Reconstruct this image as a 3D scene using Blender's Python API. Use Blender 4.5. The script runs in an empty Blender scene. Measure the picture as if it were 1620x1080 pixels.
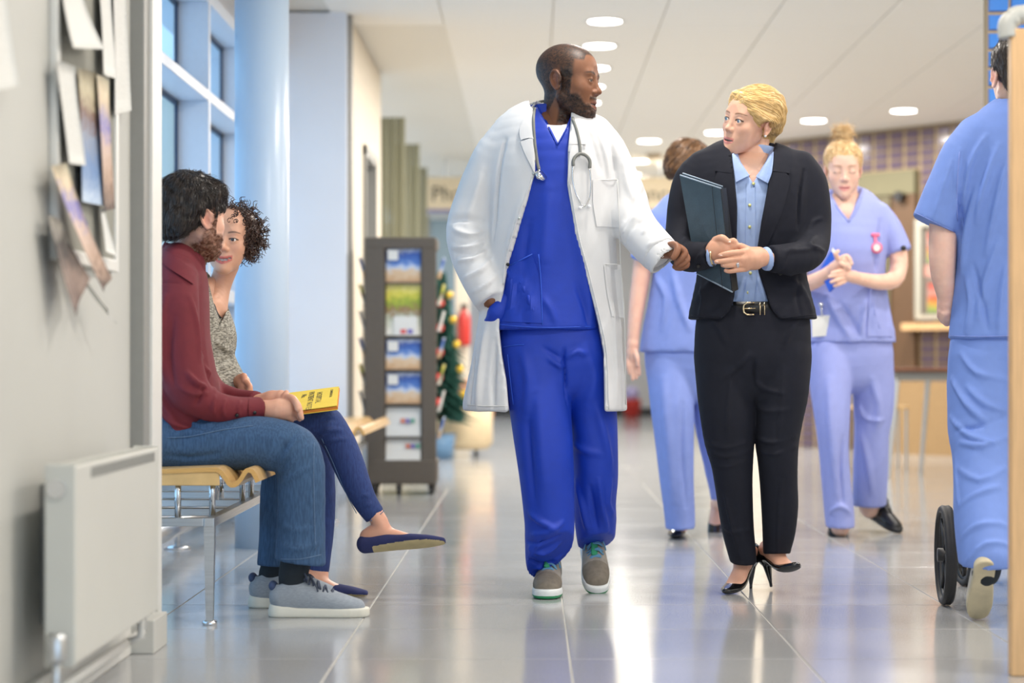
import bpy, bmesh, math, random
import numpy as np
from mathutils import Vector, Matrix, Euler
from mathutils.bvhtree import BVHTree
random.seed(7); RNG = np.random.default_rng(7)
scene = bpy.context.scene
COL = scene.collection
f4 = np.float32
R = math.radians

# ------------------------------------------------------------------ camera, sky, exposure
F, CX, CY, EYE = 3300.0, 840.0, 572.0, 0.765     # focal length in px, vanishing point, eye height
cam_d = bpy.data.cameras.new('camera'); cam = bpy.data.objects.new('camera', cam_d); COL.objects.link(cam)
cam.location = (0, 0, EYE); cam.rotation_euler = (R(90), 0, 0)
cam_d.sensor_width = 36.0; cam_d.lens = 36.0 * F / 1620.0
cam_d.shift_x = -(CX - 810) / 1620.0; cam_d.shift_y = (CY - 540) / 1620.0
cam_d.dof.use_dof = True; cam_d.dof.focus_distance = 6.75; cam_d.dof.aperture_fstop = 2.0
cam_d.clip_end = 200
scene.camera = cam
scene.view_settings.view_transform = 'Standard'; scene.view_settings.look = 'None'
scene.view_settings.gamma = 1.0; scene.view_settings.use_curve_mapping = False
scene.view_settings.exposure = 0.48
world = bpy.data.worlds.new('sky'); scene.world = world; world.use_nodes = True
_bg = world.node_tree.nodes['Background']
_bg.inputs[0].default_value = (0.62, 0.80, 1.0, 1); _bg.inputs[1].default_value = 1.5

def area_light(name, loc, rot, size, power, color=(1, 1, 1), sy=None, shape='DISK'):
    l = bpy.data.lights.new(name, 'AREA'); l.energy = power; l.color = color
    l.shape = shape if sy is None else 'RECTANGLE'; l.size = size
    if sy: l.size_y = sy
    o = bpy.data.objects.new(name, l); COL.objects.link(o); o.location = loc; o.rotation_euler = rot
    return o

# ------------------------------------------------------------------ materials
def mat(name, col, rough=0.6, metal=0.0, nscale=40.0, nvar=0.06, bump=0.0, bscale=300.0, spec=0.5, stretch=(1, 1, 1),
        sheen=0.0, attr=False, col2=None, sss=0.0, coat=0.0):
    m = bpy.data.materials.new(name); m.use_nodes = True
    nt = m.node_tree; b = nt.nodes['Principled BSDF']
    b.inputs['Roughness'].default_value = rough; b.inputs['Metallic'].default_value = metal
    b.inputs['Specular IOR Level'].default_value = spec
    if sheen: b.inputs['Sheen Weight'].default_value = sheen
    if coat: b.inputs['Coat Weight'].default_value = coat; b.inputs['Coat Roughness'].default_value = .08
    if sss:
        b.inputs['Subsurface Weight'].default_value = sss; b.inputs['Subsurface Radius'].default_value = (.012, .005, .003)
        b.inputs['Subsurface Scale'].default_value = 1.0
    tc = nt.nodes.new('ShaderNodeTexCoord'); mp = nt.nodes.new('ShaderNodeMapping'); mp.inputs['Scale'].default_value = stretch
    nt.links.new(tc.outputs['Object'], mp.inputs['Vector'])
    no = nt.nodes.new('ShaderNodeTexNoise'); no.inputs['Scale'].default_value = nscale; no.inputs['Detail'].default_value = 4
    nt.links.new(mp.outputs[0], no.inputs['Vector'])
    if col2 is not None:
        rp = nt.nodes.new('ShaderNodeValToRGB'); rp.color_ramp.elements[0].position = .38; rp.color_ramp.elements[1].position = .62
        rp.color_ramp.elements[0].color = (*col, 1); rp.color_ramp.elements[1].color = (*col2, 1)
        nt.links.new(no.outputs[0], rp.inputs[0]); nt.links.new(rp.outputs[0], b.inputs['Base Color'])
    else:
        mr = nt.nodes.new('ShaderNodeMapRange'); mr.inputs['To Min'].default_value = 1 - nvar; mr.inputs['To Max'].default_value = 1 + nvar
        mr.inputs['From Min'].default_value = .25; mr.inputs['From Max'].default_value = .75
        nt.links.new(no.outputs[0], mr.inputs[0])
        mx = nt.nodes.new('ShaderNodeMix'); mx.data_type = 'RGBA'; mx.blend_type = 'MULTIPLY'; mx.inputs[0].default_value = 1
        if attr:
            at = nt.nodes.new('ShaderNodeAttribute'); at.attribute_name = 'Col'; nt.links.new(at.outputs['Color'], mx.inputs[6])
        else:
            mx.inputs[6].default_value = (*col, 1)
        nt.links.new(mr.outputs[0], mx.inputs[7]); nt.links.new(mx.outputs[2], b.inputs['Base Color'])
    if bump:
        nb = nt.nodes.new('ShaderNodeTexNoise'); nb.inputs['Scale'].default_value = bscale; nb.inputs['Detail'].default_value = 3
        nt.links.new(mp.outputs[0], nb.inputs['Vector'])
        bp = nt.nodes.new('ShaderNodeBump'); bp.inputs['Strength'].default_value = bump; bp.inputs['Distance'].default_value = .002
        nt.links.new(nb.outputs[0], bp.inputs['Height']); nt.links.new(bp.outputs[0], b.inputs['Normal'])
    return m

def emit(name, col, s):
    m = bpy.data.materials.new(name); m.use_nodes = True; nt = m.node_tree
    nt.nodes.remove(nt.nodes['Principled BSDF']); e = nt.nodes.new('ShaderNodeEmission')
    e.inputs[0].default_value = (*col, 1); e.inputs[1].default_value = s
    nt.links.new(e.outputs[0], nt.nodes['Material Output'].inputs[0]); return m

def srgb(r, g, b):
    f = lambda c: (c / 255 / 12.92) if c <= 10 else ((c / 255 + .055) / 1.055) ** 2.4
    return (f(r), f(g), f(b))

# ------------------------------------------------------------------ object helpers
ORIG = {}          # object name -> world position of the frame its vertices are in
def P(px, py, y): return np.array([(px - CX) * y / F, y, EYE + (CY - py) * y / F])
def thing(name, label, cat, loc, group=None):
    o = bpy.data.objects.new(name, None); COL.objects.link(o); o.location = loc
    o.empty_display_size = .1; o['label'] = label; o['category'] = cat
    if group: o['group'] = group
    ORIG[o.name] = np.array(loc, float); return o
def tag(o, label, cat, group=None):
    o['label'] = label; o['category'] = cat
    if group: o['group'] = group
    return o
def mesh_obj(name, V, Fa, m, parent=None, smooth=False, cols=None, midx=None, loc=None):
    """V world coordinates; becomes a child of parent, or a top-level object with its origin at loc (default: base centre)."""
    V = np.asarray(V, float)
    if parent is not None: org = ORIG[parent.name]
    else: org = np.array(loc, float) if loc is not None else np.array([*((V[:, :2].min(0) + V[:, :2].max(0)) / 2), V[:, 2].min()])
    me = bpy.data.meshes.new(name)
    W = (V - org).astype(f4)
    if isinstance(Fa, np.ndarray):
        k = Fa.shape[1]; n = len(Fa)
        me.vertices.add(len(W)); me.vertices.foreach_set('co', W.ravel())
        me.loops.add(n * k); me.loops.foreach_set('vertex_index', Fa.astype(np.int32).ravel())
        me.polygons.add(n); me.polygons.foreach_set('loop_start', np.arange(0, n * k, k, dtype=np.int32))
        me.update(calc_edges=True)
    else:
        me.from_pydata(W.tolist(), [], Fa); me.update()
    if smooth: me.polygons.foreach_set('use_smooth', np.ones(len(me.polygons), bool))
    for mm in (m if isinstance(m, (list, tuple)) else [m]): me.materials.append(mm)
    if midx is not None: me.polygons.foreach_set('material_index', np.asarray(midx, np.int32))
    if cols is not None:
        ca = me.color_attributes.new('Col', 'FLOAT_COLOR', 'POINT')
        c4 = np.ones((len(W), 4), f4); c4[:, :3] = cols; ca.data.foreach_set('color', c4.ravel())
    o = bpy.data.objects.new(name, me); COL.objects.link(o)
    if parent is not None: o.parent = parent
    else: o.location = org
    ORIG[o.name] = org
    return o

class MB:
    """collects simple solids into one mesh"""
    def __init__(s): s.V = []; s.F = []; s.M = []
    def add(s, V, Fs, mi=0):
        n = len(s.V); s.V += [tuple(v) for v in V]; s.F += [tuple(i + n for i in f) for f in Fs]; s.M += [mi] * len(Fs); return s
    def box(s, lo, hi, mi=0, rot=None, piv=None):
        x0, y0, z0 = lo; x1, y1, z1 = hi
        V = [(x0, y0, z0), (x1, y0, z0), (x1, y1, z0), (x0, y1, z0), (x0, y0, z1), (x1, y0, z1), (x1, y1, z1), (x0, y1, z1)]
        if rot is not None:
            pv = Vector(piv) if piv is not None else (Vector(lo) + Vector(hi)) / 2
            V = [tuple(rot @ (Vector(v) - pv) + pv) for v in V]
        return s.add(V, [(0, 3, 2, 1), (4, 5, 6, 7), (0, 1, 5, 4), (1, 2, 6, 5), (2, 3, 7, 6), (3, 0, 4, 7)], mi)
    def bbox(s, lo, hi, b=.004, mi=0):
        """box with bevelled edges"""
        bm = bmesh.new(); bmesh.ops.create_cube(bm, size=1)
        for v in bm.verts: v.co = Vector([(lo[i] + hi[i]) / 2 + v.co[i] * (hi[i] - lo[i]) for i in range(3)])
        bmesh.ops.bevel(bm, geom=bm.edges[:], offset=b, segments=2, affect='EDGES', profile=.5)
        bm.verts.index_update(); s.add([v.co[:] for v in bm.verts], [[v.index for v in f.verts] for f in bm.faces], mi); bm.free(); return s
    def cyl(s, p0, p1, r0, r1=None, n=16, mi=0):
        return s.tube([p0, p1], [r0, r0 if r1 is None else r1], n, mi)
    def tube(s, path, r, n=8, mi=0, flat=1.0, close=False):
        path = [Vector(p) for p in path]; m = len(path)
        rr = r if isinstance(r, (list, tuple, np.ndarray)) else [r] * m
        V = []; up = None
        for i, p in enumerate(path):
            t = (path[(i + 1) % m if close else min(i + 1, m - 1)] - path[(i - 1) % m if close else max(i - 1, 0)]).normalized()
            if up is None: up = t.orthogonal().normalized()
            up = (up - t * up.dot(t))
            up = up.normalized() if up.length > 1e-6 else t.orthogonal().normalized()
            w = t.cross(up)
            for k in range(n):
                a = 2 * math.pi * k / n
                V.append(p + up * (math.cos(a) * rr[i]) + w * (math.sin(a) * rr[i] * flat))
        Fs = []
        for i in range(m if close else m - 1):
            for k in range(n):
                a, b = i * n + k, i * n + (k + 1) % n; j = ((i + 1) % m) * n
                Fs.append((a, b, j + (k + 1) % n, j + k))
        if not close: Fs += [tuple(range(n))[::-1], tuple((m - 1) * n + k for k in range(n))]
        return s.add(V, Fs, mi)
    def lathe(s, c, prof, n=20, mi=0):
        V = []; c = Vector(c)
        for r, z in prof:
            for k in range(n):
                a = 2 * math.pi * k / n; V.append(c + Vector((r * math.cos(a), r * math.sin(a), z)))
        Fs = []
        for i in range(len(prof) - 1):
            for k in range(n): Fs.append((i * n + k, i * n + (k + 1) % n, (i + 1) * n + (k + 1) % n, (i + 1) * n + k))
        Fs += [tuple(range(n))[::-1], tuple((len(prof) - 1) * n + k for k in range(n))]
        return s.add(V, Fs, mi)
    def prism(s, poly, d, mi=0):
        """extrude a planar polygon (3-D points) by the vector d"""
        n = len(poly); A = [Vector(p) for p in poly]; d = Vector(d)
        return s.add(A + [a + d for a in A], [tuple(range(n))[::-1], tuple(range(n, 2 * n))] + [(i, (i + 1) % n, n + (i + 1) % n, n + i) for i in range(n)], mi)
    def build(s, name, m, parent=None, smooth=False, loc=None):
        o = mesh_obj(name, s.V, s.F, m, parent, smooth, None, s.M if isinstance(m, (list, tuple)) else None, loc)
        bm = bmesh.new(); bm.from_mesh(o.data); bmesh.ops.recalc_face_normals(bm, faces=bm.faces); bm.to_mesh(o.data); bm.free()
        return o
    def struct(s, name, m, smooth=False):
        o = s.build(name, m, None, smooth); o['kind'] = 'structure'; return o

def sphere_pts(c, r, nu=16, nv=10):
    c = np.array(c); V = []; Fs = []
    for j in range(nv + 1):
        th = math.pi * j / nv
        for i in range(nu):
            ph = 2 * math.pi * i / nu; V.append(c + np.array([r * math.sin(th) * math.cos(ph), r * math.sin(th) * math.sin(ph), r * math.cos(th)]))
    for j in range(nv):
        for i in range(nu): Fs.append((j * nu + i, (j + 1) * nu + i, (j + 1) * nu + (i + 1) % nu, j * nu + (i + 1) % nu))
    return V, Fs

# ------------------------------------------------------------------ implicit modelling
def _u(v): v = np.asarray(v, float); return v / (np.linalg.norm(v) + 1e-12)
class SDF:
    def __init__(s, lo, hi, h):
        s.h = h; s.lo = np.asarray(lo, float); n = np.ceil((np.asarray(hi) - s.lo) / h).astype(int) + 1
        s.ax = [(s.lo[i] + h * np.arange(n[i])).astype(f4) for i in range(3)]; s.D = np.full(n, 1.0, f4)
    def blk(s, lo, hi):
        sl = []
        for i in range(3):
            a = int(np.floor((lo[i] - s.lo[i]) / s.h)); b = int(np.ceil((hi[i] - s.lo[i]) / s.h)) + 1
            a = max(a, 0); b = min(b, len(s.ax[i]))
            if a >= b: return None, None
            sl.append(slice(a, b))
        g = (s.ax[0][sl[0]][:, None, None], s.ax[1][sl[1]][None, :, None], s.ax[2][sl[2]][None, None, :])
        return tuple(sl), g
    def put(s, sl, d, op, k):
        D = s.D[sl]
        if op == 'sub': d = -d
        if op == 'add':
            if k > 0:
                h = np.clip(.5 + .5 * (D - d) / k, 0, 1); r = D + (d - D) * h - k * h * (1 - h)
            else: r = np.minimum(D, d)
        else:
            if k > 0:
                h = np.clip(.5 - .5 * (D - d) / k, 0, 1); r = D + (d - D) * h + k * h * (1 - h)
            else: r = np.maximum(D, d)
        s.D[sl] = r
    @staticmethod
    def _cone(g, a, b, ra, rb, u, cap=None, pw=None):
        X, Y, Z = g; a = np.asarray(a, float); b = np.asarray(b, float); w = b - a; L = np.linalg.norm(w); w = w / (L + 1e-9)
        if u is None: u = np.cross(w, (0, 1, 0)) if abs(w[1]) < .95 else np.array([1., 0, 0])
        u = _u(u - w * np.dot(u, w)); v = np.cross(w, u)
        ra = np.broadcast_to(ra, 2); rb = np.broadcast_to(rb, 2)
        dx, dy, dz = X - f4(a[0]), Y - f4(a[1]), Z - f4(a[2])
        dot = lambda n: dx * f4(n[0]) + dy * f4(n[1]) + dz * f4(n[2])
        t0 = dot(w); t = np.clip(t0 / f4(L + 1e-9), 0, 1); e = t0 - t * f4(L)
        ru = f4(ra[0]) + f4(rb[0] - ra[0]) * t; rv = f4(ra[1]) + f4(rb[1] - ra[1]) * t
        re = np.minimum(ru, rv) if cap is None else f4(cap)
        qu, qv, qe = dot(u) / ru, dot(v) / rv, e / re
        if pw: 
            k0 = (np.abs(qu) ** pw + np.abs(qv) ** pw + np.abs(qe) ** pw) ** (1 / pw); return (k0 - 1) * np.minimum(ru, rv)
        k0 = np.sqrt(qu * qu + qv * qv + qe * qe); k1 = np.sqrt((qu / ru) ** 2 + (qv / rv) ** 2 + (qe / re) ** 2) + 1e-6
        return k0 * (k0 - 1) / k1
    def cone(s, a, b, ra, rb=None, u=None, k=0., op='add', cap=None):
        rb = ra if rb is None else rb; m = max(np.max(ra), np.max(rb)) + k + 2.5 * s.h
        lo = np.minimum(a, b) - m; hi = np.maximum(a, b) + m
        sl, g = s.blk(lo, hi)
        if sl: s.put(sl, s._cone(g, a, b, ra, rb, u, cap), op, k)
    def ell(s, c, r, k=0., op='add', rot=None):
        r = np.broadcast_to(np.asarray(r, float), 3); m = max(r) + k + 2.5 * s.h; c = np.asarray(c, float)
        sl, g = s.blk(c - m, c + m)
        if not sl: return
        dx, dy, dz = g[0] - f4(c[0]), g[1] - f4(c[1]), g[2] - f4(c[2])
        if rot is not None:
            M = np.array(rot).T; dx, dy, dz = [dx * f4(M[i][0]) + dy * f4(M[i][1]) + dz * f4(M[i][2]) for i in range(3)]
        qx, qy, qz = dx / f4(r[0]), dy / f4(r[1]), dz / f4(r[2])
        k0 = np.sqrt(qx * qx + qy * qy + qz * qz); k1 = np.sqrt((qx / r[0]) ** 2 + (qy / r[1]) ** 2 + (qz / r[2]) ** 2) + 1e-6
        s.put(sl, k0 * (k0 - 1) / k1, op, k)
    def chain(s, nodes, u=None, k=0., op='add', cut=(False, False), sub=3, pw=None, grow=0.):
        """nodes: (pos, ru, rv). Smooth elliptical tube through them."""
        N = resample(nodes, sub)
        if grow: N = [(p, a + grow, b + grow) for p, a, b in N]
        m = max(max(a, b) for _, a, b in N) + k + 2.5 * s.h
        Pm = np.array([p for p, _, _ in N]); sl, g = s.blk(Pm.min(0) - m, Pm.max(0) + m)
        if not sl: return
        d = np.full(np.broadcast(*g).shape, 1.0, f4)
        for (p, a, b), (q, c, e) in zip(N[:-1], N[1:]):
            mm = max(a, b, c, e) + k + 3 * s.h
            l2 = np.minimum(p, q) - mm; h2 = np.maximum(p, q) + mm
            sl2, g2 = s.blk(l2, h2)
            if not sl2: continue
            sl2 = tuple(slice(max(x.start, y.start), min(x.stop, y.stop)) for x, y in zip(sl2, sl))
            g2 = (s.ax[0][sl2[0]][:, None, None], s.ax[1][sl2[1]][None, :, None], s.ax[2][sl2[2]][None, None, :])
            rel = tuple(slice(x.start - y.start, x.stop - y.start) for x, y in zip(sl2, sl))
            d[rel] = np.minimum(d[rel], s._cone(g2, p, q, (a, b), (c, e), u, pw=pw))
        for flag, p, q, rr in ((cut[0], N[0], N[1], N[0]), (cut[1], N[-1], N[-2], N[-1])):
            if flag is False: continue
            if isinstance(flag, dict): n = _u(flag['n']); p = (np.asarray(flag['p'], float), p[1], p[2])
            else: n = _u(p[0] - q[0]) if flag is True else _u(flag)
            pl = (g[0] - f4(p[0][0])) * f4(n[0]) + (g[1] - f4(p[0][1])) * f4(n[1]) + (g[2] - f4(p[0][2])) * f4(n[2])
            R2 = (2.2 * max(rr[1], rr[2])) ** 2
            near = (g[0] - f4(p[0][0])) ** 2 + (g[1] - f4(p[0][1])) ** 2 + (g[2] - f4(p[0][2])) ** 2 < R2
            d = np.where(near, np.maximum(d, pl), d)
        s.put(sl, d, op, k)
    def fun(s, fn, op='sub', k=0., lo=None, hi=None):
        sl, g = s.blk(lo if lo is not None else s.lo, hi if hi is not None else s.lo + s.h * np.array(s.D.shape))
        s.put(sl, fn(*g).astype(f4), op, k)
    def mesh(s, smooth=1):
        D = s.D.copy()
        D[0] = D[-1] = 1; D[:, 0] = D[:, -1] = 1; D[:, :, 0] = D[:, :, -1] = 1
        neg = D < 0; n = np.array(D.shape)
        cnt = np.zeros(n - 1, np.uint8)
        offs = [(i, j, k) for i in (0, 1) for j in (0, 1) for k in (0, 1)]
        for i, j, k in offs: cnt += neg[i:n[0] - 1 + i, j:n[1] - 1 + j, k:n[2] - 1 + k]
        act = np.argwhere((cnt > 0) & (cnt < 8)); idx = np.full(n - 1, -1, np.int32)
        idx[act[:, 0], act[:, 1], act[:, 2]] = np.arange(len(act))
        C = np.stack([D[act[:, 0] + i, act[:, 1] + j, act[:, 2] + k] for i, j, k in offs], 1)
        O = np.array(offs, float); acc = np.zeros((len(act), 3)); w = np.zeros(len(act))
        for a in range(8):
            for b in range(a + 1, 8):
                if np.abs(O[a] - O[b]).sum() != 1: continue
                m = (C[:, a] < 0) != (C[:, b] < 0); t = C[m, a] / (C[m, a] - C[m, b])
                acc[m] += O[a] + t[:, None] * (O[b] - O[a]); w[m] += 1
        V = s.lo + s.h * (act + acc / w[:, None]); Q = []
        for ax in range(3):
            A = [slice(None)] * 3; B = [slice(None)] * 3; A[ax] = slice(0, -1); B[ax] = slice(1, None)
            ch = np.argwhere(neg[tuple(A)] != neg[tuple(B)]); b, c = (ax + 1) % 3, (ax + 2) % 3
            sgn = neg[ch[:, 0], ch[:, 1], ch[:, 2]]
            def cell(db, dc):
                q = ch.copy(); q[:, b] -= db; q[:, c] -= dc; return idx[q[:, 0], q[:, 1], q[:, 2]]
            q = np.stack([cell(1, 1), cell(0, 1), cell(0, 0), cell(1, 0)], 1)
            q[~sgn] = q[~sgn][:, ::-1]; Q.append(q)
        Q = np.concatenate(Q)
        for _ in range(smooth): V = lap(V, Q, .5)
        return V, Q

def lap(V, Q, lam):
    k = Q.shape[1]; A = np.zeros_like(V); c = np.zeros(len(V))
    for i in range(k):
        a, b = Q[:, i], Q[:, (i + 1) % k]
        for x, y in ((a, b), (b, a)):
            for d in range(3): A[:, d] += np.bincount(x, V[y, d], len(V))
            c += np.bincount(x, minlength=len(V))
    return V + lam * (A / np.maximum(c, 1)[:, None] - V)
def vnormals(V, Q):
    n = np.cross(V[Q[:, 2]] - V[Q[:, 0]], V[Q[:, 3]] - V[Q[:, 1]]) if Q.shape[1] == 4 else np.cross(V[Q[:, 1]] - V[Q[:, 0]], V[Q[:, 2]] - V[Q[:, 0]])
    N = np.zeros_like(V)
    for i in range(Q.shape[1]):
        for d in range(3): N[:, d] += np.bincount(Q[:, i], n[:, d], len(V))
    return N / (np.linalg.norm(N, axis=1, keepdims=True) + 1e-12)
def resample(nodes, m):
    pts = [np.concatenate([np.asarray(p, float), [a, b]]) for p, a, b in nodes]
    if m <= 1 or len(pts) < 3: return [(p[:3], p[3], p[4]) for p in pts]
    out = []
    for i in range(len(pts) - 1):
        p0, p1, p2, p3 = pts[max(i - 1, 0)], pts[i], pts[i + 1], pts[min(i + 2, len(pts) - 1)]
        for j in range(m):
            t = j / m; q = .5 * ((2 * p1) + (p2 - p0) * t + (2 * p0 - 5 * p1 + 4 * p2 - p3) * t * t + (-p0 + 3 * p1 - 3 * p2 + p3) * t ** 3)
            q[3:] = p1[3:] + (p2[3:] - p1[3:]) * t if m == 0 else np.maximum(q[3:], .001); out.append(q)
    out.append(pts[-1]); return [(p[:3], p[3], p[4]) for p in out]
def spline(pts, m=6):
    return [p for p, _, _ in resample([(p, .01, .01) for p in pts], m)]

def vnoise(Pn, seed=0):
    Pn = np.asarray(Pn, float) + seed * 17.31; i = np.floor(Pn).astype(np.int64); f = Pn - i; f = f * f * (3 - 2 * f); out = 0
    for a in (0, 1):
        for b in (0, 1):
            for c in (0, 1):
                h = ((i[:, 0] + a) * 73856093) ^ ((i[:, 1] + b) * 19349663) ^ ((i[:, 2] + c) * 83492791)
                h = (h ^ (h >> 13)) * 1274126177; h = ((h ^ (h >> 16)) & 0xffff) / 65535.0
                out = out + h * (f[:, 0] if a else 1 - f[:, 0]) * (f[:, 1] if b else 1 - f[:, 1]) * (f[:, 2] if c else 1 - f[:, 2])
    return out
def aniso(V, d, fa, fc, seed=0):
    d = _u(d); Q = V * fc + np.outer(V @ d, d) * (fa - fc)
    Q = Q + .35 * (vnoise(V * 9, seed + 5) - .5)[:, None] * fc * .06
    return 1 - np.abs(2 * vnoise(Q, seed) - 1)
def sstep(x, a, b): t = np.clip((x - a) / (b - a), 0, 1); return t * t * (3 - 2 * t)

# nodes from photo measurements: a pixel plus the distance it lies at
def ROW(rows, y): return [(P((a + b) / 2, py, y + dy), (b - a) / 2 * (y + dy) / F, dep) for a, b, py, dy, dep in rows]
def PATH(pts, y): return [(P(px, py, y + dy), a, b) for px, py, dy, a, b in pts]
def HAND(pts, y): return [(P(px, py, y + dy), r, r) for px, py, dy, r in pts]

class Cloth: pass
def garment(name, parent, m, chains, h=.006, carve=None, disp=None, strokes=(), smooth=1, base_k=.02, post=None):
    """chains: dicts(nodes,u,k,cut). Builds a garment surface, presses folds into it; returns object, bvh"""
    allN = [n for c in chains for n in c['nodes']]; Pm = np.array([n[0] for n in allN]); mr = max(max(n[1], n[2]) for n in allN)
    S = SDF(Pm.min(0) - mr - .03, Pm.max(0) + mr + .03, h)
    for c in chains: S.chain(c['nodes'], c.get('u'), c.get('k', base_k), c.get('op', 'add'), c.get('cut', (False, False)), c.get('sub', 3), c.get('pw'))
    if carve: carve(S)
    V, Q = S.mesh(smooth)
    N = vnormals(V, Q)
    if strokes:
        bv = BVHTree.FromPolygons(V.tolist(), Q.tolist()); dd = np.zeros(len(V))
        for path, wd, amp in strokes:
            pts = []
            for px, py in path:
                hit = ray(bv, px, py)
                if hit is not None: pts.append(np.array(hit[0]))
            if len(pts) < 2: continue
            pts = np.array(spline(pts, 3)); best = np.full(len(V), 9.); tt = np.zeros(len(V))
            for i, (a, b) in enumerate(zip(pts[:-1], pts[1:])):
                ab = b - a; t = np.clip((V - a) @ ab / (ab @ ab + 1e-12), 0, 1); d = np.linalg.norm(V - a - t[:, None] * ab, axis=1)
                nb = d < best; best[nb] = d[nb]; tt[nb] = (i + t[nb]) / (len(pts) - 1)
            tp = np.sqrt(np.clip(np.sin(np.pi * np.clip(tt, .03, .97)), 0, 1))
            dd += 1.5 * amp * tp * np.exp(-(best / (.85 * wd)) ** 2) * (N[:, 1] < .45)
        V = V + N * dd[:, None]; N = vnormals(V, Q)
    if disp is not None: V = V + N * disp(V, N)[:, None]
    if post is not None: V = post(V)
    o = mesh_obj(name, V, Q, m, parent, True)
    return o, BVHTree.FromPolygons(V.tolist(), Q.tolist())
def ray(bv, px, py, off=0.0):
    o = Vector((0, 0, EYE)); d = (Vector(P(px, py, 5.0)) - o).normalized()
    l, n, i, t = bv.ray_cast(o, d)
    if l is None: return None
    if n.dot(d) > 0: n = -n
    return l + n * off, n
def ray_any(bvs, px, py, off=0.0):
    best = None
    for b in bvs:
        h = ray(b, px, py, off)
        if h is not None and (best is None or h[0].y < best[0].y): best = h
    return best
def drape(name, bvs, Lp, Rp, m, parent, nu=6, nv=12, off=.003, th=.003, fallback=None, smooth=True):
    """cloth patch lofted between two outlines (photo pixels) laid on the surfaces bvs with its own thickness"""
    bvs = bvs if isinstance(bvs, (list, tuple)) else [bvs]
    def along(pl, t):
        pl = np.array(pl, float); d = np.r_[0, np.cumsum(np.linalg.norm(np.diff(pl, axis=0), axis=1))]; d /= d[-1]
        return np.array([np.interp(t, d, pl[:, 0]), np.interp(t, d, pl[:, 1])])
    A = [[None] * (nu + 1) for _ in range(nv + 1)]; ys = []
    for j in range(nv + 1):
        a, b = along(Lp, j / nv), along(Rp, j / nv)
        for i in range(nu + 1):
            q = a + (b - a) * i / nu; h = ray_any(bvs, q[0], q[1]); A[j][i] = (q, h)
            if h is not None: ys.append(h[0].y)
    ym = np.median(ys) if ys else fallback; V = []; bot = []
    dep = np.array([[(A[j][i][1][0].y if A[j][i][1] is not None else np.nan) for i in range(nu + 1)] for j in range(nv + 1)])
    for j in range(nv + 1):                                  # fill misses from neighbours in the row
        r = dep[j]; ok = ~np.isnan(r)
        dep[j] = np.interp(np.arange(nu + 1), np.where(ok)[0], r[ok]) if ok.any() else ym
    for _ in range(2):
        dd = dep.copy(); dd[1:-1] = (dep[:-2] + 2 * dep[1:-1] + dep[2:]) / 4; dep = np.minimum(dep, dd)
    for j in range(nv + 1):
        for i in range(nu + 1):
            q = A[j][i][0]; V.append(P(q[0], q[1], dep[j][i] - off - th)); bot.append(P(q[0], q[1], dep[j][i] - off + .002))
    n = len(V); V = np.array(V + bot); Fs = []
    id_ = lambda j, i: j * (nu + 1) + i
    for j in range(nv):
        for i in range(nu):
            f = (id_(j, i), id_(j, i + 1), id_(j + 1, i + 1), id_(j + 1, i)); Fs.append(f[::-1]); Fs.append(tuple(x + n for x in f))
    ring = [id_(0, i) for i in range(nu)] + [id_(j, nu) for j in range(nv)] + [id_(nv, i) for i in range(nu, 0, -1)] + [id_(j, 0) for j in range(nv, 0, -1)]
    for a, b in zip(ring, ring[1:] + ring[:1]): Fs.append((a, b, b + n, a + n))
    o = mesh_obj(name, V, Fs, m, parent, smooth)
    bm = bmesh.new(); bm.from_mesh(o.data); bmesh.ops.recalc_face_normals(bm, faces=bm.faces)
    for e in bm.edges:
        if len(e.link_faces) == 2 and e.calc_face_angle(0) > .7: e.smooth = False
    bm.to_mesh(o.data); bm.free(); return o
def surf_path(bvs, pts, off, m=4, fb=None):
    out = []; last = fb
    q = spline([np.array([p[0], p[1], 0.]) for p in pts], m)
    for a in q:
        h = ray_any(bvs, a[0], a[1])
        if h is not None: last = h[0].y
        out.append(np.array([a[0], a[1], last if last is not None else 6.7]))
    out = np.array(out)
    for _ in range(2): out[1:-1, 2] = np.minimum(out[1:-1, 2], (out[:-2, 2] + out[2:, 2]) / 2)
    return [P(a, b, c - off) for a, b, c in out]
# ------------------------------------------------------------------ materials of the place
M = {}
M['wall'] = mat('wall_paint', srgb(192, 192, 187), .7, nscale=3, nvar=.02, bump=.05, bscale=150)
M['wall_white'] = mat('white_wall_paint', srgb(232, 234, 240), .6, nscale=3, nvar=.02)
M['wall_beige'] = mat('beige_wall_paint', srgb(222, 212, 194), .65, nscale=3, nvar=.02)
M['grey_trim'] = mat('grey_trim', srgb(142, 142, 138), .5, nvar=.03)
M['white_trim'] = mat('white_trim', srgb(226, 225, 220), .45, nvar=.02)
M['frame_blue'] = mat('window_frame_paint', srgb(206, 214, 226), .4, nvar=.02)
M['frame_dark'] = mat('dark_gasket', srgb(44, 66, 92), .5)
M['column'] = mat('column_paint', srgb(186, 204, 224), .32, nscale=5, nvar=.02)
M['rad'] = mat('radiator_enamel', srgb(206, 206, 199), .4, nscale=6, nvar=.015)
M['steel'] = mat('brushed_steel', (.60, .62, .64), .32, 1.0, nscale=8, nvar=.1, stretch=(1, 1, 30))
M['chrome'] = mat('chrome', (.75, .76, .78), .12, 1.0, nvar=.03)
M['ply'] = mat('plywood', srgb(226, 186, 124), .35, nscale=6, nvar=.12, stretch=(3, 30, 3), coat=.3)
M['plyedge'] = mat('plywood_edge', srgb(214, 166, 96), .5, nscale=30, nvar=.2, stretch=(1, 1, 40))
M['wood'] = mat('beech_board', srgb(214, 174, 126), .45, nscale=5, nvar=.1, stretch=(30, 3, 2))
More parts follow.
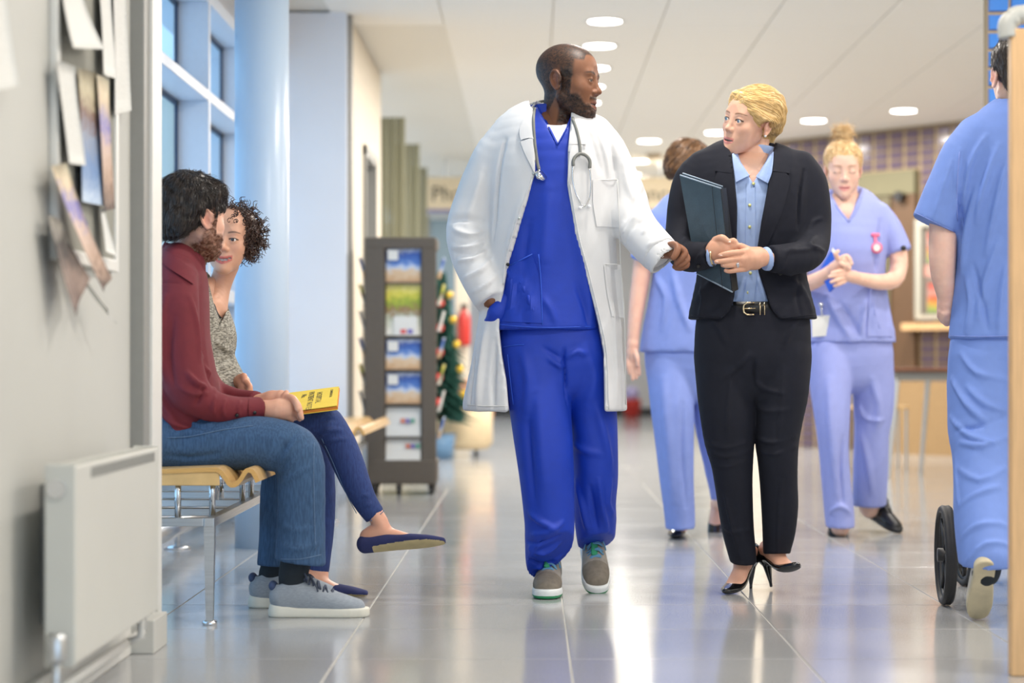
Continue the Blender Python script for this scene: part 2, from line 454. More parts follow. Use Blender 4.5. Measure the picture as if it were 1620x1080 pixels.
M['darkwood'] = mat('dark_wood', srgb(120, 74, 48), .5, nscale=6, nvar=.15, stretch=(2, 20, 2))
M['door_olive'] = mat('dark_olive_door', srgb(96, 90, 68), .6, nscale=5, nvar=.06, stretch=(14, 14, .3))
M['door_brown'] = mat('brown_door', srgb(92, 68, 46), .5, nscale=5, nvar=.12, stretch=(20, 20, 2))
M['olive'] = mat('olive_panel', srgb(140, 138, 112), .6, nscale=5, nvar=.06, stretch=(14, 14, .3))
M['stand'] = mat('brown_grey_powder_coat', srgb(92, 84, 75), .55, nvar=.06, bump=.1)
M['black'] = mat('black_plastic', (.018, .018, .02), .45, nvar=.1)
M['rubber'] = mat('black_rubber', (.022, .022, .024), .6, nvar=.15, bump=.2)
M['paper'] = mat('white_paper', srgb(222, 222, 218), .7, nscale=10, nvar=.02)
M['grey_board'] = mat('grey_felt', srgb(150, 149, 140), .9, nscale=200, nvar=.08)
M['grout'] = mat('pale_grout', srgb(196, 194, 186), .7, nscale=60, nvar=.05)
M['beige_grout'] = mat('beige_grout', srgb(150, 132, 104), .8, nscale=60, nvar=.06)
M['tile_reflect'] = mat('blue_tile_warm_reflection', srgb(92, 78, 96), .18, nscale=3, nvar=.1)  # warm reflection painted into the colour of blue tiles
M['tile_blue'] = mat('blue_glazed_tile', srgb(52, 112, 188), .12, nscale=5, nvar=.12, coat=.5)
M['red'] = mat('red_paint', srgb(196, 52, 44), .4)
M['ceiling'] = mat('ceiling_paint', srgb(226, 222, 212), .6, nvar=.02)
M['lamp'] = emit('lamp_diffuser', (1.0, .95, .88), 9.0)
def picture(name, stops, axis='Z', scale=6, seed=0., detail=2):
    """printed picture: banded colours along an axis broken up by noise"""
    m = bpy.data.materials.new(name); m.use_nodes = True; nt = m.node_tree; b = nt.nodes['Principled BSDF']; b.inputs['Roughness'].default_value = .65; b.inputs['Specular IOR Level'].default_value = .25
    tc = nt.nodes.new('ShaderNodeTexCoord'); sp = nt.nodes.new('ShaderNodeSeparateXYZ'); nt.links.new(tc.outputs['Generated'], sp.inputs[0])
    no = nt.nodes.new('ShaderNodeTexNoise'); no.inputs['Scale'].default_value = scale; no.inputs['Detail'].default_value = detail
    mp = nt.nodes.new('ShaderNodeMapping'); mp.inputs['Location'].default_value = (seed, seed, seed); nt.links.new(tc.outputs['Generated'], mp.inputs[0]); nt.links.new(mp.outputs[0], no.inputs['Vector'])
    ma = nt.nodes.new('ShaderNodeMath'); ma.operation = 'MULTIPLY_ADD'; ma.inputs[1].default_value = .45; ma.inputs[2].default_value = -.22
    nt.links.new(no.outputs[0], ma.inputs[0]); ad = nt.nodes.new('ShaderNodeMath'); nt.links.new(sp.outputs[axis], ad.inputs[0]); nt.links.new(ma.outputs[0], ad.inputs[1])
    rp = nt.nodes.new('ShaderNodeValToRGB'); el = rp.color_ramp.elements
    while len(el) < len(stops): el.new(.5)
    for e, (p, c) in zip(el, stops): e.position = p; e.color = (*srgb(*c), 1)
    nt.links.new(ad.outputs[0], rp.inputs[0]); nt.links.new(rp.outputs[0], b.inputs['Base Color']); return m
PIC_SEA = picture('seascape_print', [(0, (196, 158, 120)), (.3, (214, 190, 160)), (.42, (196, 208, 226)), (.6, (90, 130, 200)), (.85, (60, 90, 170)), (1, (200, 214, 240))])
PIC_MEADOW = picture('meadow_print', [(0, (230, 226, 216)), (.35, (190, 196, 176)), (.5, (150, 120, 90)), (.65, (150, 170, 70)), (.8, (214, 206, 90)), (1, (236, 226, 150))], scale=9)
PIC_LEAF = picture('leaflet_print', [(0, (74, 62, 60)), (.3, (196, 168, 150)), (.5, (214, 190, 176)), (.65, (140, 136, 196)), (.82, (220, 200, 170)), (1, (236, 226, 200))], scale=14, detail=6)
PIC_POST = picture('poster_print', [(0, (190, 206, 226)), (.25, (120, 150, 196)), (.5, (150, 160, 180)), (.65, (130, 100, 90)), (.8, (200, 190, 160)), (1, (170, 160, 140))], scale=16, seed=3., detail=6)
PIC_RED = picture('health_poster_print', [(0, (110, 150, 84)), (.25, (176, 140, 70)), (.45, (180, 84, 60)), (.6, (170, 136, 126)), (.8, (170, 80, 70)), (1, (90, 116, 108))], scale=4, seed=5.)

CZ = 2.765
# ------------------------------------------------------------------ floor: slab with separate 60 cm tiles
def floor_mat(name, grid):
    m = bpy.data.materials.new(name); m.use_nodes = True; nt = m.node_tree; b = nt.nodes['Principled BSDF']
    tc = nt.nodes.new('ShaderNodeTexCoord'); ge = nt.nodes.new('ShaderNodeNewGeometry')
    no = nt.nodes.new('ShaderNodeTexNoise'); no.inputs['Scale'].default_value = 260; no.inputs['Detail'].default_value = 3; no.inputs['Roughness'].default_value = .7
    nt.links.new(ge.outputs['Position'], no.inputs['Vector'])
    n2 = nt.nodes.new('ShaderNodeTexNoise'); n2.inputs['Scale'].default_value = 2.2; nt.links.new(ge.outputs['Position'], n2.inputs['Vector'])
    rp = nt.nodes.new('ShaderNodeValToRGB'); e = rp.color_ramp.elements; e[0].position = .3; e[1].position = .7
    e[0].color = (*srgb(134, 137, 142), 1); e[1].color = (*srgb(190, 190, 188), 1); nt.links.new(no.outputs[0], rp.inputs[0])
    src = rp.outputs[0]
    if grid:
        br = nt.nodes.new('ShaderNodeTexBrick'); br.offset = 0; br.inputs['Scale'].default_value = 1
        br.inputs['Brick Width'].default_value = .6; br.inputs['Row Height'].default_value = .6; br.inputs['Mortar Size'].default_value = .003
        mp = nt.nodes.new('ShaderNodeMapping'); mp.inputs['Location'].default_value = (-.10, -5.97, 0); nt.links.new(ge.outputs['Position'], mp.inputs[0]); nt.links.new(mp.outputs[0], br.inputs['Vector'])
        br.inputs['Mortar'].default_value = (*srgb(196, 194, 186), 1); nt.links.new(src, br.inputs['Color1']); nt.links.new(src, br.inputs['Color2']); src = br.outputs[0]
    nt.links.new(src, b.inputs['Base Color'])
    mr = nt.nodes.new('ShaderNodeMapRange'); mr.inputs['To Min'].default_value = .09; mr.inputs['To Max'].default_value = .18; nt.links.new(n2.outputs[0], mr.inputs[0]); nt.links.new(mr.outputs[0], b.inputs['Roughness'])
    bp = nt.nodes.new('ShaderNodeBump'); bp.inputs['Strength'].default_value = .015; bp.inputs['Distance'].default_value = .002
    n3 = nt.nodes.new('ShaderNodeTexNoise'); n3.inputs['Scale'].default_value = 9; nt.links.new(ge.outputs['Position'], n3.inputs['Vector']); nt.links.new(n3.outputs[0], bp.inputs['Height']); nt.links.new(bp.outputs[0], b.inputs['Normal'])
    return m
M['floor_far'] = floor_mat('polished_stone_floor', True); M['tile_floor'] = floor_mat('polished_stone_tile', False)
Y0T, Y1T = 3.57, 12.57
b = MB(); b.box((-1.9, -3, -.12), (5.7, Y0T, 0), 1); b.box((-1.9, Y0T, -.12), (5.7, Y1T, -.0025), 0); b.box((-1.9, Y1T, -.12), (5.7, 31, 0), 1)
floor = b.struct('floor', [M['grout'], M['floor_far']])
tb = MB(); tb.bbox((-.2978, -.2978, -.010), (.2978, .2978, 0), .0012)
tile_me = None
for i in range(-4, 10):
    for j in range(-4, 11):
        cx, cy = .10 + .6 * i + .3, 5.97 + .6 * j + .3
        if cx < -1.9 or cx > 5.6 or cy > Y1T: continue
        vis = abs((cx) * F / cy) < 1300
        if not vis: 
            continue
        if tile_me is None:
            o = tb.build('tile', M['tile_floor'], floor); tile_me = o.data
            for v in tile_me.vertices: v.co += Vector(ORIG[floor.name])
        else:
            o = bpy.data.objects.new('tile', tile_me); COL.objects.link(o); o.parent = floor
        o.location = Vector((cx, cy, 0)) - Vector(ORIG[floor.name])
b = MB()                                        # slab areas beside the visible tiles
# ------------------------------------------------------------------ ceiling: slab with separate panels
b = MB(); b.box((-1.9, -2.5, CZ + .012), (5.7, 31, CZ + .2)); ceil = b.struct('ceiling', M['ceiling'])
def ceil_mat():
    m = mat('ribbed_ceiling_panel', srgb(242, 239, 232), .55, nvar=.02); nt = m.node_tree; bs = nt.nodes['Principled BSDF']
    ge = nt.nodes.new('ShaderNodeNewGeometry'); wv = nt.nodes.new('ShaderNodeTexWave'); wv.bands_direction = 'Y'; wv.inputs['Scale'].default_value = 2.6
    nt.links.new(ge.outputs['Position'], wv.inputs['Vector']); bp = nt.nodes.new('ShaderNodeBump'); bp.inputs['Strength'].default_value = .5; bp.inputs['Distance'].default_value = .006
    nt.links.new(wv.outputs[0], bp.inputs['Height']); nt.links.new(bp.outputs[0], bs.inputs['Normal']); return m
M['ceil_panel'] = ceil_mat()
tb = MB(); tb.bbox((-.316, -.596, 0), (.316, .596, .014), .002); pme = None
for i in range(-3, 8):
    for j in range(0, 12):
        cx, cy = .766 + .64 * i - .32, 10.0 + 1.2 * j + .6
        if cx < -1.45 or cx > 5.4: continue
        if cx < -.7 and cy > 12.5: continue
        if pme is None:
            o = tb.build('panel', M['ceil_panel'], ceil); pme = o.data
            for v in pme.vertices: v.co += Vector(ORIG[ceil.name])
        else: o = bpy.data.objects.new('panel', pme); COL.objects.link(o); o.parent = ceil
        o.location = Vector((cx, cy, CZ)) - Vector(ORIG[ceil.name])
# downlights
def downlight(x, y, label, energy=26, grp='round ceiling downlights'):
    t = thing('ceiling_downlight', label, 'light', (x, y, CZ), grp)
    MB().lathe((x, y, CZ), [(.098, -.004), (.118, -.006), (.124, -.002), (.124, .0)], 28).build('rim', M['white_trim'], t, True)
    MB().lathe((x, y, CZ), [(.0, -.0062), (.06, -.0062), (.098, -.0055), (.098, -.002)], 28).build('diffuser', M['lamp'], t, True)
    if energy:
        l = area_light('downlight_glow', (x, y, CZ - .02), (0, 0, 0), .2, energy, (1.0, .93, .85)); l.parent = t; l.location = (0, 0, -.02)
for k, yy in enumerate((12.25, 13.2, 14.2, 15.15, 16.1, 17.05)):
    downlight(.434, yy, ('ceiling downlight above the bearded doctor, first and largest of the row running back', 'ceiling downlight second in the row above the doctor, just behind his head top',
        'ceiling downlight third in the row, beside the doctor\'s forehead', 'ceiling downlight fourth in the row, beside the doctor\'s eyes', 'ceiling downlight fifth in the row, beside the doctor\'s mouth', 'ceiling downlight sixth in the row, below the doctor\'s chin')[k])
for (xx, yy, lb) in ((2.97, 16.62, 'ceiling downlight between the bun nurse and the nurse seen from behind'), (2.345, 17.3, 'ceiling downlight right above the nurse with the hair bun'),
                     (1.62, 18.2, 'ceiling downlight just beside the blonde woman\'s mouth'), (1.07, 18.9, 'ceiling downlight between doctor and blonde woman, uppermost of its three'),
                     (1.07, 20.8, 'ceiling downlight between doctor and blonde woman, middle of its three'), (1.07, 22.3, 'ceiling downlight between doctor and blonde woman, lowest of its three')):
    downlight(xx, yy, lb)
t = thing('smoke_detector', 'small tan ceiling sensor above a downlight between doctor and woman', 'sensor', (1.18, 20.0, CZ))
MB().lathe((1.18, 20.0, CZ), [(.0, -.05), (.06, -.05), (.075, -.03), (.08, 0)], 16).build('housing', mat('tan_plastic', srgb(170, 146, 112), .5), t, True)
MB().lathe((1.18, 20.0, CZ), [(.09, -.012), (.095, -.004), (.095, 0)], 16).build('base', M['white_trim'], t, True)

# ------------------------------------------------------------------ walls
b = MB(); b.box((-1.30, -1.5, 0), (-1.06, 5.52, CZ)); b.struct('wall_left', M['wall'])
b = MB(); b.bbox((-1.062, 2.2, 0), (-1.046, 5.50, .09), .003); b.struct('baseboard_left', M['white_trim'])
b = MB(); b.bbox((-1.30, 5.521, 0), (-1.024, 5.60, CZ), .003); b.struct('trim_1', M['grey_trim'])
b = MB(); b.bbox((-1.30, 5.601, 0), (-1.0155, 5.74, CZ), .003); b.struct('trim_2', M['white_trim'])
b = MB(); b.bbox((-1.10, 5.46, 0), (-.987, 5.66, .088), .003); b.struct('baseboard_corner', M['wall'])
b = MB(); b.box((-1.9, 5.3, 2.50), (-1.655, 12.2, CZ + .05)); b.box((-1.9, 5.3, -.0), (-1.655, 12.2, .12)); b.struct('wall_window_side', M['wall_white'])
b = MB(); b.box((-1.9, 11.95, 0), (-1.057, 12.15, CZ)); b.struct('wall_end_left', M['wall_white'])
b = MB(); b.box((-1.3, 12.151, 0), (-1.050, 13.06, CZ)); b.box((-1.3, 13.06, 2.08), (-1.050, 13.95, CZ)); b.box((-1.3, 13.95, 0), (-1.050, 14.6, CZ)); b.struct('wall_passage_left', M['wall_beige'])
b = MB(); b.bbox((-1.060, 12.02, 0), (-1.036, 12.16, CZ), .003); b.struct('corner_shade_strip', M['grey_trim'])  # added grey strip imitates the dark shadow gap at the corner
b = MB(); b.box((-1.2, 13.07, 0), (-1.13, 13.94, 2.07)); d1 = b.struct('door_1', mat('grey_door', srgb(150, 156, 160), .5))
b = MB(); b.box((-1.135, 13.02, 0), (-1.03, 13.08, 2.12)); b.box((-1.135, 13.93, 0), (-1.03, 13.99, 2.12)); b.box((-1.135, 13.02, 2.06), (-1.03, 13.99, 2.12)); b.build('door_frame', M['grey_trim'], d1)
MB().tube([(-1.12, 13.85, 1.0), (-1.08, 13.85, 1.0), (-1.08, 13.75, 1.0)], .01, 8).build('handle', M['chrome'], d1, True)
b = MB(); b.box((-3.2, 14.6, 0), (-3.0, 31, CZ)); b.struct('wall_far_left', M['wall_beige'])
b = MB(); b.box((-3.2, 14.4, 0), (-1.3, 14.6, CZ)); b.struct('wall_recess', M['wall_beige'])
b = MB(); b.box((-3.2, 30, 0), (5.7, 30.2, CZ)); b.struct('wall_back', mat('pale_grey_wall', srgb(214, 212, 214), .6, nvar=.02))
b = MB(); b.box((-3.0, 29.97, 0), (2.2, 30.0, .1)); b.struct('baseboard_back', M['black'])
b = MB(); b.box((5.6, -1.5, 0), (5.8, 31, CZ)); b.struct('wall_right', M['wall_beige'])
# windows along the left: bays of deep fins, transoms and panes
def glass_mat():
    m = bpy.data.materials.new('blue_window_glass'); m.use_nodes = True; nt = m.node_tree; nt.nodes.remove(nt.nodes['Principled BSDF'])
    tr = nt.nodes.new('ShaderNodeBsdfTransparent'); tr.inputs[0].default_value = (.72, .86, .94, 1); gl = nt.nodes.new('ShaderNodeBsdfGlossy'); gl.inputs['Roughness'].default_value = .02
    fr = nt.nodes.new('ShaderNodeFresnel'); mx = nt.nodes.new('ShaderNodeMixShader'); gm = nt.nodes.new('ShaderNodeNewGeometry'); sb = nt.nodes.new('ShaderNodeMath'); sb.operation = 'SUBTRACT'; sb.use_clamp = True; nt.links.new(fr.outputs[0], sb.inputs[0]); nt.links.new(gm.outputs['Backfacing'], sb.inputs[1]); nt.links.new(sb.outputs[0], mx.inputs[0]); nt.links.new(tr.outputs[0], mx.inputs[1]); nt.links.new(gl.outputs[0], mx.inputs[2])
    nt.links.new(mx.outputs[0], nt.nodes['Material Output'].inputs[0]); return m
M['glass'] = glass_mat()
fins = [5.48, 6.90, 8.32, 9.74, 11.16, 11.94]
for n in range(5):
    y0, y1 = fins[n], fins[n + 1]
    w = bpy.data.objects.new('window_%d' % (n + 1), None); COL.objects.link(w); w['kind'] = 'structure'; w.location = (-1.6, y0, 0); ORIG[w.name] = np.array((-1.6, y0, 0.))
    if n < 5: MB().bbox((-1.655, y1 - .026, .12), (-1.50, y1 + .026, 2.50), .003).build('fin', M['frame_blue'], w)
    MB().bbox((-1.655, y0 + .026, 1.98), (-1.501, y1 - .026, 2.03), .003).build('transom', M['frame_blue'], w)
    MB().bbox((-1.655, y0 + .026, 2.44), (-1.501, y1 - .026, 2.50), .003).build('head_rail', M['frame_blue'], w)
    MB().bbox((-1.655, y0 + .026, 1.06), (-1.501, y1 - .026, 1.12), .003).build('sill', M['frame_blue'], w)
    g = MB()
    for za, zb in ((.12, 1.06), (1.12, 1.98), (2.03, 2.44)):
        for ya in (y0 + .026, y1 - .06): g.box((-1.657, ya, za), (-1.643, ya + .034, zb))
        g.box((-1.657, y0 + .026, za), (-1.643, y1 - .026, za + .025)); g.box((-1.657, y0 + .026, zb - .025), (-1.643, y1 - .026, zb))
    g.build('gasket', M['frame_dark'], w)
    for za, zb in ((.145, 1.035), (1.145, 1.955), (2.055, 2.415)):
        MB().box((-1.653, y0 + .055, za), (-1.647, y1 - .055, zb)).build('pane', M['glass'], w)
# round column
b = MB(); cx, cy = -1.112, 8.62
b.lathe((cx, cy, 0), [(.1115, 0), (.1115, 1.0), (.1115, CZ)], 48); o = b.struct('column', M['column'], True); o['label'] = 'round pale blue column behind the seated couple'
for q in o.data.polygons: q.use_smooth = len(q.vertices) == 4
b = MB(); b.tube([(-1.45, 6.4, .095), (-1.45, 11.5, .095)], .042, 16)
t = thing('pipe_heater', 'low grey heating pipe on short posts along the window wall', 'heater', (-1.45, 9, 0))
b.build('pipe', M['steel'], t, True)
for yy in (6.6, 8.55, 10.6):
    MB().cyl((-1.45, yy, .006), (-1.45, yy, .07), .011).build('post', M['steel'], t, True)
    MB().lathe((-1.45, yy, 0), [(.055, 0), (.055, .006), (.02, .014)], 18).build('foot', M['chrome'], t, True)

# ------------------------------------------------------------------ diagonal tiled wall at the back
W0 = np.array([2.2, 18.93]); W1 = np.array([5.6, 14.98]); WD = (W1 - W0) / np.linalg.norm(W1 - W0); WN = np.array([-WD[1], WD[0]]); WN = WN if WN[1] < 0 else -WN
WL = np.linalg.norm(W1 - W0)
def wp(u, z, o=0.): q = W0 + WD * u + WN * o; return np.array([q[0], q[1], z])
def wbox(mb, u0, u1, z0, z1, o0, o1, mi=0):
    V = [wp(u, z, o) for z in (z0, z1) for u, o in ((u0, o0), (u1, o0), (u1, o1), (u0, o1))]
    return mb.add(V, [(0, 3, 2, 1), (4, 5, 6, 7), (0, 1, 5, 4), (1, 2, 6, 5), (2, 3, 7, 6), (3, 0, 4, 7)], mi)
def u_at(px): q = (px - CX) / F; X = q * 21.485 / (1 + 1.1614 * q); return (X - 2.2) * math.sqrt(1 + 1.1614 ** 2)
b = MB(); wbox(b, -.05, WL, 0, CZ, 0, -.25); tw = b.struct('wall_tiled', M['beige_grout'])
b = MB(); b.box((2.0, 19.0, 0), (2.2, 30, CZ)); b.struct('wall_passage_right', M['wall_beige'])
du0, du1 = u_at(1355), u_at(1449)
TU, TZ = .168, .083
rest = MB(); k0 = 0; tme = None
def wtile(mb, u, z):
    a, c = .066, .036; V = [wp(u - a, z - c, 0), wp(u + a, z - c, 0), wp(u + a, z + c, 0), wp(u - a, z + c, 0)]
    a2, c2 = a - .004, c - .004; V += [wp(u - a2, z - c2, .012), wp(u + a2, z - c2, .012), wp(u + a2, z + c2, .012), wp(u - a2, z + c2, .012)]
    return mb.add(V, [(4, 5, 6, 7), (0, 1, 5, 4), (1, 2, 6, 5), (2, 3, 7, 6), (3, 0, 4, 7)])
uu, zz = 0, 0
for i in range(int(WL / TU)):
    for j in range(33):
        u = TU * (i + .5); z = TZ * (j + .5)
        if du0 - .05 < u < du1 + .05 and z < 2.40: continue
        p = wp(u, z); px = CX + F * p[0] / p[1]
        vis = 1236 < px < 1580 and (z > 1.85 or px > 1440 or px < 1300)
        if vis and k0 < 300:
            k0 += 1
            if tme is None: o = wtile(MB(), u, z).build('tile', M['tile_reflect'], tw); tme = o.data; uu, zz = u, z
            else:
                o = bpy.data.objects.new('tile', tme); COL.objects.link(o); o.parent = tw; dl = wp(u, z) - wp(uu, zz); o.location = dl
        else: wtile(rest, u, z)
o = rest.build('tile_field', M['tile_reflect'], tw); o['kind'] = 'stuff'
# doorway in the tiled wall
b = MB(); wbox(b, du0, du1, 0, 2.19, .0, .03); d2 = b.struct('door_2', M['door_brown'])
b = MB(); wbox(b, du0 - .03, du1 + .03, 2.19, 2.39, .0, .06); b.build('lintel', mat('olive_lintel', srgb(108, 104, 78), .6), d2)
for ua, ub in ((du0 - .03, du0 + .05), (du1 - .05, du1 + .03)):
    b = MB(); wbox(b, ua, ub, 0, 2.19, .0, .05); b.build('jamb', M['door_brown'], d2)
b = MB(); wbox(b, du0 + .05, (du0 + du1) / 2 + .08, .02, 2.18, .03, .045); b.build('leaf', M['door_olive'], d2)
cq = wp(u_at(1431), .765 + (572 - 312) * 17.8 / F, .05); MB().tube([cq, cq + np.array([*WN, 0]) * .05], .045, 14).build('door_closer', M['black'], d2)
# notice frame and shelf right of the doorway
un0, un1 = u_at(1452), u_at(1516)
t = thing('health_board', 'white framed board of health posters on the tiled wall', 'notice board', wp(un0, 1.14, .02))
b = MB()
wbox(b, un0, un1, 1.90, 1.97, .012, .05); wbox(b, un0, un1, 1.12, 1.16, .012, .05); wbox(b, un0, un0 + .07, 1.16, 1.90, .012, .05); wbox(b, un1 - .07, un1, 1.16, 1.90, .012, .05)
b.build('frame', mat('pale_grey_frame', srgb(168, 166, 154), .5), t)
b = MB(); wbox(b, un0 + .07, un1 - .07, 1.16, 1.90, .012, .02); b.build('backing', mat('beige_backing', srgb(120, 112, 104), .7), t)
b = MB(); wbox(b, un0 + .12, un1 - .10, 1.60, 1.88, .02, .024); b.build('poster', PIC_RED, t)
b = MB(); wbox(b, un0 + .09, un1 - .10, 1.48, 1.58, .02, .024); b.build('poster', mat('pink_poster', srgb(190, 140, 128), .6), t)
b = MB(); wbox(b, un0 + .12, un1 - .15, 1.18, 1.46, .02, .024); b.build('poster', PIC_RED, t)
b = MB(); wbox(b, un0 - .05, un1 + .2, 1.03, 1.09, .012, .16); tag(b.build('wall_shelf', M['wood']), 'narrow wooden shelf below the poster board', 'shelf')
b = MB(); wbox(b, u_at(1449), WL - .3, 0, .60, .02, .4, 0); tag(b.build('bench_cabinet', mat('pale_wood_panel', srgb(168, 138, 98), .5, nscale=5, nvar=.08, stretch=(2, 2, 20))), 'low pale wooden cabinet along the foot of the tiled wall', 'cabinet')

# blue tiled pillar on the right
pil = MB(); X0, X1, YF = 2.057, 2.56, 9.4
pil.box((X0, YF, 0), (X1, YF + .08, CZ)); pl = pil.struct('column_tiled', M['beige_grout'])
rest = MB(); tme = None
def ptile(mb, x, z):
    a, c = .0455, .0355; V = [(x - a, YF, z - c), (x + a, YF, z - c), (x + a, YF, z + c), (x - a, YF, z + c)]; a -= .004; c -= .005; y = YF - .014
    V += [(x - a, y, z - c), (x + a, y, z - c), (x + a, y, z + c), (x - a, y, z + c)]
    return mb.add(V, [(4, 5, 6, 7), (0, 1, 5, 4), (1, 2, 6, 5), (2, 3, 7, 6), (3, 0, 4, 7)])
for i in range(5):
    for j in range(33):
        x = X0 + .049 + .1005 * i; z = .083 * (j + .5) + .01
        if i < 2 and z > 1.2:
            if tme is None: o = ptile(MB(), x, z).build('tile', M['tile_blue'], pl); tme = o.data; x0, z0 = x, z
            else: o = bpy.data.objects.new('tile', tme); COL.objects.link(o); o.parent = pl; o.location = (x - x0, 0, z - z0)
        else: ptile(rest, x, z)
o = rest.build('tile_field', M['tile_blue'], pl); o['kind'] = 'stuff'

# ------------------------------------------------------------------ far left: olive panels, sign, odds and ends
for k, (a, c, y, top, lb) in enumerate(((600, 641, 15.5, 2.58, 'tall olive grey wall panel nearest the brochure stand'), (622, 664, 17.5, 2.59, 'tall olive grey wall panel, second behind the brochure stand'), (645, 676, 19.6, 2.59, 'tall olive grey wall panel farthest back, left of the hanging sign'))):
    xa, xb = (a - CX) * y / F, (c - CX) * y / F; t = thing('partition_panel', lb, 'panel', ((xa + xb) / 2, y, 0))
    b = MB(); n = 6
    for q in range(n): b.bbox((xa + (xb - xa) * q / n + .002, y - (.012 if q % 2 else 0), .04), (xa + (xb - xa) * (q + 1) / n - .002, y + .04, top), .003)
    b.build('fluting', M['olive'], t); MB().box((xa, y - .01, 0), (xb, y + .05, .04)).build('plinth', M['grey_trim'], t)
SY = 20.5; xa, xb = (672 - CX) * SY / F, (1078 - CX) * SY / F
t = thing('hanging_sign', 'long cream pharmacy sign hanging across the passage', 'sign', ((xa + xb) / 2, SY, 2.24))
MB().bbox((xa, SY, 2.245), (xb, SY + .08, 2.58), .006).build('board', mat('cream_sign', srgb(222, 206, 176), .5, nvar=.02), t)
MB().box((xa, SY - .004, 2.235), (xb, SY + .084, 2.262)).build('edge_strip', mat('lilac_strip', srgb(120, 112, 160), .5), t)
for xx in (xa + .2, xb - .2): MB().cyl((xx, SY + .04, 2.57), (xx, SY + .04, CZ), .012).build('hanger', M['steel'], t)
M['ink'] = mat('dark_lettering', srgb(84, 80, 70), .6)
def text_obj(name, body, size, loc, rot, m, parent, align='LEFT', ext=.002):
    cu = bpy.data.curves.new(name, 'FONT'); cu.body = body; cu.size = size; cu.extrude = ext; cu.align_x = align; cu.resolution_u = 2
    o = bpy.data.objects.new(name, cu); COL.objects.link(o); 
    me = bpy.data.meshes.new_from_object(o); me.materials.clear(); me.materials.append(m); bpy.data.objects.remove(o)
    o = bpy.data.objects.new(name, me); COL.objects.link(o); o.parent = parent
    o.location = Vector(loc) - Vector(ORIG[parent.name]); o.rotation_euler = rot; ORIG[o.name] = np.array(loc, float); return o
text_obj('lettering', 'Pharmacy', .21, (xa + .06, SY - .003, 2.345), (R(90), 0, 0), M['ink'], t)
text_obj('lettering', 'Entrance', .21, (xb - .03, SY - .003, 2.345), (R(90), 0, 0), M['ink'], t, 'RIGHT')
# glazed screen and pillar under the sign
b = MB(); b.box((-1.1, 21.0, 0), (-.62, 21.06, 2.235)); w = MB(); o = bpy.data.objects.new('window_6', None); COL.objects.link(o); o['kind'] = 'structure'; o.location = (-.9, 21, 0); ORIG[o.name] = np.array((-.9, 21, 0.))
MB().box((-1.02, 21.02, .1), (-.70, 21.03, 2.2)).build('pane', mat('blue_grey_glass', srgb(140, 160, 172), .2), o)
g = MB(); g.box((-1.06, 21.0, 0), (-1.02, 21.06, 2.235)); g.box((-.70, 21.0, 0), (-.66, 21.06, 2.235)); g.box((-1.02, 21.0, 0), (-.7, 21.06, .1)); g.build('frame', M['grey_trim'], o)
b = MB(); b.bbox((-.655, 18.0, 0), (-.535, 18.2, 2.2), .004); b.struct('trim_4', M['wall_beige'])
t = thing('fire_extinguisher', 'red fire extinguisher hung on the beige post behind the doctor', 'fire extinguisher', (-.56, 17.94, .93))
MB().lathe((-.575, 17.93, .9), [(.0, 0), (.05, .005), (.055, .03), (.055, .24), (.04, .28), (.02, .3), (.018, .33)], 18).build('cylinder', M['red'], t, True)
MB().box((-.60, 17.91, 1.22), (-.55, 17.95, 1.26)).build('valve', M['black'], t); MB().box((-.60, 17.975, 1.0), (-.55, 18.0, 1.1)).build('bracket', M['black'], t)
# decorated tree
t = thing('decorated_tree', 'small dark green decorated tree behind the brochure stand', 'tree', (-.71, 16.4, 0))
MB().lathe((-.71, 16.4, 0), [(.09, 0), (.12, .2), (.115, .2), (.0, .18)], 16).build('pot', mat('blue_pot', srgb(110, 150, 190), .4), t, True)
MB().cyl((-.71, 16.4, .18), (-.71, 16.4, 1.4), .02, .008).build('trunk', M['darkwood'], t)
b = MB()
for q in range(420):
    z = .32 + 1.15 * (q / 420); rad = .30 * (1 - (z - .32) / 1.25) + .03; a = q * 2.4; l = rad * random.uniform(.7, 1.05)
    c = Vector((-.71, 16.4, z)); e = c + Vector((math.cos(a) * l, math.sin(a) * l, -.06)); s = Vector((-math.sin(a), math.cos(a), 0)) * .035
    b.add([c, (c + e) / 2 + s + Vector((0, 0, .03)), e, (c + e) / 2 - s + Vector((0, 0, .03))], [(0, 1, 2), (0, 2, 3)])
o = b.build('foliage', mat('teal_green_needles', srgb(44, 92, 82), .7, nscale=30, nvar=.3), t); o['kind'] = 'stuff'
for q in range(14):
    z = .45 + .9 * q / 14; a = -1.6 + math.sin(q * 2.1) * .9; rad = .27 * (1 - (z - .32) / 1.25) + .05
    V, Fs = sphere_pts((-.71 + math.cos(a) * rad, 16.4 + math.sin(a) * rad, z), .03, 10, 6)
    mesh_obj('bauble', V, Fs, [M['red'], mat('gold', srgb(214, 180, 60), .3, .6), mat('blue_bauble', srgb(90, 130, 200), .3, .4)][q % 3], t, True)
t = thing('tub_chair', 'cream tub chair at the far end behind the doctor\'s coat', 'chair', (-.55, 16.9, 0))
b = MB(); b.lathe((-.55, 16.9, .06), [(.20, 0), (.24, .05), (.235, .34), (.21, .37), (.0, .38)], 24); b.build('seat', mat('cream_fabric', srgb(226, 206, 170), .8), t, True)
b = MB(); n = 14; V = []; Fs = []
for q in range(n + 1):
    a = R(10) + R(160) * q / n
    for rr, zz in ((.25, .3), (.27, .62), (.23, .62), (.21, .3)): V.append((-.55 + rr * math.cos(a), 16.9 + rr * math.sin(a), zz))
for q in range(n):
    for s in range(4): Fs.append((q * 4 + s, q * 4 + (s + 1) % 4, q * 4 + 4 + (s + 1) % 4, q * 4 + 4 + s))
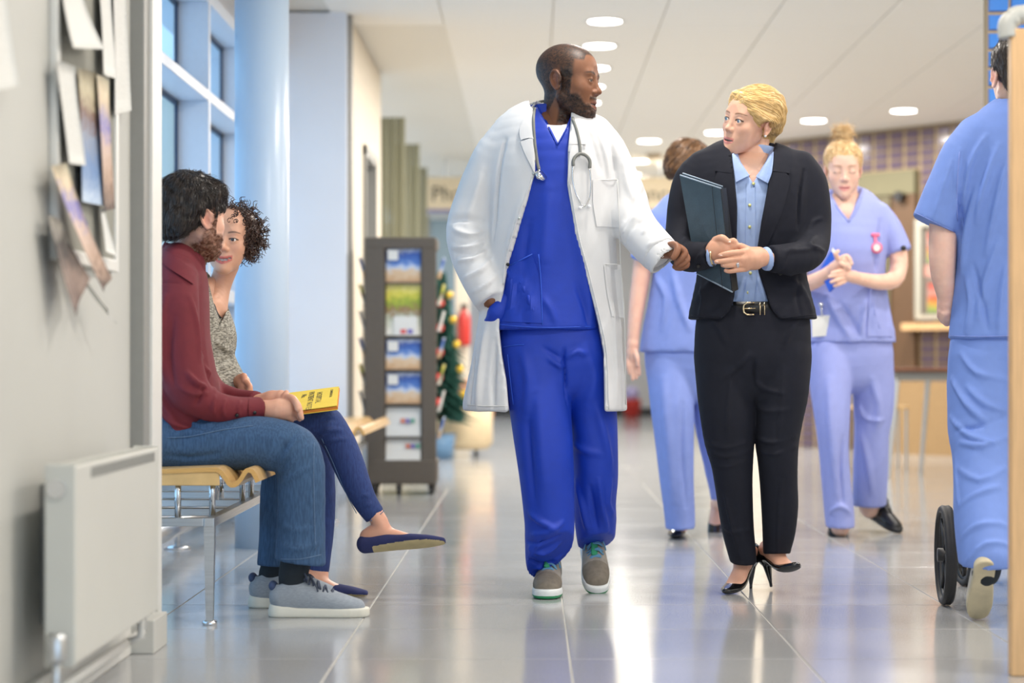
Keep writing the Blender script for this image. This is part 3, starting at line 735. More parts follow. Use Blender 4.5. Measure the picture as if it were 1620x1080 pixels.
b.add(V, Fs + [(0, 1, 2, 3), (n * 4, n * 4 + 3, n * 4 + 2, n * 4 + 1)]); b.build('backrest', mat('peach_fabric', srgb(214, 160, 130), .8), t, True)
for a in range(4): MB().cyl((-.55 + .15 * math.cos(a * 1.57 + .8), 16.9 + .15 * math.sin(a * 1.57 + .8), 0), (-.55 + .15 * math.cos(a * 1.57 + .8), 16.9 + .15 * math.sin(a * 1.57 + .8), .07), .015).build('leg', M['black'], t)
# red bin far down the passage
t = thing('red_bin', 'red bin with a lilac bag of painted light on top, far down the passage', 'bin', P(1000, 656, 28.5) * [1, 1, 0])
bx = P(1000, 600, 28.5)[0]
MB().lathe((bx, 28.5, 0), [(.10, 0), (.13, .24), (.125, .25), (.0, .25)], 18).build('body', M['red'], t, True)
V, Fs = sphere_pts((bx, 28.5, .33), .1, 14, 10); mesh_obj('blob', V, Fs, mat('lilac_light_blob', srgb(190, 180, 226), .5), t, True)  # added ball whose lilac colour stands in for purple light

# ------------------------------------------------------------------ left foreground: radiator and papers
t = thing('radiator', 'white panel radiator on the left wall', 'radiator', (-.96, 4.75, .143))
ya, yb, xa, xb, za, zb = 4.27, 5.22, -.994, -.934, .143, .555
MB().bbox((xb - .012, ya + .008, za), (xb, yb, zb - .004), .004).build('front_panel', M['rad'], t)
MB().bbox((xa, ya + .008, za), (xa + .012, yb, zb - .004), .004).build('back_panel', M['rad'], t)
MB().bbox((xa - .002, ya, za - .004), (xb + .001, ya + .007, zb), .003).build('end_panel', M['rad'], t)
MB().bbox((xa - .002, yb, za - .004), (xb + .001, yb + .007, zb), .003).build('end_panel', M['rad'], t)
g = MB(); n = 44
for q in range(n): g.box((xa + .012, ya + .02 + (yb - ya - .04) * q / n, zb - .012), (xb - .013, ya + .02 + (yb - ya - .04) * (q + .55) / n, zb - .004))
g.build('top_grille', M['rad'], t)
g = MB(); n = 36
for q in range(n): g.box((xa + .02, ya + .03 + (yb - ya - .06) * q / n, za + .02), (xb - .02, ya + .032 + (yb - ya - .06) * q / n, zb - .03))
g.build('fins', M['grey_trim'], t)
g = MB(); n = 30
for q in range(n): g.box((xb - .0005, ya + .16 + (yb - ya - .2) * q / n, zb - .036), (xb + .0015, ya + .16 + (yb - ya - .2) * (q + .6) / n, zb - .014))
g.build('vent_strip', M['grey_trim'], t)
MB().tube([((xa + xb) / 2 - .006, ya + .002, zb - .05), ((xa + xb) / 2 - .006, ya - .012, zb - .05)], .019, 18).build('vent_plug', M['chrome'], t)
b = MB(); vx = (xa + xb) / 2; b.tube([(vx, ya + .01, za + .03), (vx, ya - .03, za + .03)], .013, 12); b.tube([(vx, ya - .03, za + .045), (vx, ya - .03, .09), (vx - .05, ya - .03, .07)], .010, 12)
b.lathe((vx, ya - .03, za + .01), [(.018, 0), (.02, .01), (.02, .05), (.014, .06)], 14); b.build('valve', M['steel'], t, True)
b = MB(); b.tube([(-1.0, 4.25, .07), (-1.0, 5.36, .07)], .011, 12); b.tube([(-.965, 5.16, .14), (-.965, 5.16, .085), (-1.0, 5.16, .07)], .010, 12); b.tube([(-.99, 5.33, .08), (-.99, 5.33, .2), (-1.03, 5.33, .22)], .010, 12)
b.build('pipe', M['white_trim'], t, True)
for yy in (4.5, 5.0): MB().box((-1.058, yy, .2), (-.994, yy + .03, .5)).build('bracket', M['grey_trim'], t)
XW = -1.06
def wq(px, py, off): x = XW + off; y = x * F / (px - CX); return np.array([x, y, EYE + (CY - py) * y / F])
t = thing('notice_board', 'grey felt notice board on the left wall, crowded with papers', 'notice board', wq(120, 396, .005))
yA, yB = XW * F / (82 - CX), XW * F / (172 - CX)
MB().box((XW + .001, yA, 1.02), (XW + .012, yB, 2.05)).build('felt', M['grey_board'], t)
g = MB()
for lo, hi in (((XW + .001, yA - .03, .99), (XW + .02, yA, 2.08)), ((XW + .001, yB, .99), (XW + .02, yB + .03, 2.08)), ((XW + .001, yA, .99), (XW + .02, yB, 1.02)), ((XW + .001, yA, 2.05), (XW + .02, yB, 2.08))): g.bbox(lo, hi, .003)
g.build('frame', M['white_trim'], t)
def paper(name, q, label, m, off=.016, curl=.02, cat='paper', nn=8, group=None):
    """quad given clockwise from top left; bends away from the wall towards its lower edge"""
    A = [wq(*p, off + .008) for p in q]; V = []; N = 6
    for s in (0, .0012):
        for j in range(nn + 1):
            v = j / nn
            for i in range(N + 1):
                u = i / N; p = (A[0] * (1 - u) + A[1] * u) * (1 - v) + (A[3] * (1 - u) + A[2] * u) * v
                p = p + np.array([curl * v * v + .004 * math.sin(u * 5 + v * 3) + s, 0, 0]); V.append(p)
    n = (nn + 1) * (N + 1); Fs = []; id_ = lambda j, i: j * (N + 1) + i
    for j in range(nn):
        for i in range(N):
            f = (id_(j, i), id_(j, i + 1), id_(j + 1, i + 1), id_(j + 1, i)); Fs += [f, tuple(x + n for x in f[::-1])]
    ring = [id_(0, i) for i in range(N)] + [id_(j, N) for j in range(nn)] + [id_(nn, i) for i in range(N, 0, -1)] + [id_(j, 0) for j in range(nn, 0, -1)]
    Fs += [(a, b2, b2 + n, a + n) for a, b2 in zip(ring, ring[1:] + ring[:1])]
    tag(mesh_obj(name, V, Fs, m, None, True), label, cat, group)
M['paper_txt'] = mat('typed_paper', srgb(216, 216, 212), .7, nscale=3, nvar=.08, stretch=(1, 6, 90))
paper('paper_sheet', [(96, -30), (127, -30), (142, 78), (94, 76)], 'white sheet with curling lower corner at the top of the notice board', M['paper'], curl=.03)
paper('paper_sheet', [(88, 96), (120, 105), (124, 262), (100, 258)], 'long white typed sheet on the notice board below the curling sheet', M['paper_txt'], .018, .012)
paper('poster', [(123, 108), (155, 116), (160, 326), (125, 318)], 'blue and brown printed poster in the middle of the notice board', PIC_POST, .017, .006, 'poster')
paper('paper_sheet', [(156, -30), (176, -30), (176, 125), (158, 116)], 'tall white sheet at the upper right of the notice board', M['paper'], .018, .008)
paper('paper_sheet', [(178, -30), (200, -30), (200, 175), (176, 182)], 'white sheet pinned to the wall beside the grey pier', M['paper_txt'], .010, .008)
paper('leaflet', [(153, 118), (174, 128), (172, 330), (158, 335)], 'narrow orange and brown leaflet at the right edge of the board', PIC_LEAF, .022, .01, 'leaflet')
paper('paper_sheet', [(158, 330), (168, 330), (175, 405), (160, 395)], 'small torn white paper at the lower right of the board', M['paper'], .02, .01)
paper('leaflet', [(80, 262), (108, 258), (150, 440), (140, 462)], 'tilted pastel leaflet hanging off the lower notice board', PIC_LEAF, .03, .035, 'leaflet')
paper('leaflet', [(76, 340), (100, 350), (118, 440), (98, 500)], 'dark leaflet behind the tilted pastel one, hanging lowest on the left', picture('dark_leaflet', [(0, (92, 76, 74)), (.4, (150, 130, 120)), (.7, (70, 66, 64)), (1, (176, 170, 160))], seed=7.), .022, .03, 'leaflet')
paper('paper_sheet', [(112, 405), (126, 425), (162, 512), (150, 490)], 'pointed white paper end below the tilted leaflets', M['paper'], .02, .03)
paper('paper_sheet', [(-40, -30), (12, -30), (10, 135), (-40, 150)], 'white sheet on the bare wall left of the notice board', M['paper_txt'], .008, .02)

# ------------------------------------------------------------------ bench
def bench(y0, y1, label):
    t = thing('waiting_bench', label, 'bench', (-1.0, (y0 + y1) / 2, 0))
    prof = [(-1.44, .50), (-1.41, .462), (-1.34, .448), (-1.10, .452), (-.94, .458), (-.905, .455), (-.885, .435), (-.868, .412), (-.850, .425), (-.832, .452), (-.815, .456), (-.800, .445), (-.788, .418)]
    prof = [(p[0], p[1]) for p in spline([np.array([x, z, 0.]) for x, z in prof], 4)]
    ns = 2; L = (y1 - y0) / ns
    for s in range(ns):
        a, c = y0 + L * s + .006, y0 + L * (s + 1) - .006; V = []; n = len(prof)
        for yy in (a, c):
            for i, (x, z) in enumerate(prof):
                tx = prof[min(i + 1, n - 1)][0] - prof[max(i - 1, 0)][0]; tz = prof[min(i + 1, n - 1)][1] - prof[max(i - 1, 0)][1]; l = math.hypot(tx, tz)
                V += [(x, yy, z), (x + tz / l * .013, yy, z - tx / l * .013)]
        Fs = []; mi = []
        for i in range(n - 1):
            q = 2 * i; w = 2 * n
            Fs += [(q, q + 2, q + 2 + w, q + w), (q + 1, q + 1 + w, q + 3 + w, q + 3)]; mi += [0, 0]
            Fs += [(q, q + 1, q + 3, q + 2), (q + w, q + 2 + w, q + 3 + w, q + 1 + w)]; mi += [1, 1]
        Fs += [(0, 2 * n, 2 * n + 1, 1), (2 * n - 2, 2 * n - 1, 4 * n - 1, 4 * n - 2)]; mi += [1, 1]
        st = mesh_obj('seat', V, Fs, [M['ply'], M['plyedge']], t, False, None, mi)
        MB().bbox((-1.38, a + .004, .405), (-.905, a + .016, .446), .003).build('apron', M['ply'], t)
        for x in (-1.3, -1.03):
            for yy in (a + .03, c - .06): MB().cyl((x, yy, .312), (x, yy, .442), .0095, None, 12).build('post', M['chrome'], t, True)
        for yy in (a + .10, c - .1): MB().cyl((-.94, yy, .312), (-.94, yy, .45), .0095, None, 12).build('post', M['chrome'], t, True)
    for x in (-1.40, -.934): MB().bbox((x - .015, y0, .285), (x + .015, y1, .312), .002).build('rail', M['steel'], t)
    k = int((y1 - y0) / .42)
    for q in range(k + 1):
        yy = y0 + (y1 - y0 - .04) * q / k; MB().bbox((-1.384, yy, .287), (-.950, yy + .04, .311), .002).build('cross_bar', M['steel'], t)
    for x in (-1.40, -.934):
        for yy in (y0 + .002, y1 - .032):
            MB().add([(x + sx * w, yy + .015 + sy * w, z) for z, w in ((.012, .0105), (.286, .0155)) for sx, sy in ((-1, -1), (1, -1), (1, 1), (-1, 1))], [(0, 3, 2, 1), (4, 5, 6, 7), (0, 1, 5, 4), (1, 2, 6, 5), (2, 3, 7, 6), (3, 0, 4, 7)]).build('leg', M['steel'], t)
            MB().lathe((x, yy + .015, 0), [(.021, 0), (.0215, .004), (.0215, .010), (.016, .014)], 20).build('foot', M['chrome'], t, True)
bench(6.05, 7.75, 'plywood waiting bench on a steel frame under the seated couple')
bench(9.9, 11.7, 'plywood waiting bench farther back, half hidden behind the seated woman\'s legs')

# ------------------------------------------------------------------ brochure stand
t = thing('brochure_stand', 'dark brown freestanding brochure stand on casters', 'display stand', (-.748, 12.1, 0))
yF = 12.0; x0, x1 = -.957, -.545; z0, z1 = .06, 1.476
for xa, xb in ((x0, x0 + .115), (x1 - .085, x1)): MB().bbox((xa, yF, z0), (xb, yF + .05, z1), .006).build('post', M['stand'], t)
MB().bbox((x0, yF - .004, z1 - .06), (x1, yF + .34, z1 + .006), .01).build('top', M['stand'], t)
MB().bbox((x0, yF - .004, z0), (x1, yF + .34, .20), .01).build('base', M['stand'], t)
MB().box((x0 + .02, yF + .06, .19), (x1 - .02, yF + .30, z1 - .05)).build('core', M['stand'], t)
lip = []
cx0, cx1 = x0 + .117, x1 - .087
rowsz = [(392, 446, PIC_SEA), (449, 530, PIC_MEADOW), (536, 584, PIC_SEA), (589, 638, PIC_SEA), (644, 690, None), (684, 728, None)]
for k, (pa, pb, pm) in enumerate(rowsz):
    za, zb = EYE + (CY - pb) * yF / F, EYE + (CY - pa) * yF / F
    b = MB(); b.add([(cx0 + .004, yF + .012 - (.008 if k == 5 else 0), za), (cx1 - .004 , yF + .012 - (.008 if k == 5 else 0), za), (cx1 - .004, yF + .04, zb), (cx0 + .004, yF + .04, zb), (cx0 + .004, yF + .022, za), (cx1 - .004, yF + .022, za), (cx1 - .004, yF + .05, zb), (cx0 + .004, yF + .05, zb)],
        [(0, 1, 2, 3), (7, 6, 5, 4), (0, 4, 5, 1), (3, 2, 6, 7), (0, 3, 7, 4), (1, 5, 6, 2)])
    lab = ('seascape brochure in the top pocket of the stand', 'yellow green meadow brochure in the second pocket of the stand', 'seascape brochure in the third pocket of the stand', 'seascape brochure in the fourth pocket of the stand', 'white brochure with coloured logo, rear one in the bottom pocket', 'white brochure with coloured logo, front one in the bottom pocket')[k]
    if pm is None:
        br = thing('brochure', lab, 'brochure', ((cx0 + cx1) / 2, yF, za), 'brochures in the stand'); b.build('cover', M['paper'], br)
        for q, cc in enumerate(((214, 120, 90), (120, 110, 180), (90, 160, 140))):
            xx = cx0 + .09 + (.03 if k == 5 else 0) + q * .028; MB().box((xx, yF + .008, zb - .09), (xx + .024, yF + .014, zb - .066)).build('logo', mat('logo_%d%d' % (k, q), srgb(*cc), .5), br)
    else:
        br = thing('brochure', lab, 'brochure', ((cx0 + cx1) / 2, yF, za), 'brochures in the stand'); b.build('cover', pm, br)
        if k != 1: MB().box((cx0 + .015, yF + .010, zb - .07), (cx0 + .075, yF + .02, zb - .012)).build('title_block', M['paper'], br)
    MB().box((cx0, yF + .002, za - .012), (cx1, yF + .03, za - .002)).build('pocket_edge', M['stand'], t)
za = EYE + (CY - 533) * yF / F
br = thing('brochure', 'small white card with coloured logo in the second pocket', 'brochure', (-.7, yF, za), 'brochures in the stand')
MB().box((-.79, yF + .006, za), (-.655, yF + .011, za + .12)).build('cover', M['paper'], br)
for q, cc in enumerate(((214, 90, 90), (120, 110, 180))): MB().box((-.75 + .04 * q, yF + .002, za + .02), (-.72 + .04 * q, yF + .006, za + .045)).build('logo', mat('card_logo_%d' % q, srgb(*cc), .5), br)
g = MB(); n = 0
for side, xx in ((-1, x0), (1, x1)):
    for k in range(7):
        z = .32 + k * .155
        b = MB(); b.add([(xx, yF + .08, z), (xx, yF + .27, z), (xx + side * .035, yF + .27, z + .12), (xx + side * .035, yF + .08, z + .12), (xx + side * .012, yF + .08, z), (xx + side * .012, yF + .27, z), (xx + side * .043, yF + .27, z + .12), (xx + side * .043, yF + .08, z + .12)],
            [(0, 1, 2, 3), (7, 6, 5, 4), (0, 4, 5, 1), (3, 2, 6, 7), (0, 3, 7, 4), (1, 5, 6, 2)])
        tag(b.build('brochure', [PIC_SEA, M['paper'], PIC_MEADOW][k % 3]), 'brochure sticking out of the %s side of the stand, number %s from the floor' % ('left' if side < 0 else 'right', ('one', 'two', 'three', 'four', 'five', 'six', 'seven')[k]), 'brochure', 'brochures in the stand')
for xx, yy in ((x0 + .05, yF + .04), (x1 - .03, yF + .04), (x0 + .05, yF + .3), (x1 - .03, yF + .3), (-.76, yF + .02)):
    b = MB(); b.tube([(xx - .012, yy, .03), (xx + .012, yy, .03)], .03, 16); c = b.build('caster', M['black'], t); MB().box((xx - .018, yy - .02, .03), (xx + .018, yy + .02, .065)).build('fork', M['stand'], c)

# ------------------------------------------------------------------ table and chair at the back right
ty = 13.9
t = thing('cafe_table', 'square dark topped table on splayed grey legs by the tiled wall', 'table', (2.6, ty, 0))
MB().bbox((2.36, ty - .25, .70), (2.86, ty + .35, .725), .004).build('tabletop', M['darkwood'], t)
MB().bbox((2.40, ty - .20, .64), (2.82, ty + .30, .70), .003).build('apron', M['grey_trim'], t)
for (xa, ya, xb, yb) in ((2.41, ty - .18, 2.34, ty - .25), (2.47, ty + .28, 2.42, ty + .34), (2.78, ty - .18, 2.80, ty - .25), (2.70, ty + .28, 2.66, ty + .34)): MB().cyl((xa, ya, .65), (xb, yb, 0), .018, .014).build('leg', M['steel'], t)
t = thing('cafe_chair', 'pale wooden chair back showing behind the splayed leg table', 'chair', (2.43, 14.9, 0))
MB().bbox((2.28, 14.75, .43), (2.68, 15.15, .45), .004).build('seat', M['ply'], t)
b = MB(); V = []; Fs = []
for q in range(9):
    a = R(100) + R(80) * q / 8
    for rr, zz in ((.22, .66), (.22, .84), (.205, .84), (.205, .66)): V.append((2.50 + rr * math.cos(a) , 14.92 + rr * math.sin(a), zz))
for q in range(8):
    for s in range(4): Fs.append((q * 4 + s, q * 4 + (s + 1) % 4, q * 4 + 4 + (s + 1) % 4, q * 4 + 4 + s))
b.add(V, Fs + [(0, 1, 2, 3), (32, 35, 34, 33)]); b.build('backrest', M['ply'], t, True)
for xx, yy in ((2.30, 14.78), (2.66, 14.78), (2.30, 15.12), (2.66, 15.12)): MB().cyl((xx, yy, 0), (xx, yy, .44), .011).build('leg', M['steel'], t)
for xx, yy in ((2.46, 15.13), (2.29, 14.93)): MB().cyl((xx, yy, .44), (xx, yy, .74), .009).build('back_post', M['steel'], t)

# ------------------------------------------------------------------ wooden screen at the right edge
t = thing('wooden_screen', 'tall pale wooden screen end with rounded grey cap at the right edge', 'screen', (1.29, 5.1, 0))
MB().bbox((1.168, 5.07, 0), (1.42, 5.11, 1.575), .004).build('board', M['wood'], t)
g = MB(); cp = [(1.165, 5.09, 1.555), (1.163, 5.09, 1.585), (1.175, 5.09, 1.60), (1.21, 5.09, 1.612), (1.42, 5.09, 1.614)]
g.tube(spline([np.array(p) for p in cp], 4), .024, 14); g.build('cap_rail', mat('grey_plastic_cap', srgb(186, 186, 180), .45), t, True)
# lamps outside the frame: the rest of the ceiling grid
NUM = ('first', 'second', 'third', 'fourth', 'fifth')
for a, xx in enumerate((.434, 2.2, 4.0)):
    for c, yy in enumerate((2.0, 4.4, 6.6, 8.4, 10.3)):
        downlight(xx, yy, 'recessed downlight overhead, %s row from the windows, %s lamp from the entrance' % (NUM[a], NUM[c]), 18, 'overhead downlights out of the frame')
downlight(1.19, 28.0, 'recessed downlight at the far end of the passage by the back wall', 12)
# ------------------------------------------------------------------ people: shared builders
def skin_mat(name, rough=.45, sss=.12):
    return mat(name, (1, 1, 1), rough, nscale=60, nvar=.035, bump=.12, bscale=420, attr=True, sss=sss, spec=.4)
M['skin_light'] = skin_mat('fair_skin'); M['skin_dark'] = skin_mat('deep_brown_skin', .5, .05)
M['eye_white'] = mat('eye_white', srgb(228, 224, 220), .12, nvar=.01, coat=1.); M['pupil'] = mat('pupil', (.006, .006, .006), .08, coat=1.)
M['iris_brown'] = mat('brown_iris', srgb(66, 40, 24), .15, coat=1.); M['iris_blue'] = mat('blue_iris', srgb(92, 128, 156), .15, coat=1.)

def lin(c): return np.array(srgb(*c))
def head(org, yaw, pitch, roll, sc, o, neck, h=.0024, bib=()):
    """head with face, ears and neck. org: world point midway between the ears at eye level; neck: nodes in world space.
    returns V (world), Q, colours, world->local and local->world functions"""
    Rm = np.array((Matrix.Rotation(R(yaw), 3, 'Z') @ Matrix.Rotation(R(pitch), 3, 'X') @ Matrix.Rotation(R(roll), 3, 'Y')))
    org = np.asarray(org, float)
    toL = lambda p: (np.asarray(p) - org) @ Rm / sc
    toW = lambda p: np.asarray(p) * sc @ Rm.T + org
    nk = [(toL(p), a / sc, b / sc) for p, a, b in neck]; bb = [(toL(p), a / sc, b / sc) for p, a, b in bib]
    pts = np.array([n[0] for n in nk + bb]) if nk + bb else np.zeros((1, 3)); mr = max([max(n[1], n[2]) for n in nk + bb] + [.0])
    lo = np.minimum([-.10, -.135, -.135], pts.min(0) - mr - .01); hi = np.maximum([.10, .13, .135], pts.max(0) + mr + .01)
    S = SDF(lo, hi, h); e, c = S.ell, S.cone
    w, jw, nz, fem = o.get('w', 1), o.get('jaw', 1), o.get('nose', 1), o.get('fem', 0)
    e((0, .017, .038), (.074 * w, .095, .080))
    e((0, -.022, .028), (.063 * w, .060, .064), k=.03)
    e((0, -.028, -.035), (.056 * jw, .056, .074), k=.03)
    for s in (-1, 1):
        if fem: c((s * .043 * jw, .006, -.048), (s * .014 * jw, -.060, -.097), .0135, .0125, k=.03)
        else: c((s * .048 * jw, .004, -.056), (s * .018 * jw, -.060, -.098), .016, .0145, k=.03)
        e((s * .039, -.052, -.024), (.022, .020, .019), k=.03); e((s * .031 * (.95 if fem else 1), -.045, -.050), (.022, .022, .030), k=.03)
    e((0, -.070 - .005 * fem, -.099 - .001 * fem), (.021 * jw, .018, .0155), k=.02)
    e((0, -.064 - .002 * fem, -.068), (.030, .024, .026), k=.02)
    if not fem: c((-.036, -.072, .021), (.036, -.072, .021), .0115, k=.015)
    else: c((-.034, -.069, .022), (.034, -.069, .022), .0095, k=.02)
    for s in (-1, 1): e((s * .031, -.096, .001), (.0175, .017, .0115), k=.014, op='sub')
    # nose
    c((0, -.078, .010), (0, -.0895 - .004 * nz, -.022), .0072, .0082 * nz, k=.012)
    e((0, -.0935 - .003 * nz, -.0305), (.0105 * nz, .0118, .0095), k=.008)
    for s in (-1, 1):
        e((s * .0122 * nz, -.0865, -.0345), (.0082 * nz, .0105, .0078), k=.006)
        e((s * .0062 * nz, -.0935, -.0425), (.0032, .0045, .0045), k=.003, op='sub')
    # lids and eye opening
    lid = o.get('lid', .0048); ly = o.get('lidz', -.0004)
    for s in (-1, 1):
        e((s * .031, -.0712, .0), .0146, k=.008)
        if lid > .0012: e((s * .031, -.089, ly), (.0136, .0135, lid), k=.0012, op='sub')
    # mouth
    lp = o.get('lips', 1.); sm = o.get('smile', 0.); mw = .0245 + .006 * sm; cz = -.0690 + .006 * sm; dr = o.get('open', .0)
    for s in (-1, 1):
        c((s * mw, -.0745, cz), (s * .006, -.0865, -.0640), .0024, .0050 * lp, k=.004); c((s * .006, -.0865, -.0640), (0, -.0863, -.0648), .0050 * lp, .0046 * lp, k=.002)
        c((s * mw, -.0745, cz), (s * .005, -.0850, -.0755 - dr), .0024, .0060 * lp, k=.004); c((s * .005, -.0850, -.0755 - dr), (0, -.0855, -.0757 - dr), .0060 * lp, k=.002)
    op = .0012 + dr * .75 + .0022 * sm
    for t in (-1, -.5, 0, .5, 1): e((t * (mw - .0085), -.092 + .004 * t * t, -.0697 - dr * .5 + .006 * sm * t * t), (.0075, .0155, op * (1 - .5 * t * t)), k=.0008, op='sub')
    if op > .002: e((0, -.0705, -.0690 - dr * .5), (.020 + .004 * sm, .0085, .008), k=0)
    # ears
    if not o.get('noear'):
        for s in (-1, 1):
            Me = np.array(Matrix.Rotation(s * R(24), 3, 'Z') @ Matrix.Rotation(R(-10), 3, 'X')); ec = np.array((s * .0735 * w, .018, -.008)); T = lambda p: ec + Me @ np.array((s * p[0], p[1], p[2]))
            e(T((0, 0, 0)), (.0055, .0165, .029), k=.008, rot=Me)
            hx = [(-.001, -.012, -.006), (.003, -.015, .012), (.005, -.006, .027), (.006, .008, .028), (.0065, .017, .016), (.006, .0165, 0), (.004, .011, -.014), (.001, .001, -.027), (0, -.008, -.024)]
            hp = spline([T(p) for p in hx], 3)
            for p, q in zip(hp[:-1], hp[1:]): c(p, q, .0036, k=.003)
            e(T((.006, -.001, -.003)), (.0055, .0085, .015), k=.004, op='sub', rot=Me)
            c(T((.004, -.0125, -.009)), T((.004, -.0115, -.001)), .0038, k=.004)
    if nk: S.chain(nk, u=Rm.T @ np.array([1., 0, 0]), k=o.get('neckk', .02), cut=(False, False))
    if bb: S.chain(bb, u=Rm.T @ np.array([1., 0, 0]), k=.02)
    V, Q = S.mesh(1); x, y, z = V.T; ax = np.abs(x); face = y < -.03
    N = vnormals(V, Q)
    sk = lin(o['skin']); Cc = np.tile(sk, (len(V), 1))
    def mix(m, col, f=1.): 
        m = np.clip(m * f, 0, 1)[:, None]; Cc[:] = Cc * (1 - m) + np.asarray(col) * m
    g = lambda q: np.exp(-q)
    blush = lin(o.get('blush', (214, 140, 124)))
    mix(g(((ax - .042) / .018) ** 2 + ((z + .03) / .016) ** 2) * face, blush, .18); mix(g((x / .012) ** 2 + ((z + .034) / .010) ** 2) * (y < -.085), blush, .18)
    mix(g(((ax - .076) / .012) ** 2 + ((y - .018) / .02) ** 2 + ((z + .008) / .03) ** 2), blush, .45)
    nb = vnoise(V * 330, 3); nb2 = vnoise(V * 60, 4)
    # lips
    zu = -.0590 - .10 * ax + .006 * sm * (ax / .024); zl = -.0825 - dr + (ax / (mw)) ** 2 * .0105 + .003 * sm * (ax / .024)
    lipm = sstep(z, zl - .001, zl + .0012) * (1 - sstep(z, zu - .0012, zu + .001)) * (1 - sstep(ax, mw - .001, mw + .0015)) * (y < -.072)
    mix(lipm, lin(o.get('lipc', (190, 110, 104))), .85)
    # hair on the face
    if 'beard' in o:
        up = -.070 + .030 * sstep(ax, .040, .070)                        # upper edge of the cheek beard
        bm_ = (1 - sstep(z, up - .010, up + .006)) * (1 - sstep(y, .012, .022)) * sstep(z, -.150, -.128) * (1 - .0 * ax)
        st = g(((z + .052) / .0065) ** 2) * (ax < .031) * (y < -.06)       # moustache
        side = sstep(ax, .052, .060) * (1 - sstep(np.abs(y + .012), .014, .022)) * (1 - sstep(z, .02, .04)) * (z > -.08)
        hollow = g((x / .013) ** 2 + ((z + .0865 + dr) / .003) ** 2)
        m_ = np.clip(np.maximum(np.maximum(bm_, st), side) * (1 - lipm) * (1 - .35 * hollow), 0, 1) * (z < .06)
        nx_ = np.abs(N[:, 2]) < 2
        mix(m_ * (.62 + .55 * nb) , lin(o['beard']), o.get('beardf', .95)); V = V + N * (m_ * (o.get('beardh', .0015)) * (.4 + 1.1 * vnoise(V * 170, 8)))[:, None]
    if 'scalp' in o:
        hl = sstep(z, .052, .062) * (y > -.09) + 0
        front = sstep(z - (.060 + .02 * (y < -.06) - .18 * (ax - .03).clip(0) * 0), -.004, .006)
        sidem = sstep(y, -.040, -.028) * sstep(z, .0 - 2 * (y.clip(0, .05)), .012 - 2 * (y.clip(0, .05)))
        back = sstep(y, .04, .06) * sstep(z, -.062, -.048)
        m_ = np.clip(np.maximum(np.maximum(front * (y > -.075), sidem), back), 0, 1)
        ear_ = np.clip(g(((ax - .078) / .009) ** 2 + ((y - .018) / .018) ** 2 + ((z + .01) / .03) ** 2) * 2.2, 0, 1)
        mix(m_ * (1 - ear_) * (.6 + .6 * nb), lin(o['scalp']), o.get('scalpf', .8))
    br = lin(o.get('brow', (60, 44, 34))); bz = .0215 + .0045 * (1 - ((ax - .034) / .022) ** 2) + o.get('browz', 0)
    bw = .0032 * (1 - .55 * sstep(ax, .03, .053)) * o.get('browt', 1)
    mix(g(((z - bz) / bw) ** 2) * sstep(ax, .010, .016) * (1 - sstep(ax, .049, .055)) * (y < -.035), br, o.get('browf', .8))
    # lash line, inside of the lids
    q = ((ax - .031) / .0138) ** 2 + ((z - ly) / max(lid + .0006, .002)) ** 2; near = (y < -.062)
    mix(g(((q - 1.15) / (.75 if fem else .45)) ** 2) * (z > ly - .0005) * near * (ax > .015) * (ax < .048), lin((30, 22, 20)), 1. if fem else .7)
    if lid > .002: mix(g(((q - 1.) / .4) ** 2) * (z <= ly - .001) * near * (ax > .015) * (ax < .048), np.array(sk) * .55, .4)
    if op > .002:
        zz = z + .0697 + dr * .5 - .006 * sm * (x / mw) ** 2
        inm = (y > -.0835 + .10 * ax * ax / .024) & (y < -.055) & (ax < mw - .003) & (np.abs(zz) < op + .0012)
        Cc[inm & (zz > -.0008 - .002 * sm)] = lin((214, 208, 200)); Cc[inm & (zz <= -.0008 - .002 * sm)] = lin((70, 30, 28))
    if 'paint' in o: o['paint'](V, N, mix)
    return toW(V), Q, Cc, toW, toL
def eyes(parent, toW, Rgaze, iris, sc):
    """two eyeballs; Rgaze: (left-right, up-down) degrees in head space"""
    for s in (-1, 1):
        c = np.array((s * .031, -.0712, 0)); V = []; Fs = []; mi = []
        ang = [0, 6, 12.5, 16, 22, 29, 45, 70, 100, 135, 180]; n = 20; rm = np.array(Euler((R(Rgaze[1]), 0, R(Rgaze[0]))).to_matrix())
        for a in ang:
            for k in range(n):
                ph = 2 * math.pi * k / n; d = np.array((math.sin(R(a)) * math.cos(ph), -math.cos(R(a)), math.sin(R(a)) * math.sin(ph))); V.append(c + rm @ d * .0131)
        for i in range(len(ang) - 1):
            for k in range(n): Fs.append((i * n + k, i * n + (k + 1) % n, (i + 1) * n + (k + 1) % n, (i + 1) * n + k)); mi.append(0 if ang[i + 1] <= 12.6 else 1 if ang[i + 1] <= 29 else 2)
        mesh_obj('eye', toW(np.array(V)), Fs, [M['pupil'], iris, M['eye_white']], parent, True, None, mi)

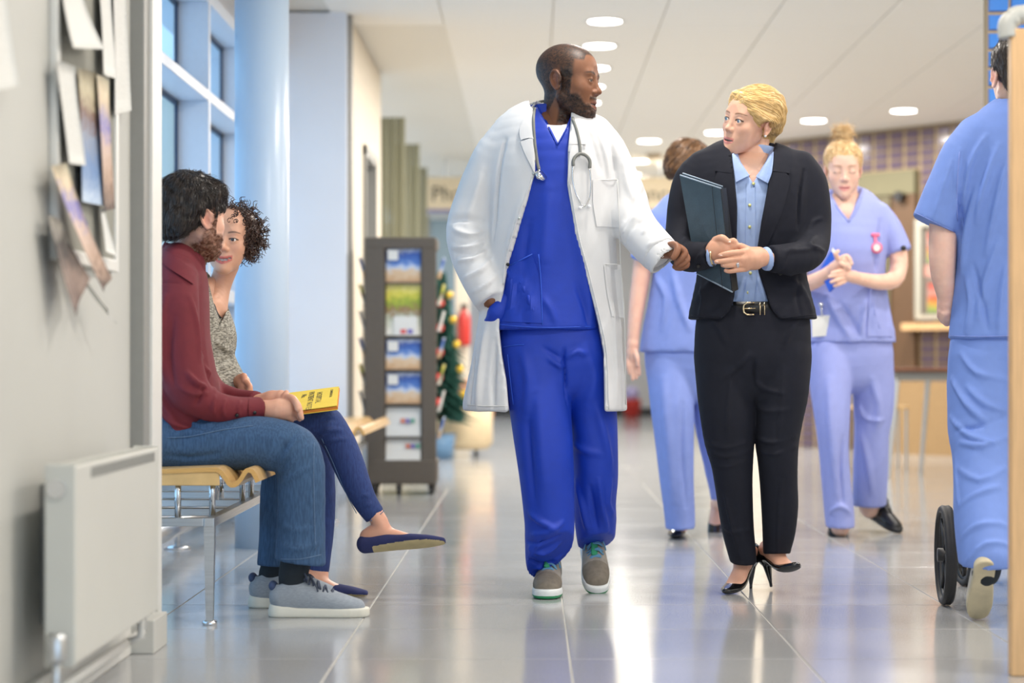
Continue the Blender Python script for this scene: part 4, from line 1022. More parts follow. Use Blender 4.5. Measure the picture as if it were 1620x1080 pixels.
def limbs(parts, h=.003, k=.006):
    """parts: list of (nodes, k) round chains -> one smooth mesh (hands, forearms, feet)"""
    A = [(np.array(n[0]), max(n[1], n[2])) for ns, *_ in parts for n in ns]; P_ = np.array([a for a, _ in A]); r = max(b for _, b in A)
    S = SDF(P_.min(0) - r - .02, P_.max(0) + r + .02, h)
    for it in parts:
        ns, kk = it[0], (it[1] if len(it) > 1 else k); S.chain(ns, None if len(it) < 3 else it[2], kk, sub=3)
    return S.mesh(1)
def body(name, parent, m, pieces, inner=(), skin=(200, 160, 140)):
    """pieces: (V,Q,C); inner: garment chains shrunk to an inner figure that joins them"""
    Vs, Qs, Cs, n = [], [], [], 0
    if inner:
        N = [x for c in inner for x in c['nodes']]; Pm = np.array([x[0] for x in N]); mr = max(max(x[1], x[2]) for x in N)
        S = SDF(Pm.min(0) - mr, Pm.max(0) + mr, .016)
        for c in inner: S.chain([(p, max(a * .78 - .006, .012), max(b * .78 - .006, .012)) for p, a, b in c['nodes']], c.get('u'), .02, sub=2)
        V, Q = S.mesh(1); pieces = list(pieces) + [(V, Q, np.tile(lin(skin), (len(V), 1)))]
    for V, Q, C in pieces: Vs.append(V); Qs.append(Q + n); Cs.append(C if not isinstance(C, tuple) else np.tile(lin(C), (len(V), 1))); n += len(V)
    return mesh_obj(name, np.concatenate(Vs), np.concatenate(Qs), m, parent, True, np.concatenate(Cs))
def skincol(V, col, redder=None, amt=.25):
    C = np.tile(lin(col), (len(V), 1)); nn = vnoise(V * 45, 2)[:, None] * amt
    return C * (1 - nn) + lin(redder or (200, 120, 104)) * nn

def hair_strands(name, V, Q, flow, mask, count, length, rad, m, parent, lift=.15, steps=6, seed=1, wav=.0, jitter=.22):
    """thin tapered locks that run along a hair surface; flow(p, n) gives the combing direction in world space"""
    rg = np.random.default_rng(seed); bv = BVHTree.FromPolygons(V.tolist(), Q.tolist()); N = vnormals(V, Q)
    ids = np.where(mask)[0]
    if len(ids) == 0: return
    ids = rg.choice(ids, count); VV = []; FF = []
    for i in ids:
        p = Vector(V[i]); n = Vector(N[i]); L = length * rg.uniform(.6, 1.25); st = L / steps; jit = Vector(rg.normal(0, jitter, 3)); ph = rg.uniform(0, 6.28); path = []; lf = lift * rg.uniform(.2, 1.5)
        for k in range(steps + 1):
            path.append(p + n * (.0006 + lf * L * (k / steps) ** 1.6 ))
            d = Vector(flow(np.array(p), np.array(n))) + jit
            if wav: d = d + n.cross(d) * (wav * math.sin(ph + k * 1.9))
            d = d - n * d.dot(n)
            if d.length < 1e-5: break
            q = p + d.normalized() * st; l, nn, ix, dd = bv.find_nearest(q)
            p = l; n = (nn if nn.dot(n) > 0 else n)
        if len(path) < 3: continue
        base = len(VV); up = n
        for k, c in enumerate(path):
            t = (path[min(k + 1, len(path) - 1)] - path[max(k - 1, 0)]).normalized(); a = t.cross(up).normalized(); b_ = a.cross(t); r = rad * (1 - (k / (len(path) - 1)) ** 2 * .85)
            VV += [c + a * r, c - a * r, c + b_ * r * .8]
        for k in range(len(path) - 1):
            o = base + 3 * k
            for e in range(3): FF.append((o + e, o + (e + 1) % 3, o + 3 + (e + 1) % 3, o + 3 + e))
    return np.array([tuple(v) for v in VV]), np.array(FF, np.int32)
def join_obj(name, meshes, m, parent):
    Vs, Qs, n, mi = [], [], 0, []
    for k, (V, Q) in enumerate(meshes): Vs.append(V); Qs.append(Q + n); n += len(V); mi += [min(k, len(m) - 1) if isinstance(m, list) else 0] * len(Q)
    return mesh_obj(name, np.concatenate(Vs), np.concatenate(Qs), m, parent, True, None, mi)
def hair_mat(name, c1, c2, rough=.38):
    m = mat(name, srgb(*c1), rough, nscale=45, col2=srgb(*c2), spec=.5); e = [n for n in m.node_tree.nodes if n.type == 'VALTORGB'][0].color_ramp.elements; e[0].position = .25; e[1].position = .75; return m

def frame_from(heel, yaw, pitch, roll=0):
    """foot frame: x forward, z up; yaw 0 points at the camera"""
    Rm = np.array(Matrix.Rotation(R(yaw), 3, 'Z') @ Matrix.Rotation(R(-90), 3, 'Z') @ Matrix.Rotation(R(pitch), 3, 'Y') @ Matrix.Rotation(R(roll), 3, 'X')); o = np.asarray(heel, float)
    return lambda p: np.asarray(p) @ Rm.T + o
def sneaker(parent, T, L, mats, lace=True, kind='runner'):
    """local frame: heel at 0, toe at L, sole on z=0"""
    s = L / .30; up, so, la, acc = mats
    S = SDF((-.02, -.06, -.005), (.32, .06, .16), .0034)
    S.chain([((.04, 0, .05), .034, .045), ((.10, 0, .055), .036, .050), ((.16, 0, .045), .041, .042), ((.22, 0, .034), .044, .034), ((.262, 0, .028), .036, .026)], u=(0, 1, 0), k=.01)
    S.chain([((.035, 0, .06), .031, .032), ((.07, 0, .095), .034, .045)], u=(0, 1, 0), k=.02)
    S.cone((.06, 0, .16), (.055, 0, .085), (.027, .036), (.025, .032), u=(0, 1, 0), k=.006, op='sub', cap=.02)
    S.fun(lambda X, Y, Z: (.022 - Z) + 0 * X + 0 * Y, 'inter', 0)
    V, Q = S.mesh(1); cx_ = V[Q].mean(1); mesh_obj('shoe_upper', T(V * s), Q, up, parent, True, None, ((cx_[:, 0] > .205) | (cx_[:, 2] < .04)).astype(int) if isinstance(up, list) else None)
    S = SDF((-.03, -.07, -.01), (.33, .07, .05), .0034)
    S.chain([((.035, 0, .012), .038, .05), ((.10, 0, .012), .037, .05), ((.17, 0, .012), .043, .05), ((.225, 0, .014), .046, .05), ((.262, 0, .017), .040, .05)], u=(0, 1, 0))
    S.fun(lambda X, Y, Z: Z - (.028 + .012 * np.clip((.09 - X) / .09, 0, 1)) + 0 * Y, 'inter', .004); S.fun(lambda X, Y, Z: -Z + 0 * X + 0 * Y, 'inter', .003)
    V, Q = S.mesh(1)
    mi = (V[Q].mean(1)[:, 2] < .010).astype(int) if isinstance(so, list) else None
    mesh_obj('sole', T(V * s), Q, so, parent, True, None, mi)
    b = MB(); b.tube([T(np.array(p) * s) for p in spline([np.array(p) for p in ((.080, 0, .140), (.10, 0, .118), (.12, 0, .104), (.16, 0, .088), (.185, 0, .076))], 4)], [.019 * s] * 17, 10, flat=.35)
    b.build('tongue', acc, parent, True)
    if lace:
        b = MB()
        for k in range(5):
            x = .105 + .021 * k; z = .122 - .0098 * k * (1 + .04 * k); sg = 1 if k % 2 else -1
            b.tube([T(np.array(p) * s) for p in ((x - .004 * sg, -.026, z - .013), (x, -.012, z + .003), (x + .003, .012, z + .003), (x + .006 * sg, .026, z - .013))], .0032 * s, 6)
            b.tube([T(np.array(p) * s) for p in ((x + .010, -.024, z - .017), (x + .003, -.010, z + .002), (x - .004, .010, z + .006), (x - .008, .024, z - .008))], .0032 * s, 6)
        for sg in (-1, 1):
            b.tube([T(np.array(p) * s) for p in spline([np.array(q) for q in ((.10, 0, .122), (.105, sg * .020, .135), (.118, sg * .036, .116), (.112, sg * .020, .112), (.102, 0, .122))], 3)], .0032 * s, 6)
            b.tube([T(np.array(p) * s) for p in spline([np.array(q) for q in ((.10, 0, .122), (.122, sg * .014, .124), (.142, sg * .03, .098), (.150, sg * .036, .078))], 3)], .0024 * s, 6)
        b.build('laces', la, parent, True)
def pump(parent, T, L, m, heel_h, sole_m, skin_pieces, skin, name='pump', flat=False):
    """court shoe or ballet flat plus the bare foot inside it (added to skin_pieces)"""
    s = L / .24; hh = heel_h / s
    nd = [((.004, 0, hh + .024), .024, .022), ((.05, 0, hh * .8 + .022), .027, .022), ((.10, 0, hh * .42 + .020), .032, .020), ((.15, 0, hh * .10 + .018), .038, .017), ((.195, 0, .015), .034, .0135), ((.228, 0, .012), .018, .010)]
    S = SDF((-.04, -.06, -.01), (.27, .06, hh + .09), .003)
    if flat: nd = [((.006, 0, .030), .025, .028), ((.05, 0, .030), .029, .028), ((.10, 0, .026), .033, .024), ((.15, 0, .021), .037, .020), ((.20, 0, .016), .033, .015), ((.234, 0, .012), .018, .010)]
    S.chain(nd, u=(0, 1, 0), sub=4)
    if not flat: S.cone((-.004, 0, hh + .05), (.0, 0, hh + .02), (.026, .024), (.026, .026), u=(0, 1, 0), k=.01)
    if flat: S.chain([((.010, 0, .070), .016, .020), ((.05, 0, .064), .021, .020), ((.10, 0, .058), .026, .018), ((.140, 0, .050), .024, .014)], u=(0, 1, 0), k=.004, op='sub', sub=4)
    else: S.chain([((.010, 0, hh + .075), .0185, .020), ((.02, 0, hh + .050), .0205, .016), ((.05, 0, hh * .8 + .054), .0235, .018), ((.10, 0, hh * .42 + .046), .029, .017), ((.138, 0, hh * .18 + .040), .028, .012)], u=(0, 1, 0), k=.004, op='sub', sub=4)
    S.fun(lambda X, Y, Z: -Z + 0 * X + 0 * Y, 'inter', .002)
    if not flat: S.cone((.006, 0, hh + .012), (.012, 0, .012), (.019, .017), (.0055, .0055), u=(0, 1, 0), k=.01); S.cone((.012, 0, .012), (.012, 0, .0), (.0058, .0058), (.0058, .0058), cap=.003)
    V, Q = S.mesh(1); C = V[Q].mean(1); 
    N = vnormals(V, Q)[Q].mean(1)
    mi = ((N[:, 2] < -.62) & (C[:, 0] > .03)).astype(int)
    mesh_obj(name, T(V * s), Q, [m, sole_m], parent, True, None, mi)
def bare_foot(T, L, heel_h, ank):
    """foot + ankle nodes for limbs(); ank: list of world nodes going up the shin"""
    s = L / .24; hh = heel_h / s; q = lambda p: T(np.array(p) * s)
    return [([(q((.012, 0, hh + .040)), .022 * s, .026 * s), (q((.05, 0, hh * .8 + .044)), .024 * s, .030 * s), (q((.10, 0, hh * .42 + .036)), .029 * s, .022 * s), (q((.15, 0, hh * .1 + .024)), .033 * s, .014 * s), (q((.20, 0, .016)), .028 * s, .009 * s)], .01, q((0, 1, 0)) - q((0, 0, 0))),
            ([(q((.035, 0, hh + .05)), .024 * s, .028 * s)] + ank, .02)]
# ------------------------------------------------------------------ the doctor in a white coat
M['coat'] = mat('white_cotton_coat', srgb(217, 218, 220), .8, nscale=25, nvar=.015, bump=.15, bscale=500)
M['scrub_royal'] = mat('royal_blue_scrub_cotton', srgb(2, 54, 176), .6, nscale=30, nvar=.05, bump=.2, bscale=600)
M['scrub_seam'] = mat('royal_blue_seam', srgb(40, 86, 206), .6, nvar=.05)
M['tee'] = mat('white_tshirt', srgb(240, 240, 240), .8, nscale=30, nvar=.02, bump=.2, bscale=700)
M['seam_white'] = mat('white_seam', srgb(214, 214, 212), .8, nvar=.02)
M['shoe_grey'] = mat('grey_suede_mesh', srgb(146, 140, 130), .75, nscale=60, nvar=.15, bump=.4, bscale=500)
M['shoe_toe'] = mat('brown_grey_suede', srgb(122, 114, 102), .8, nscale=60, nvar=.15, bump=.4, bscale=500)
M['sole_white'] = mat('white_foam_sole', srgb(222, 226, 226), .6, nvar=.04); M['sole_green'] = mat('green_outsole', srgb(44, 140, 92), .55, nvar=.05)
M['lace_blue'] = mat('blue_laces', srgb(96, 150, 186), .7, nvar=.1); M['green_knit'] = mat('green_tongue', srgb(52, 150, 108), .8, nvar=.1)
M['tube_grey'] = mat('grey_rubber_tube', srgb(118, 120, 116), .4, nvar=.04)

YD = 6.86
doc = thing('person', 'bearded man in open white coat over royal blue scrubs, walking, head turned to the woman', 'person', P(885, 945, YD) * [1, 1, 0])
UX = (1, 0, 0)
# arms
armR = PATH([(802, 214, .03, .050, .055), (783, 240, .03, .062, .068), (768, 275, .04, .068, .072), (752, 318, .05, .071, .072), (741, 362, .04, .073, .070), (746, 405, .01, .066, .064), (760, 440, -.03, .061, .060), (778, 473, -.05, .056, .054)], YD)
armL = PATH([(944, 208, .03, .050, .055), (962, 238, .02, .060, .068), (976, 275, .02, .066, .070), (990, 315, .0, .070, .068), (1000, 348, -.04, .070, .066), (1020, 377, -.10, .066, .062), (1045, 402, -.16, .064, .058)], YD)
torso_c = ROW([(848, 910, 178, .03, .050), (822, 930, 192, .025, .075), (790, 956, 205, .02, .098), (776, 966, 228, .01, .115), (773, 970, 270, .0, .125), (774, 972, 320, 0, .128), (774, 974, 380, 0, .128), (770, 977, 440, 0, .128), (760, 982, 500, 0, .132), (750, 986, 560, 0, .138), (740, 991, 610, 0, .145), (732, 992, 649, 0, .150)], YD)
scrub_t = ROW([(852, 906, 178, .03, .042), (830, 925, 195, .025, .064), (795, 950, 212, .015, .085), (786, 962, 245, .005, .104), (784, 964, 300, 0, .114), (785, 964, 380, -.002, .116), (788, 957, 440, -.004, .116), (782, 951, 490, -.008, .122), (778, 949, 522, -.012, .128)], YD)
trous = [ROW([(792, 950, 490, -.0, .108), (791, 953, 530, .0, .112), (794, 958, 560, .0, .115), (800, 955, 590, 0, .10)], YD),
         ROW([(791, 893, 545, -.01, .10), (798, 898, 590, -.02, .105), (806, 902, 640, -.035, .10), (813, 905, 690, -.05, .095), (820, 907, 740, -.06, .09), (826, 908, 790, -.06, .086), (830, 908, 830, -.055, .086), (831, 906, 865, -.05, .088), (832, 898, 885, -.05, .09), (835, 893, 905, -.055, .09), (837, 892, 935, -.055, .09)], YD),
         ROW([(884, 962, 545, .02, .10), (890, 972, 600, .03, .10), (898, 975, 650, .04, .095), (903, 977, 700, .04, .09), (906, 977, 750, .05, .086), (908, 974, 790, .08, .082), (910, 974, 820, .11, .082), (914, 972, 850, .14, .084), (918, 972, 880, .16, .084)], YD)]
GL = np.array([(160, 838), (178, 846), (275, 847), (345, 822), (410, 803), (455, 797), (492, 791), (520, 789), (560, 793), (600, 800), (670, 806)], float)
GR = np.array([(160, 905), (190, 903), (230, 899), (290, 897), (370, 910), (430, 926), (510, 946), (560, 955), (670, 958)], float)
def coat_carve(S):
    yf = YD - .10
    def slot(X, Y, Z):
        px = CX + X * F / yf; py = CY - (Z - EYE) * F / yf
        l = np.interp(py, GL[:, 0], GL[:, 1]); r = np.interp(py, GR[:, 0], GR[:, 1])
        return np.maximum(-np.minimum(px - l, r - px) * yf / F, (Y - (YD + .05 + 0 * X)))
    S.fun(slot, 'sub', .002)
    S.cone(P(876, 100, YD + .02), P(876, 192, YD + .02), (.058, .056), (.060, .056), u=UX, k=.004, op='sub', cap=.02)
def coat_disp(V, N):
    d = .0045 * (aniso(V, (.05, .1, 1), 2.2, 11, 3) - .5) * sstep(V[:, 2], 1.35, .9) + .003 * (vnoise(V * 14, 2) - .5)
    return d
coat_strokes = [(((718, 362), (742, 372), (764, 366)), .010, .012), (((716, 390), (744, 392), (766, 380)), .009, .011), (((724, 412), (748, 410), (772, 396)), .008, .008), (((735, 440), (760, 428), (778, 408)), .008, .008),
    (((712, 350), (735, 346), (768, 352)), .012, -.008), (((722, 402), (748, 402), (768, 390)), .007, -.008), (((764, 270), (752, 310), (738, 350)), .016, .006), (((748, 462), (768, 452), (788, 432)), .006, .006),
    (((1030, 322), (1008, 342), (988, 372)), .009, .014), (((1036, 345), (1012, 352), (990, 385)), .008, -.009), (((1044, 358), (1018, 368), (992, 398)), .007, .010), (((1052, 378), (1026, 388), (1004, 408)), .007, .008), (((1020, 300), (1000, 330), (986, 352)), .012, -.008),
    (((985, 250), (992, 290), (1004, 318)), .012, .007), (((962, 215), (972, 260), (975, 320), (977, 400)), .008, -.008), (((800, 222), (790, 262), (784, 330), (780, 380)), .008, -.009), (((930, 205), (945, 250), (950, 270)), .012, -.006), (((940, 200), (956, 240), (962, 280)), .009, .006),
    (((770, 520), (762, 580), (756, 645)), .013, .010), (((784, 540), (780, 600), (782, 646)), .010, -.008), (((752, 560), (746, 610), (744, 646)), .008, -.006), (((968, 470), (972, 540), (974, 640)), .010, .007), (((978, 480), (984, 560), (985, 648)), .008, -.005), (((835, 300), (812, 370), (800, 430)), .02, .006)]
coat, bv_coat = garment('lab_coat', doc, M['coat'], [dict(nodes=torso_c, u=UX, k=.02, cut=(False, (0, 0, -1)), sub=3), dict(nodes=armR, k=.03, cut=(False, True)), dict(nodes=armL, k=.03, cut=(False, True))], .0062, coat_carve, coat_disp, coat_strokes)
def cuffcave(): pass
# scrub top
def scrub_carve(S):
    yf = YD - .08
    def vee(X, Y, Z):
        px = CX + X * F / yf; py = CY - (Z - EYE) * F / yf
        t = (228 - py) / 55.0; l = 882 - t * 27; r = 882 + t * 24
        return np.maximum(-np.minimum(px - l, r - px) * yf / F, np.maximum(Y - YD, -(t + 0 * px) * .03))
    S.fun(vee, 'sub', .001)
scrub_strokes = [(((800, 415), (812, 450), (806, 505)), .010, .009), (((822, 440), (836, 470), (846, 500)), .011, .010), (((842, 450), (826, 490), (836, 512)), .008, -.008), (((790, 470), (788, 495), (782, 515)), .008, .006),
    (((870, 300), (862, 380), (858, 420)), .025, .006), (((905, 330), (922, 420), (938, 500)), .02, .006), (((912, 450), (926, 490), (930, 515)), .012, -.006), (((838, 350), (830, 400), (828, 440)), .016, -.006), (((858, 470), (872, 490), (880, 512)), .014, .005)]
scrub, bv_scrub = garment('scrub_top', doc, M['scrub_royal'], [dict(nodes=scrub_t, u=UX, cut=(False, (0, .0, -1)))], .0062, scrub_carve, lambda V, N: .004 * (aniso(V, (.1, 0, 1), 2.5, 10, 9) - .5), scrub_strokes)
# hand side flap of the tunic pushed out of the coat
flap, bv_flap = garment('tunic_flap', doc, M['scrub_royal'], [dict(nodes=PATH([(800, 476, -.06, .03, .03), (786, 494, -.07, .030, .022), (775, 505, -.06, .016, .012), (767, 508, -.05, .005, .005)], YD)), dict(nodes=PATH([(788, 496, -.07, .026, .022), (787, 520, -.06, .006, .006)], YD))], .005, None, lambda V, N: .003 * (vnoise(V * 30, 1) - .5))
tee, bv_tee = garment('t_shirt', doc, M['tee'], [dict(nodes=ROW([(850, 906, 190, .02, .044), (836, 925, 203, .015, .064), (815, 940, 225, .0, .085), (812, 945, 245, 0, .09)], YD), u=UX, cut=(True, True))], .005,
    lambda S: S.ell(P(879, 183, YD - .03), (.061, .075, .040), .002, 'sub'))
# trousers
tr_strokes = [(((893, 552), (892, 570), (894, 600), (897, 640)), .006, -.012), (((898, 565), (912, 556), (924, 560)), .008, .008), (((868, 568), (880, 575), (890, 582)), .008, .008), (((860, 550), (876, 560), (888, 566)), .008, -.006), (((930, 560), (940, 600), (930, 640)), .02, .006),
    (((826, 560), (836, 600), (832, 660)), .018, .007), (((850, 620), (856, 700), (862, 780)), .022, .006), (((836, 660), (838, 720), (846, 800)), .016, -.007), (((838, 812), (858, 826), (880, 838)), .010, .010), (((842, 846), (866, 842), (890, 826)), .009, .010), (((838, 868), (858, 872), (884, 858)), .009, .012), (((838, 884), (856, 892), (880, 886)), .007, -.009), (((846, 898), (866, 894), (888, 878)), .007, .009),
    (((835, 856), (856, 858), (884, 846)), .007, -.009), (((906, 700), (925, 712), (950, 718)), .013, .006), (((944, 640), (958, 700), (966, 740)), .016, .008), (((912, 760), (922, 800), (930, 840)), .012, .009), (((948, 760), (952, 800), (960, 838)), .011, .009), (((934, 770), (940, 810), (946, 840)), .009, -.008), (((966, 760), (962, 795), (970, 815)), .01, .006)]
tr, bv_tr = garment('scrub_trousers', doc, M['scrub_royal'], [dict(nodes=trous[0], u=UX), dict(nodes=trous[1], u=UX, k=.012, cut=(False, dict(n=(.6, -.8, -1), p=P(864, 880, YD - .055)))), dict(nodes=trous[2], u=UX, k=.012, cut=(False, dict(n=(.2, -.35, -1), p=P(943, 857, YD + .14))))], .0062, None,
    lambda V, N: .005 * (aniso(V, (.1, .05, 1), 2.2, 9, 21) - .5) + .004 * (aniso(V, (1, .2, .3), 4, 14, 5) - .5) * sstep(V[:, 2], .32, .12), tr_strokes)
# collar, lapels, pockets, plackets
bvs = [bv_coat]
drape('lapel', bvs, [(850, 158), (834, 176), (821, 205), (823, 222), (838, 216)], [(850, 158), (849, 185), (847, 205), (847, 215), (848, 222)], M['coat'], doc, 6, 12, .005, .004)
drape('lapel', bvs, [(823, 224), (829, 240), (838, 258), (847, 277)], [(846, 216), (848, 235), (849, 255), (848, 277)], M['coat'], doc, 6, 12, .004, .004)
drape('lapel', bvs, [(902, 186), (902, 200), (901, 215), (900, 228)], [(908, 188), (920, 204), (928, 218), (927, 228)], M['coat'], doc, 6, 10, .005, .004)
drape('lapel', bvs, [(900, 228), (898, 245), (898, 265), (897, 288)], [(922, 229), (917, 244), (908, 262), (899, 288)], M['coat'], doc, 6, 10, .004, .004)
drape('chest_pocket', bvs, [(938, 285), (938, 322), (944, 358)], [(977, 284), (979, 320), (980, 360)], M['coat'], doc, 6, 10, .001, .0028)
drape('hip_pocket', bvs, [(955, 418), (960, 462), (968, 500)], [(982, 418), (985, 460), (988, 503)], M['coat'], doc, 5, 10, .001, .0028)
for nm, pts in (('front_edge', [(846, 280), (822, 345), (804, 408), (799, 450)]), ('front_edge', [(899, 292), (912, 370), (928, 430), (947, 508), (957, 560), (960, 648)])):
    b = MB(); b.tube(surf_path(bvs, [(a + (-3 if a < 860 else 3), c) for a, c in pts], .001), .0028, 6); b.build(nm, M['coat'], doc, True)
b = MB()
for pts in ([(977, 284), (980, 360), (982, 418), (988, 503), (990, 640)], [(938, 285), (977, 284)], [(957, 418), (982, 418)], [(739, 640), (765, 642), (803, 642)], [(960, 643), (990, 645)]): b.tube(surf_path(bvs, pts, .0015), .0016, 5)
b.build('stitching', M['seam_white'], doc, True)
for px, py in ((844, 274), (821, 345)):
    h = ray_any(bvs, px, py, .002); b = MB(); b.tube([h[0], h[0] + h[1] * .004], .0045, 12); b.build('button', mat('pearl_button', srgb(190, 200, 200), .2), doc, True)
h = ray_any(bvs + [bv_scrub], 803, 418, .002); MB().tube([h[0], h[0] + h[1] * .005], .0055, 12).build('button', M['black'], doc, True)
# cuff turn: inner side of the wide left cuff seen as a hanging sleeve end
garment('cuff', doc, M['coat'], [dict(nodes=PATH([(1036, 396, -.15, .055, .050), (1050, 408, -.175, .062, .052), (1054, 412, -.18, .062, .052)], YD), k=.0, cut=(True, True)),
    dict(nodes=PATH([(1040, 398, -.155, .050, .045), (1068, 424, -.205, .058, .049)], YD), k=.003, op='sub')], .004)
# scrub pocket and seams
drape('scrub_pocket', [bv_scrub], [(806, 420), (800, 440), (793, 480), (786, 508)], [(842, 402), (852, 432), (855, 470), (857, 511)], M['scrub_royal'], doc, 8, 12, .001, .003)
b = MB(); b.tube(surf_path([bv_scrub], [(806, 420), (842, 402)], .005), .0022, 6); b.tube(surf_path([bv_scrub], [(852, 402), (856, 450), (858, 514)], .0035), .0018, 6)
b.tube(surf_path([bv_scrub], [(782, 512), (820, 516), (870, 518), (945, 516)], .002), .0016, 6); b.tube(surf_path([bv_tr], [(796, 549), (812, 546), (829, 545)], .002), .0016, 6); b.tube(surf_path([bv_tr], [(803, 560), (806, 590), (812, 640)], .002), .0016, 6)
b.build('seam', M['scrub_seam'], doc, True)
b = MB(); b.tube(surf_path([bv_scrub, bv_tee], [(857, 178), (869, 202), (882, 229)], .002), .004, 6, flat=.5); b.tube(surf_path([bv_scrub, bv_tee], [(905, 184), (895, 205), (882, 229)], .002), .004, 6, flat=.5); b.build('neck_band', M['scrub_royal'], doc, True)
# head
neck = ROW([(862, 912, 140, .03, .05), (860, 910, 165, .035, .058), (860, 907, 185, .03, .056), (856, 909, 203, .02, .058), (840, 922, 222, .02, .07)], YD)
dskin = (124, 82, 58)
hV, hQ, hC, tW, tL = head(P(901, 129, YD + .0), 70, 4, 2, 1.05, dict(skin=dskin, blush=(134, 74, 52), w=1.0, jaw=1.02, nose=1.12, lips=1.35, lipc=(122, 74, 64), open=.003, beard=(26, 20, 18), beardf=.95, beardh=.003, scalp=(34, 27, 24), scalpf=.92, brow=(24, 18, 16), browt=1.25, browf=.95, lid=.0042), neck, .0023)
# left hand, thumb side to the viewer
def H3(*p): return HAND(p, YD)
hand = limbs([(H3((1030, 392, -.13, .028), (1050, 394, -.17, .027)), .01), (H3((1050, 395, -.17, .026), (1062, 398, -.19, .024), (1072, 402, -.20, .022)), .012),
    (H3((1062, 388, -.19, .014), (1076, 392, -.22, .0115), (1084, 400, -.23, .0105), (1077, 410, -.235, .0095), (1070, 416, -.23, .0085)), .003), (H3((1070, 395, -.19, .013), (1083, 402, -.20, .0115), (1087, 411, -.205, .0105), (1076, 419, -.215, .0095), (1068, 421, -.21, .0085)), .003),
    (H3((1072, 404, -.18, .013), (1084, 412, -.18, .011), (1086, 420, -.185, .010), (1075, 423, -.19, .009), (1067, 422, -.185, .008)), .003), (H3((1070, 408, -.165, .012), (1080, 418, -.165, .010), (1079, 424, -.165, .009), (1070, 424, -.17, .0085)), .003),
    (H3((1056, 390, -.19, .014), (1066, 387, -.215, .0125), (1072, 392, -.24, .0115), (1069, 402, -.252, .0105), (1065, 408, -.255, .0085)), .003)], .0026, .004)
bd = body('body', doc, M['skin_dark'], [(hV, hQ, hC), (*hand, skincol(hand[0], (136, 92, 68), (150, 96, 70), .3))], [dict(nodes=scrub_t, u=UX), dict(nodes=armR), dict(nodes=armL[:-1]), dict(nodes=trous[0], u=UX), dict(nodes=trous[1][:-4], u=UX), dict(nodes=trous[2][:-3], u=UX)], dskin)
eyes(doc, tW, (-12, -2), M['iris_brown'], 1.05)
# shoes
M['sock_dark'] = mat('dark_sock', srgb(40, 44, 56), .9, nvar=.1)
for q in (((864, 850, .02, .045, .05), (864, 880, .04, .040, .045), (865, 905, .07, .034, .04)), ((940, 820, .16, .045, .05), (938, 850, .2, .042, .05), (938, 872, .23, .034, .036))): garment('sock', doc, M['sock_dark'], [dict(nodes=PATH(q, YD))], .008)
T = frame_from(P(864, 938, 0) * 0 + np.array([(871 - CX) * 7.0 / F, 7.03, 0.002]), -3, 0); sneaker(doc, T, .325, ([M['shoe_grey'], M['shoe_toe']], [M['sole_white'], M['sole_green']], M['lace_blue'], M['green_knit']))
T2 = frame_from(np.array([(935 - CX) * 7.12 / F, 7.17, .125]), 3, 25); sneaker(doc, T2, .31, ([M['shoe_grey'], M['shoe_toe']], [M['sole_white'], M['sole_green']], M['lace_blue'], M['green_knit']))
# stethoscope round the neck
st = thing('stethoscope', 'grey stethoscope hung round the bearded doctor\'s neck', 'stethoscope', P(888, 300, YD - .14))
bb = [bv_coat, bv_scrub, bv_tee]
pl = surf_path(bb, [(846, 168), (844, 190), (846, 225), (850, 255), (853, 268)], .009, 4); pr = surf_path(bb, [(905, 186), (912, 205), (917, 228), (918, 244)], .009, 4)
back = [P(846, 164, YD + .06), P(862, 160, YD + .10), P(885, 162, YD + .10), P(902, 176, YD + .04)]
b = MB(); b.tube(spline([np.array(p) for p in (pl[::-1][:-1] + [P(844, 172, YD - .02)] + back + [P(906, 184, YD - .04)] + pr[1:])], 3), .0052, 10); b.build('tube', M['tube_grey'], st, True)
h = ray_any(bb, 856, 279, .012); b = MB(); c = h[0]; ax = Vector((.55, -.45, .5)).normalized()
b.tube([c - ax * .004, c + ax * .004], .0205, 22); b.tube([c + ax * .004, c + ax * .007], .0205, 22); b.tube([c - ax * .004 , c - ax * .012, c - ax * .014], [.014, .010, .006], 16); b.tube([c - ax * .008, Vector(pl[-1])], .0045, 10); b.build('chest_piece', M['chrome'], st, True)
b = MB(); yv = surf_path(bb, [(918, 242), (919, 246)], .010, 2)
b.tube(surf_path(bb, [(907, 262), (907, 254), (911, 247), (918, 243), (927, 246), (933, 254), (933, 266)], .010, 4), .0055, 10); b.build('yoke', M['tube_grey'], st, True)
b = MB(); b.tube(surf_path(bb, [(907, 260), (906, 282), (911, 305), (918, 320), (925, 327)], .010, 4), .0026, 8); b.tube(surf_path(bb, [(933, 264), (935, 290), (933, 312), (926, 325), (918, 328)], .013, 4), .0026, 8)
b.build('ear_tubes', M['chrome'], st, True)
for px, py in ((916, 329), (930, 327)):
    h = ray_any(bb, px, py, .012); V, Fs = sphere_pts(h[0], .006, 12, 8); mesh_obj('ear_tip', V, Fs, M['tee'], st, True)
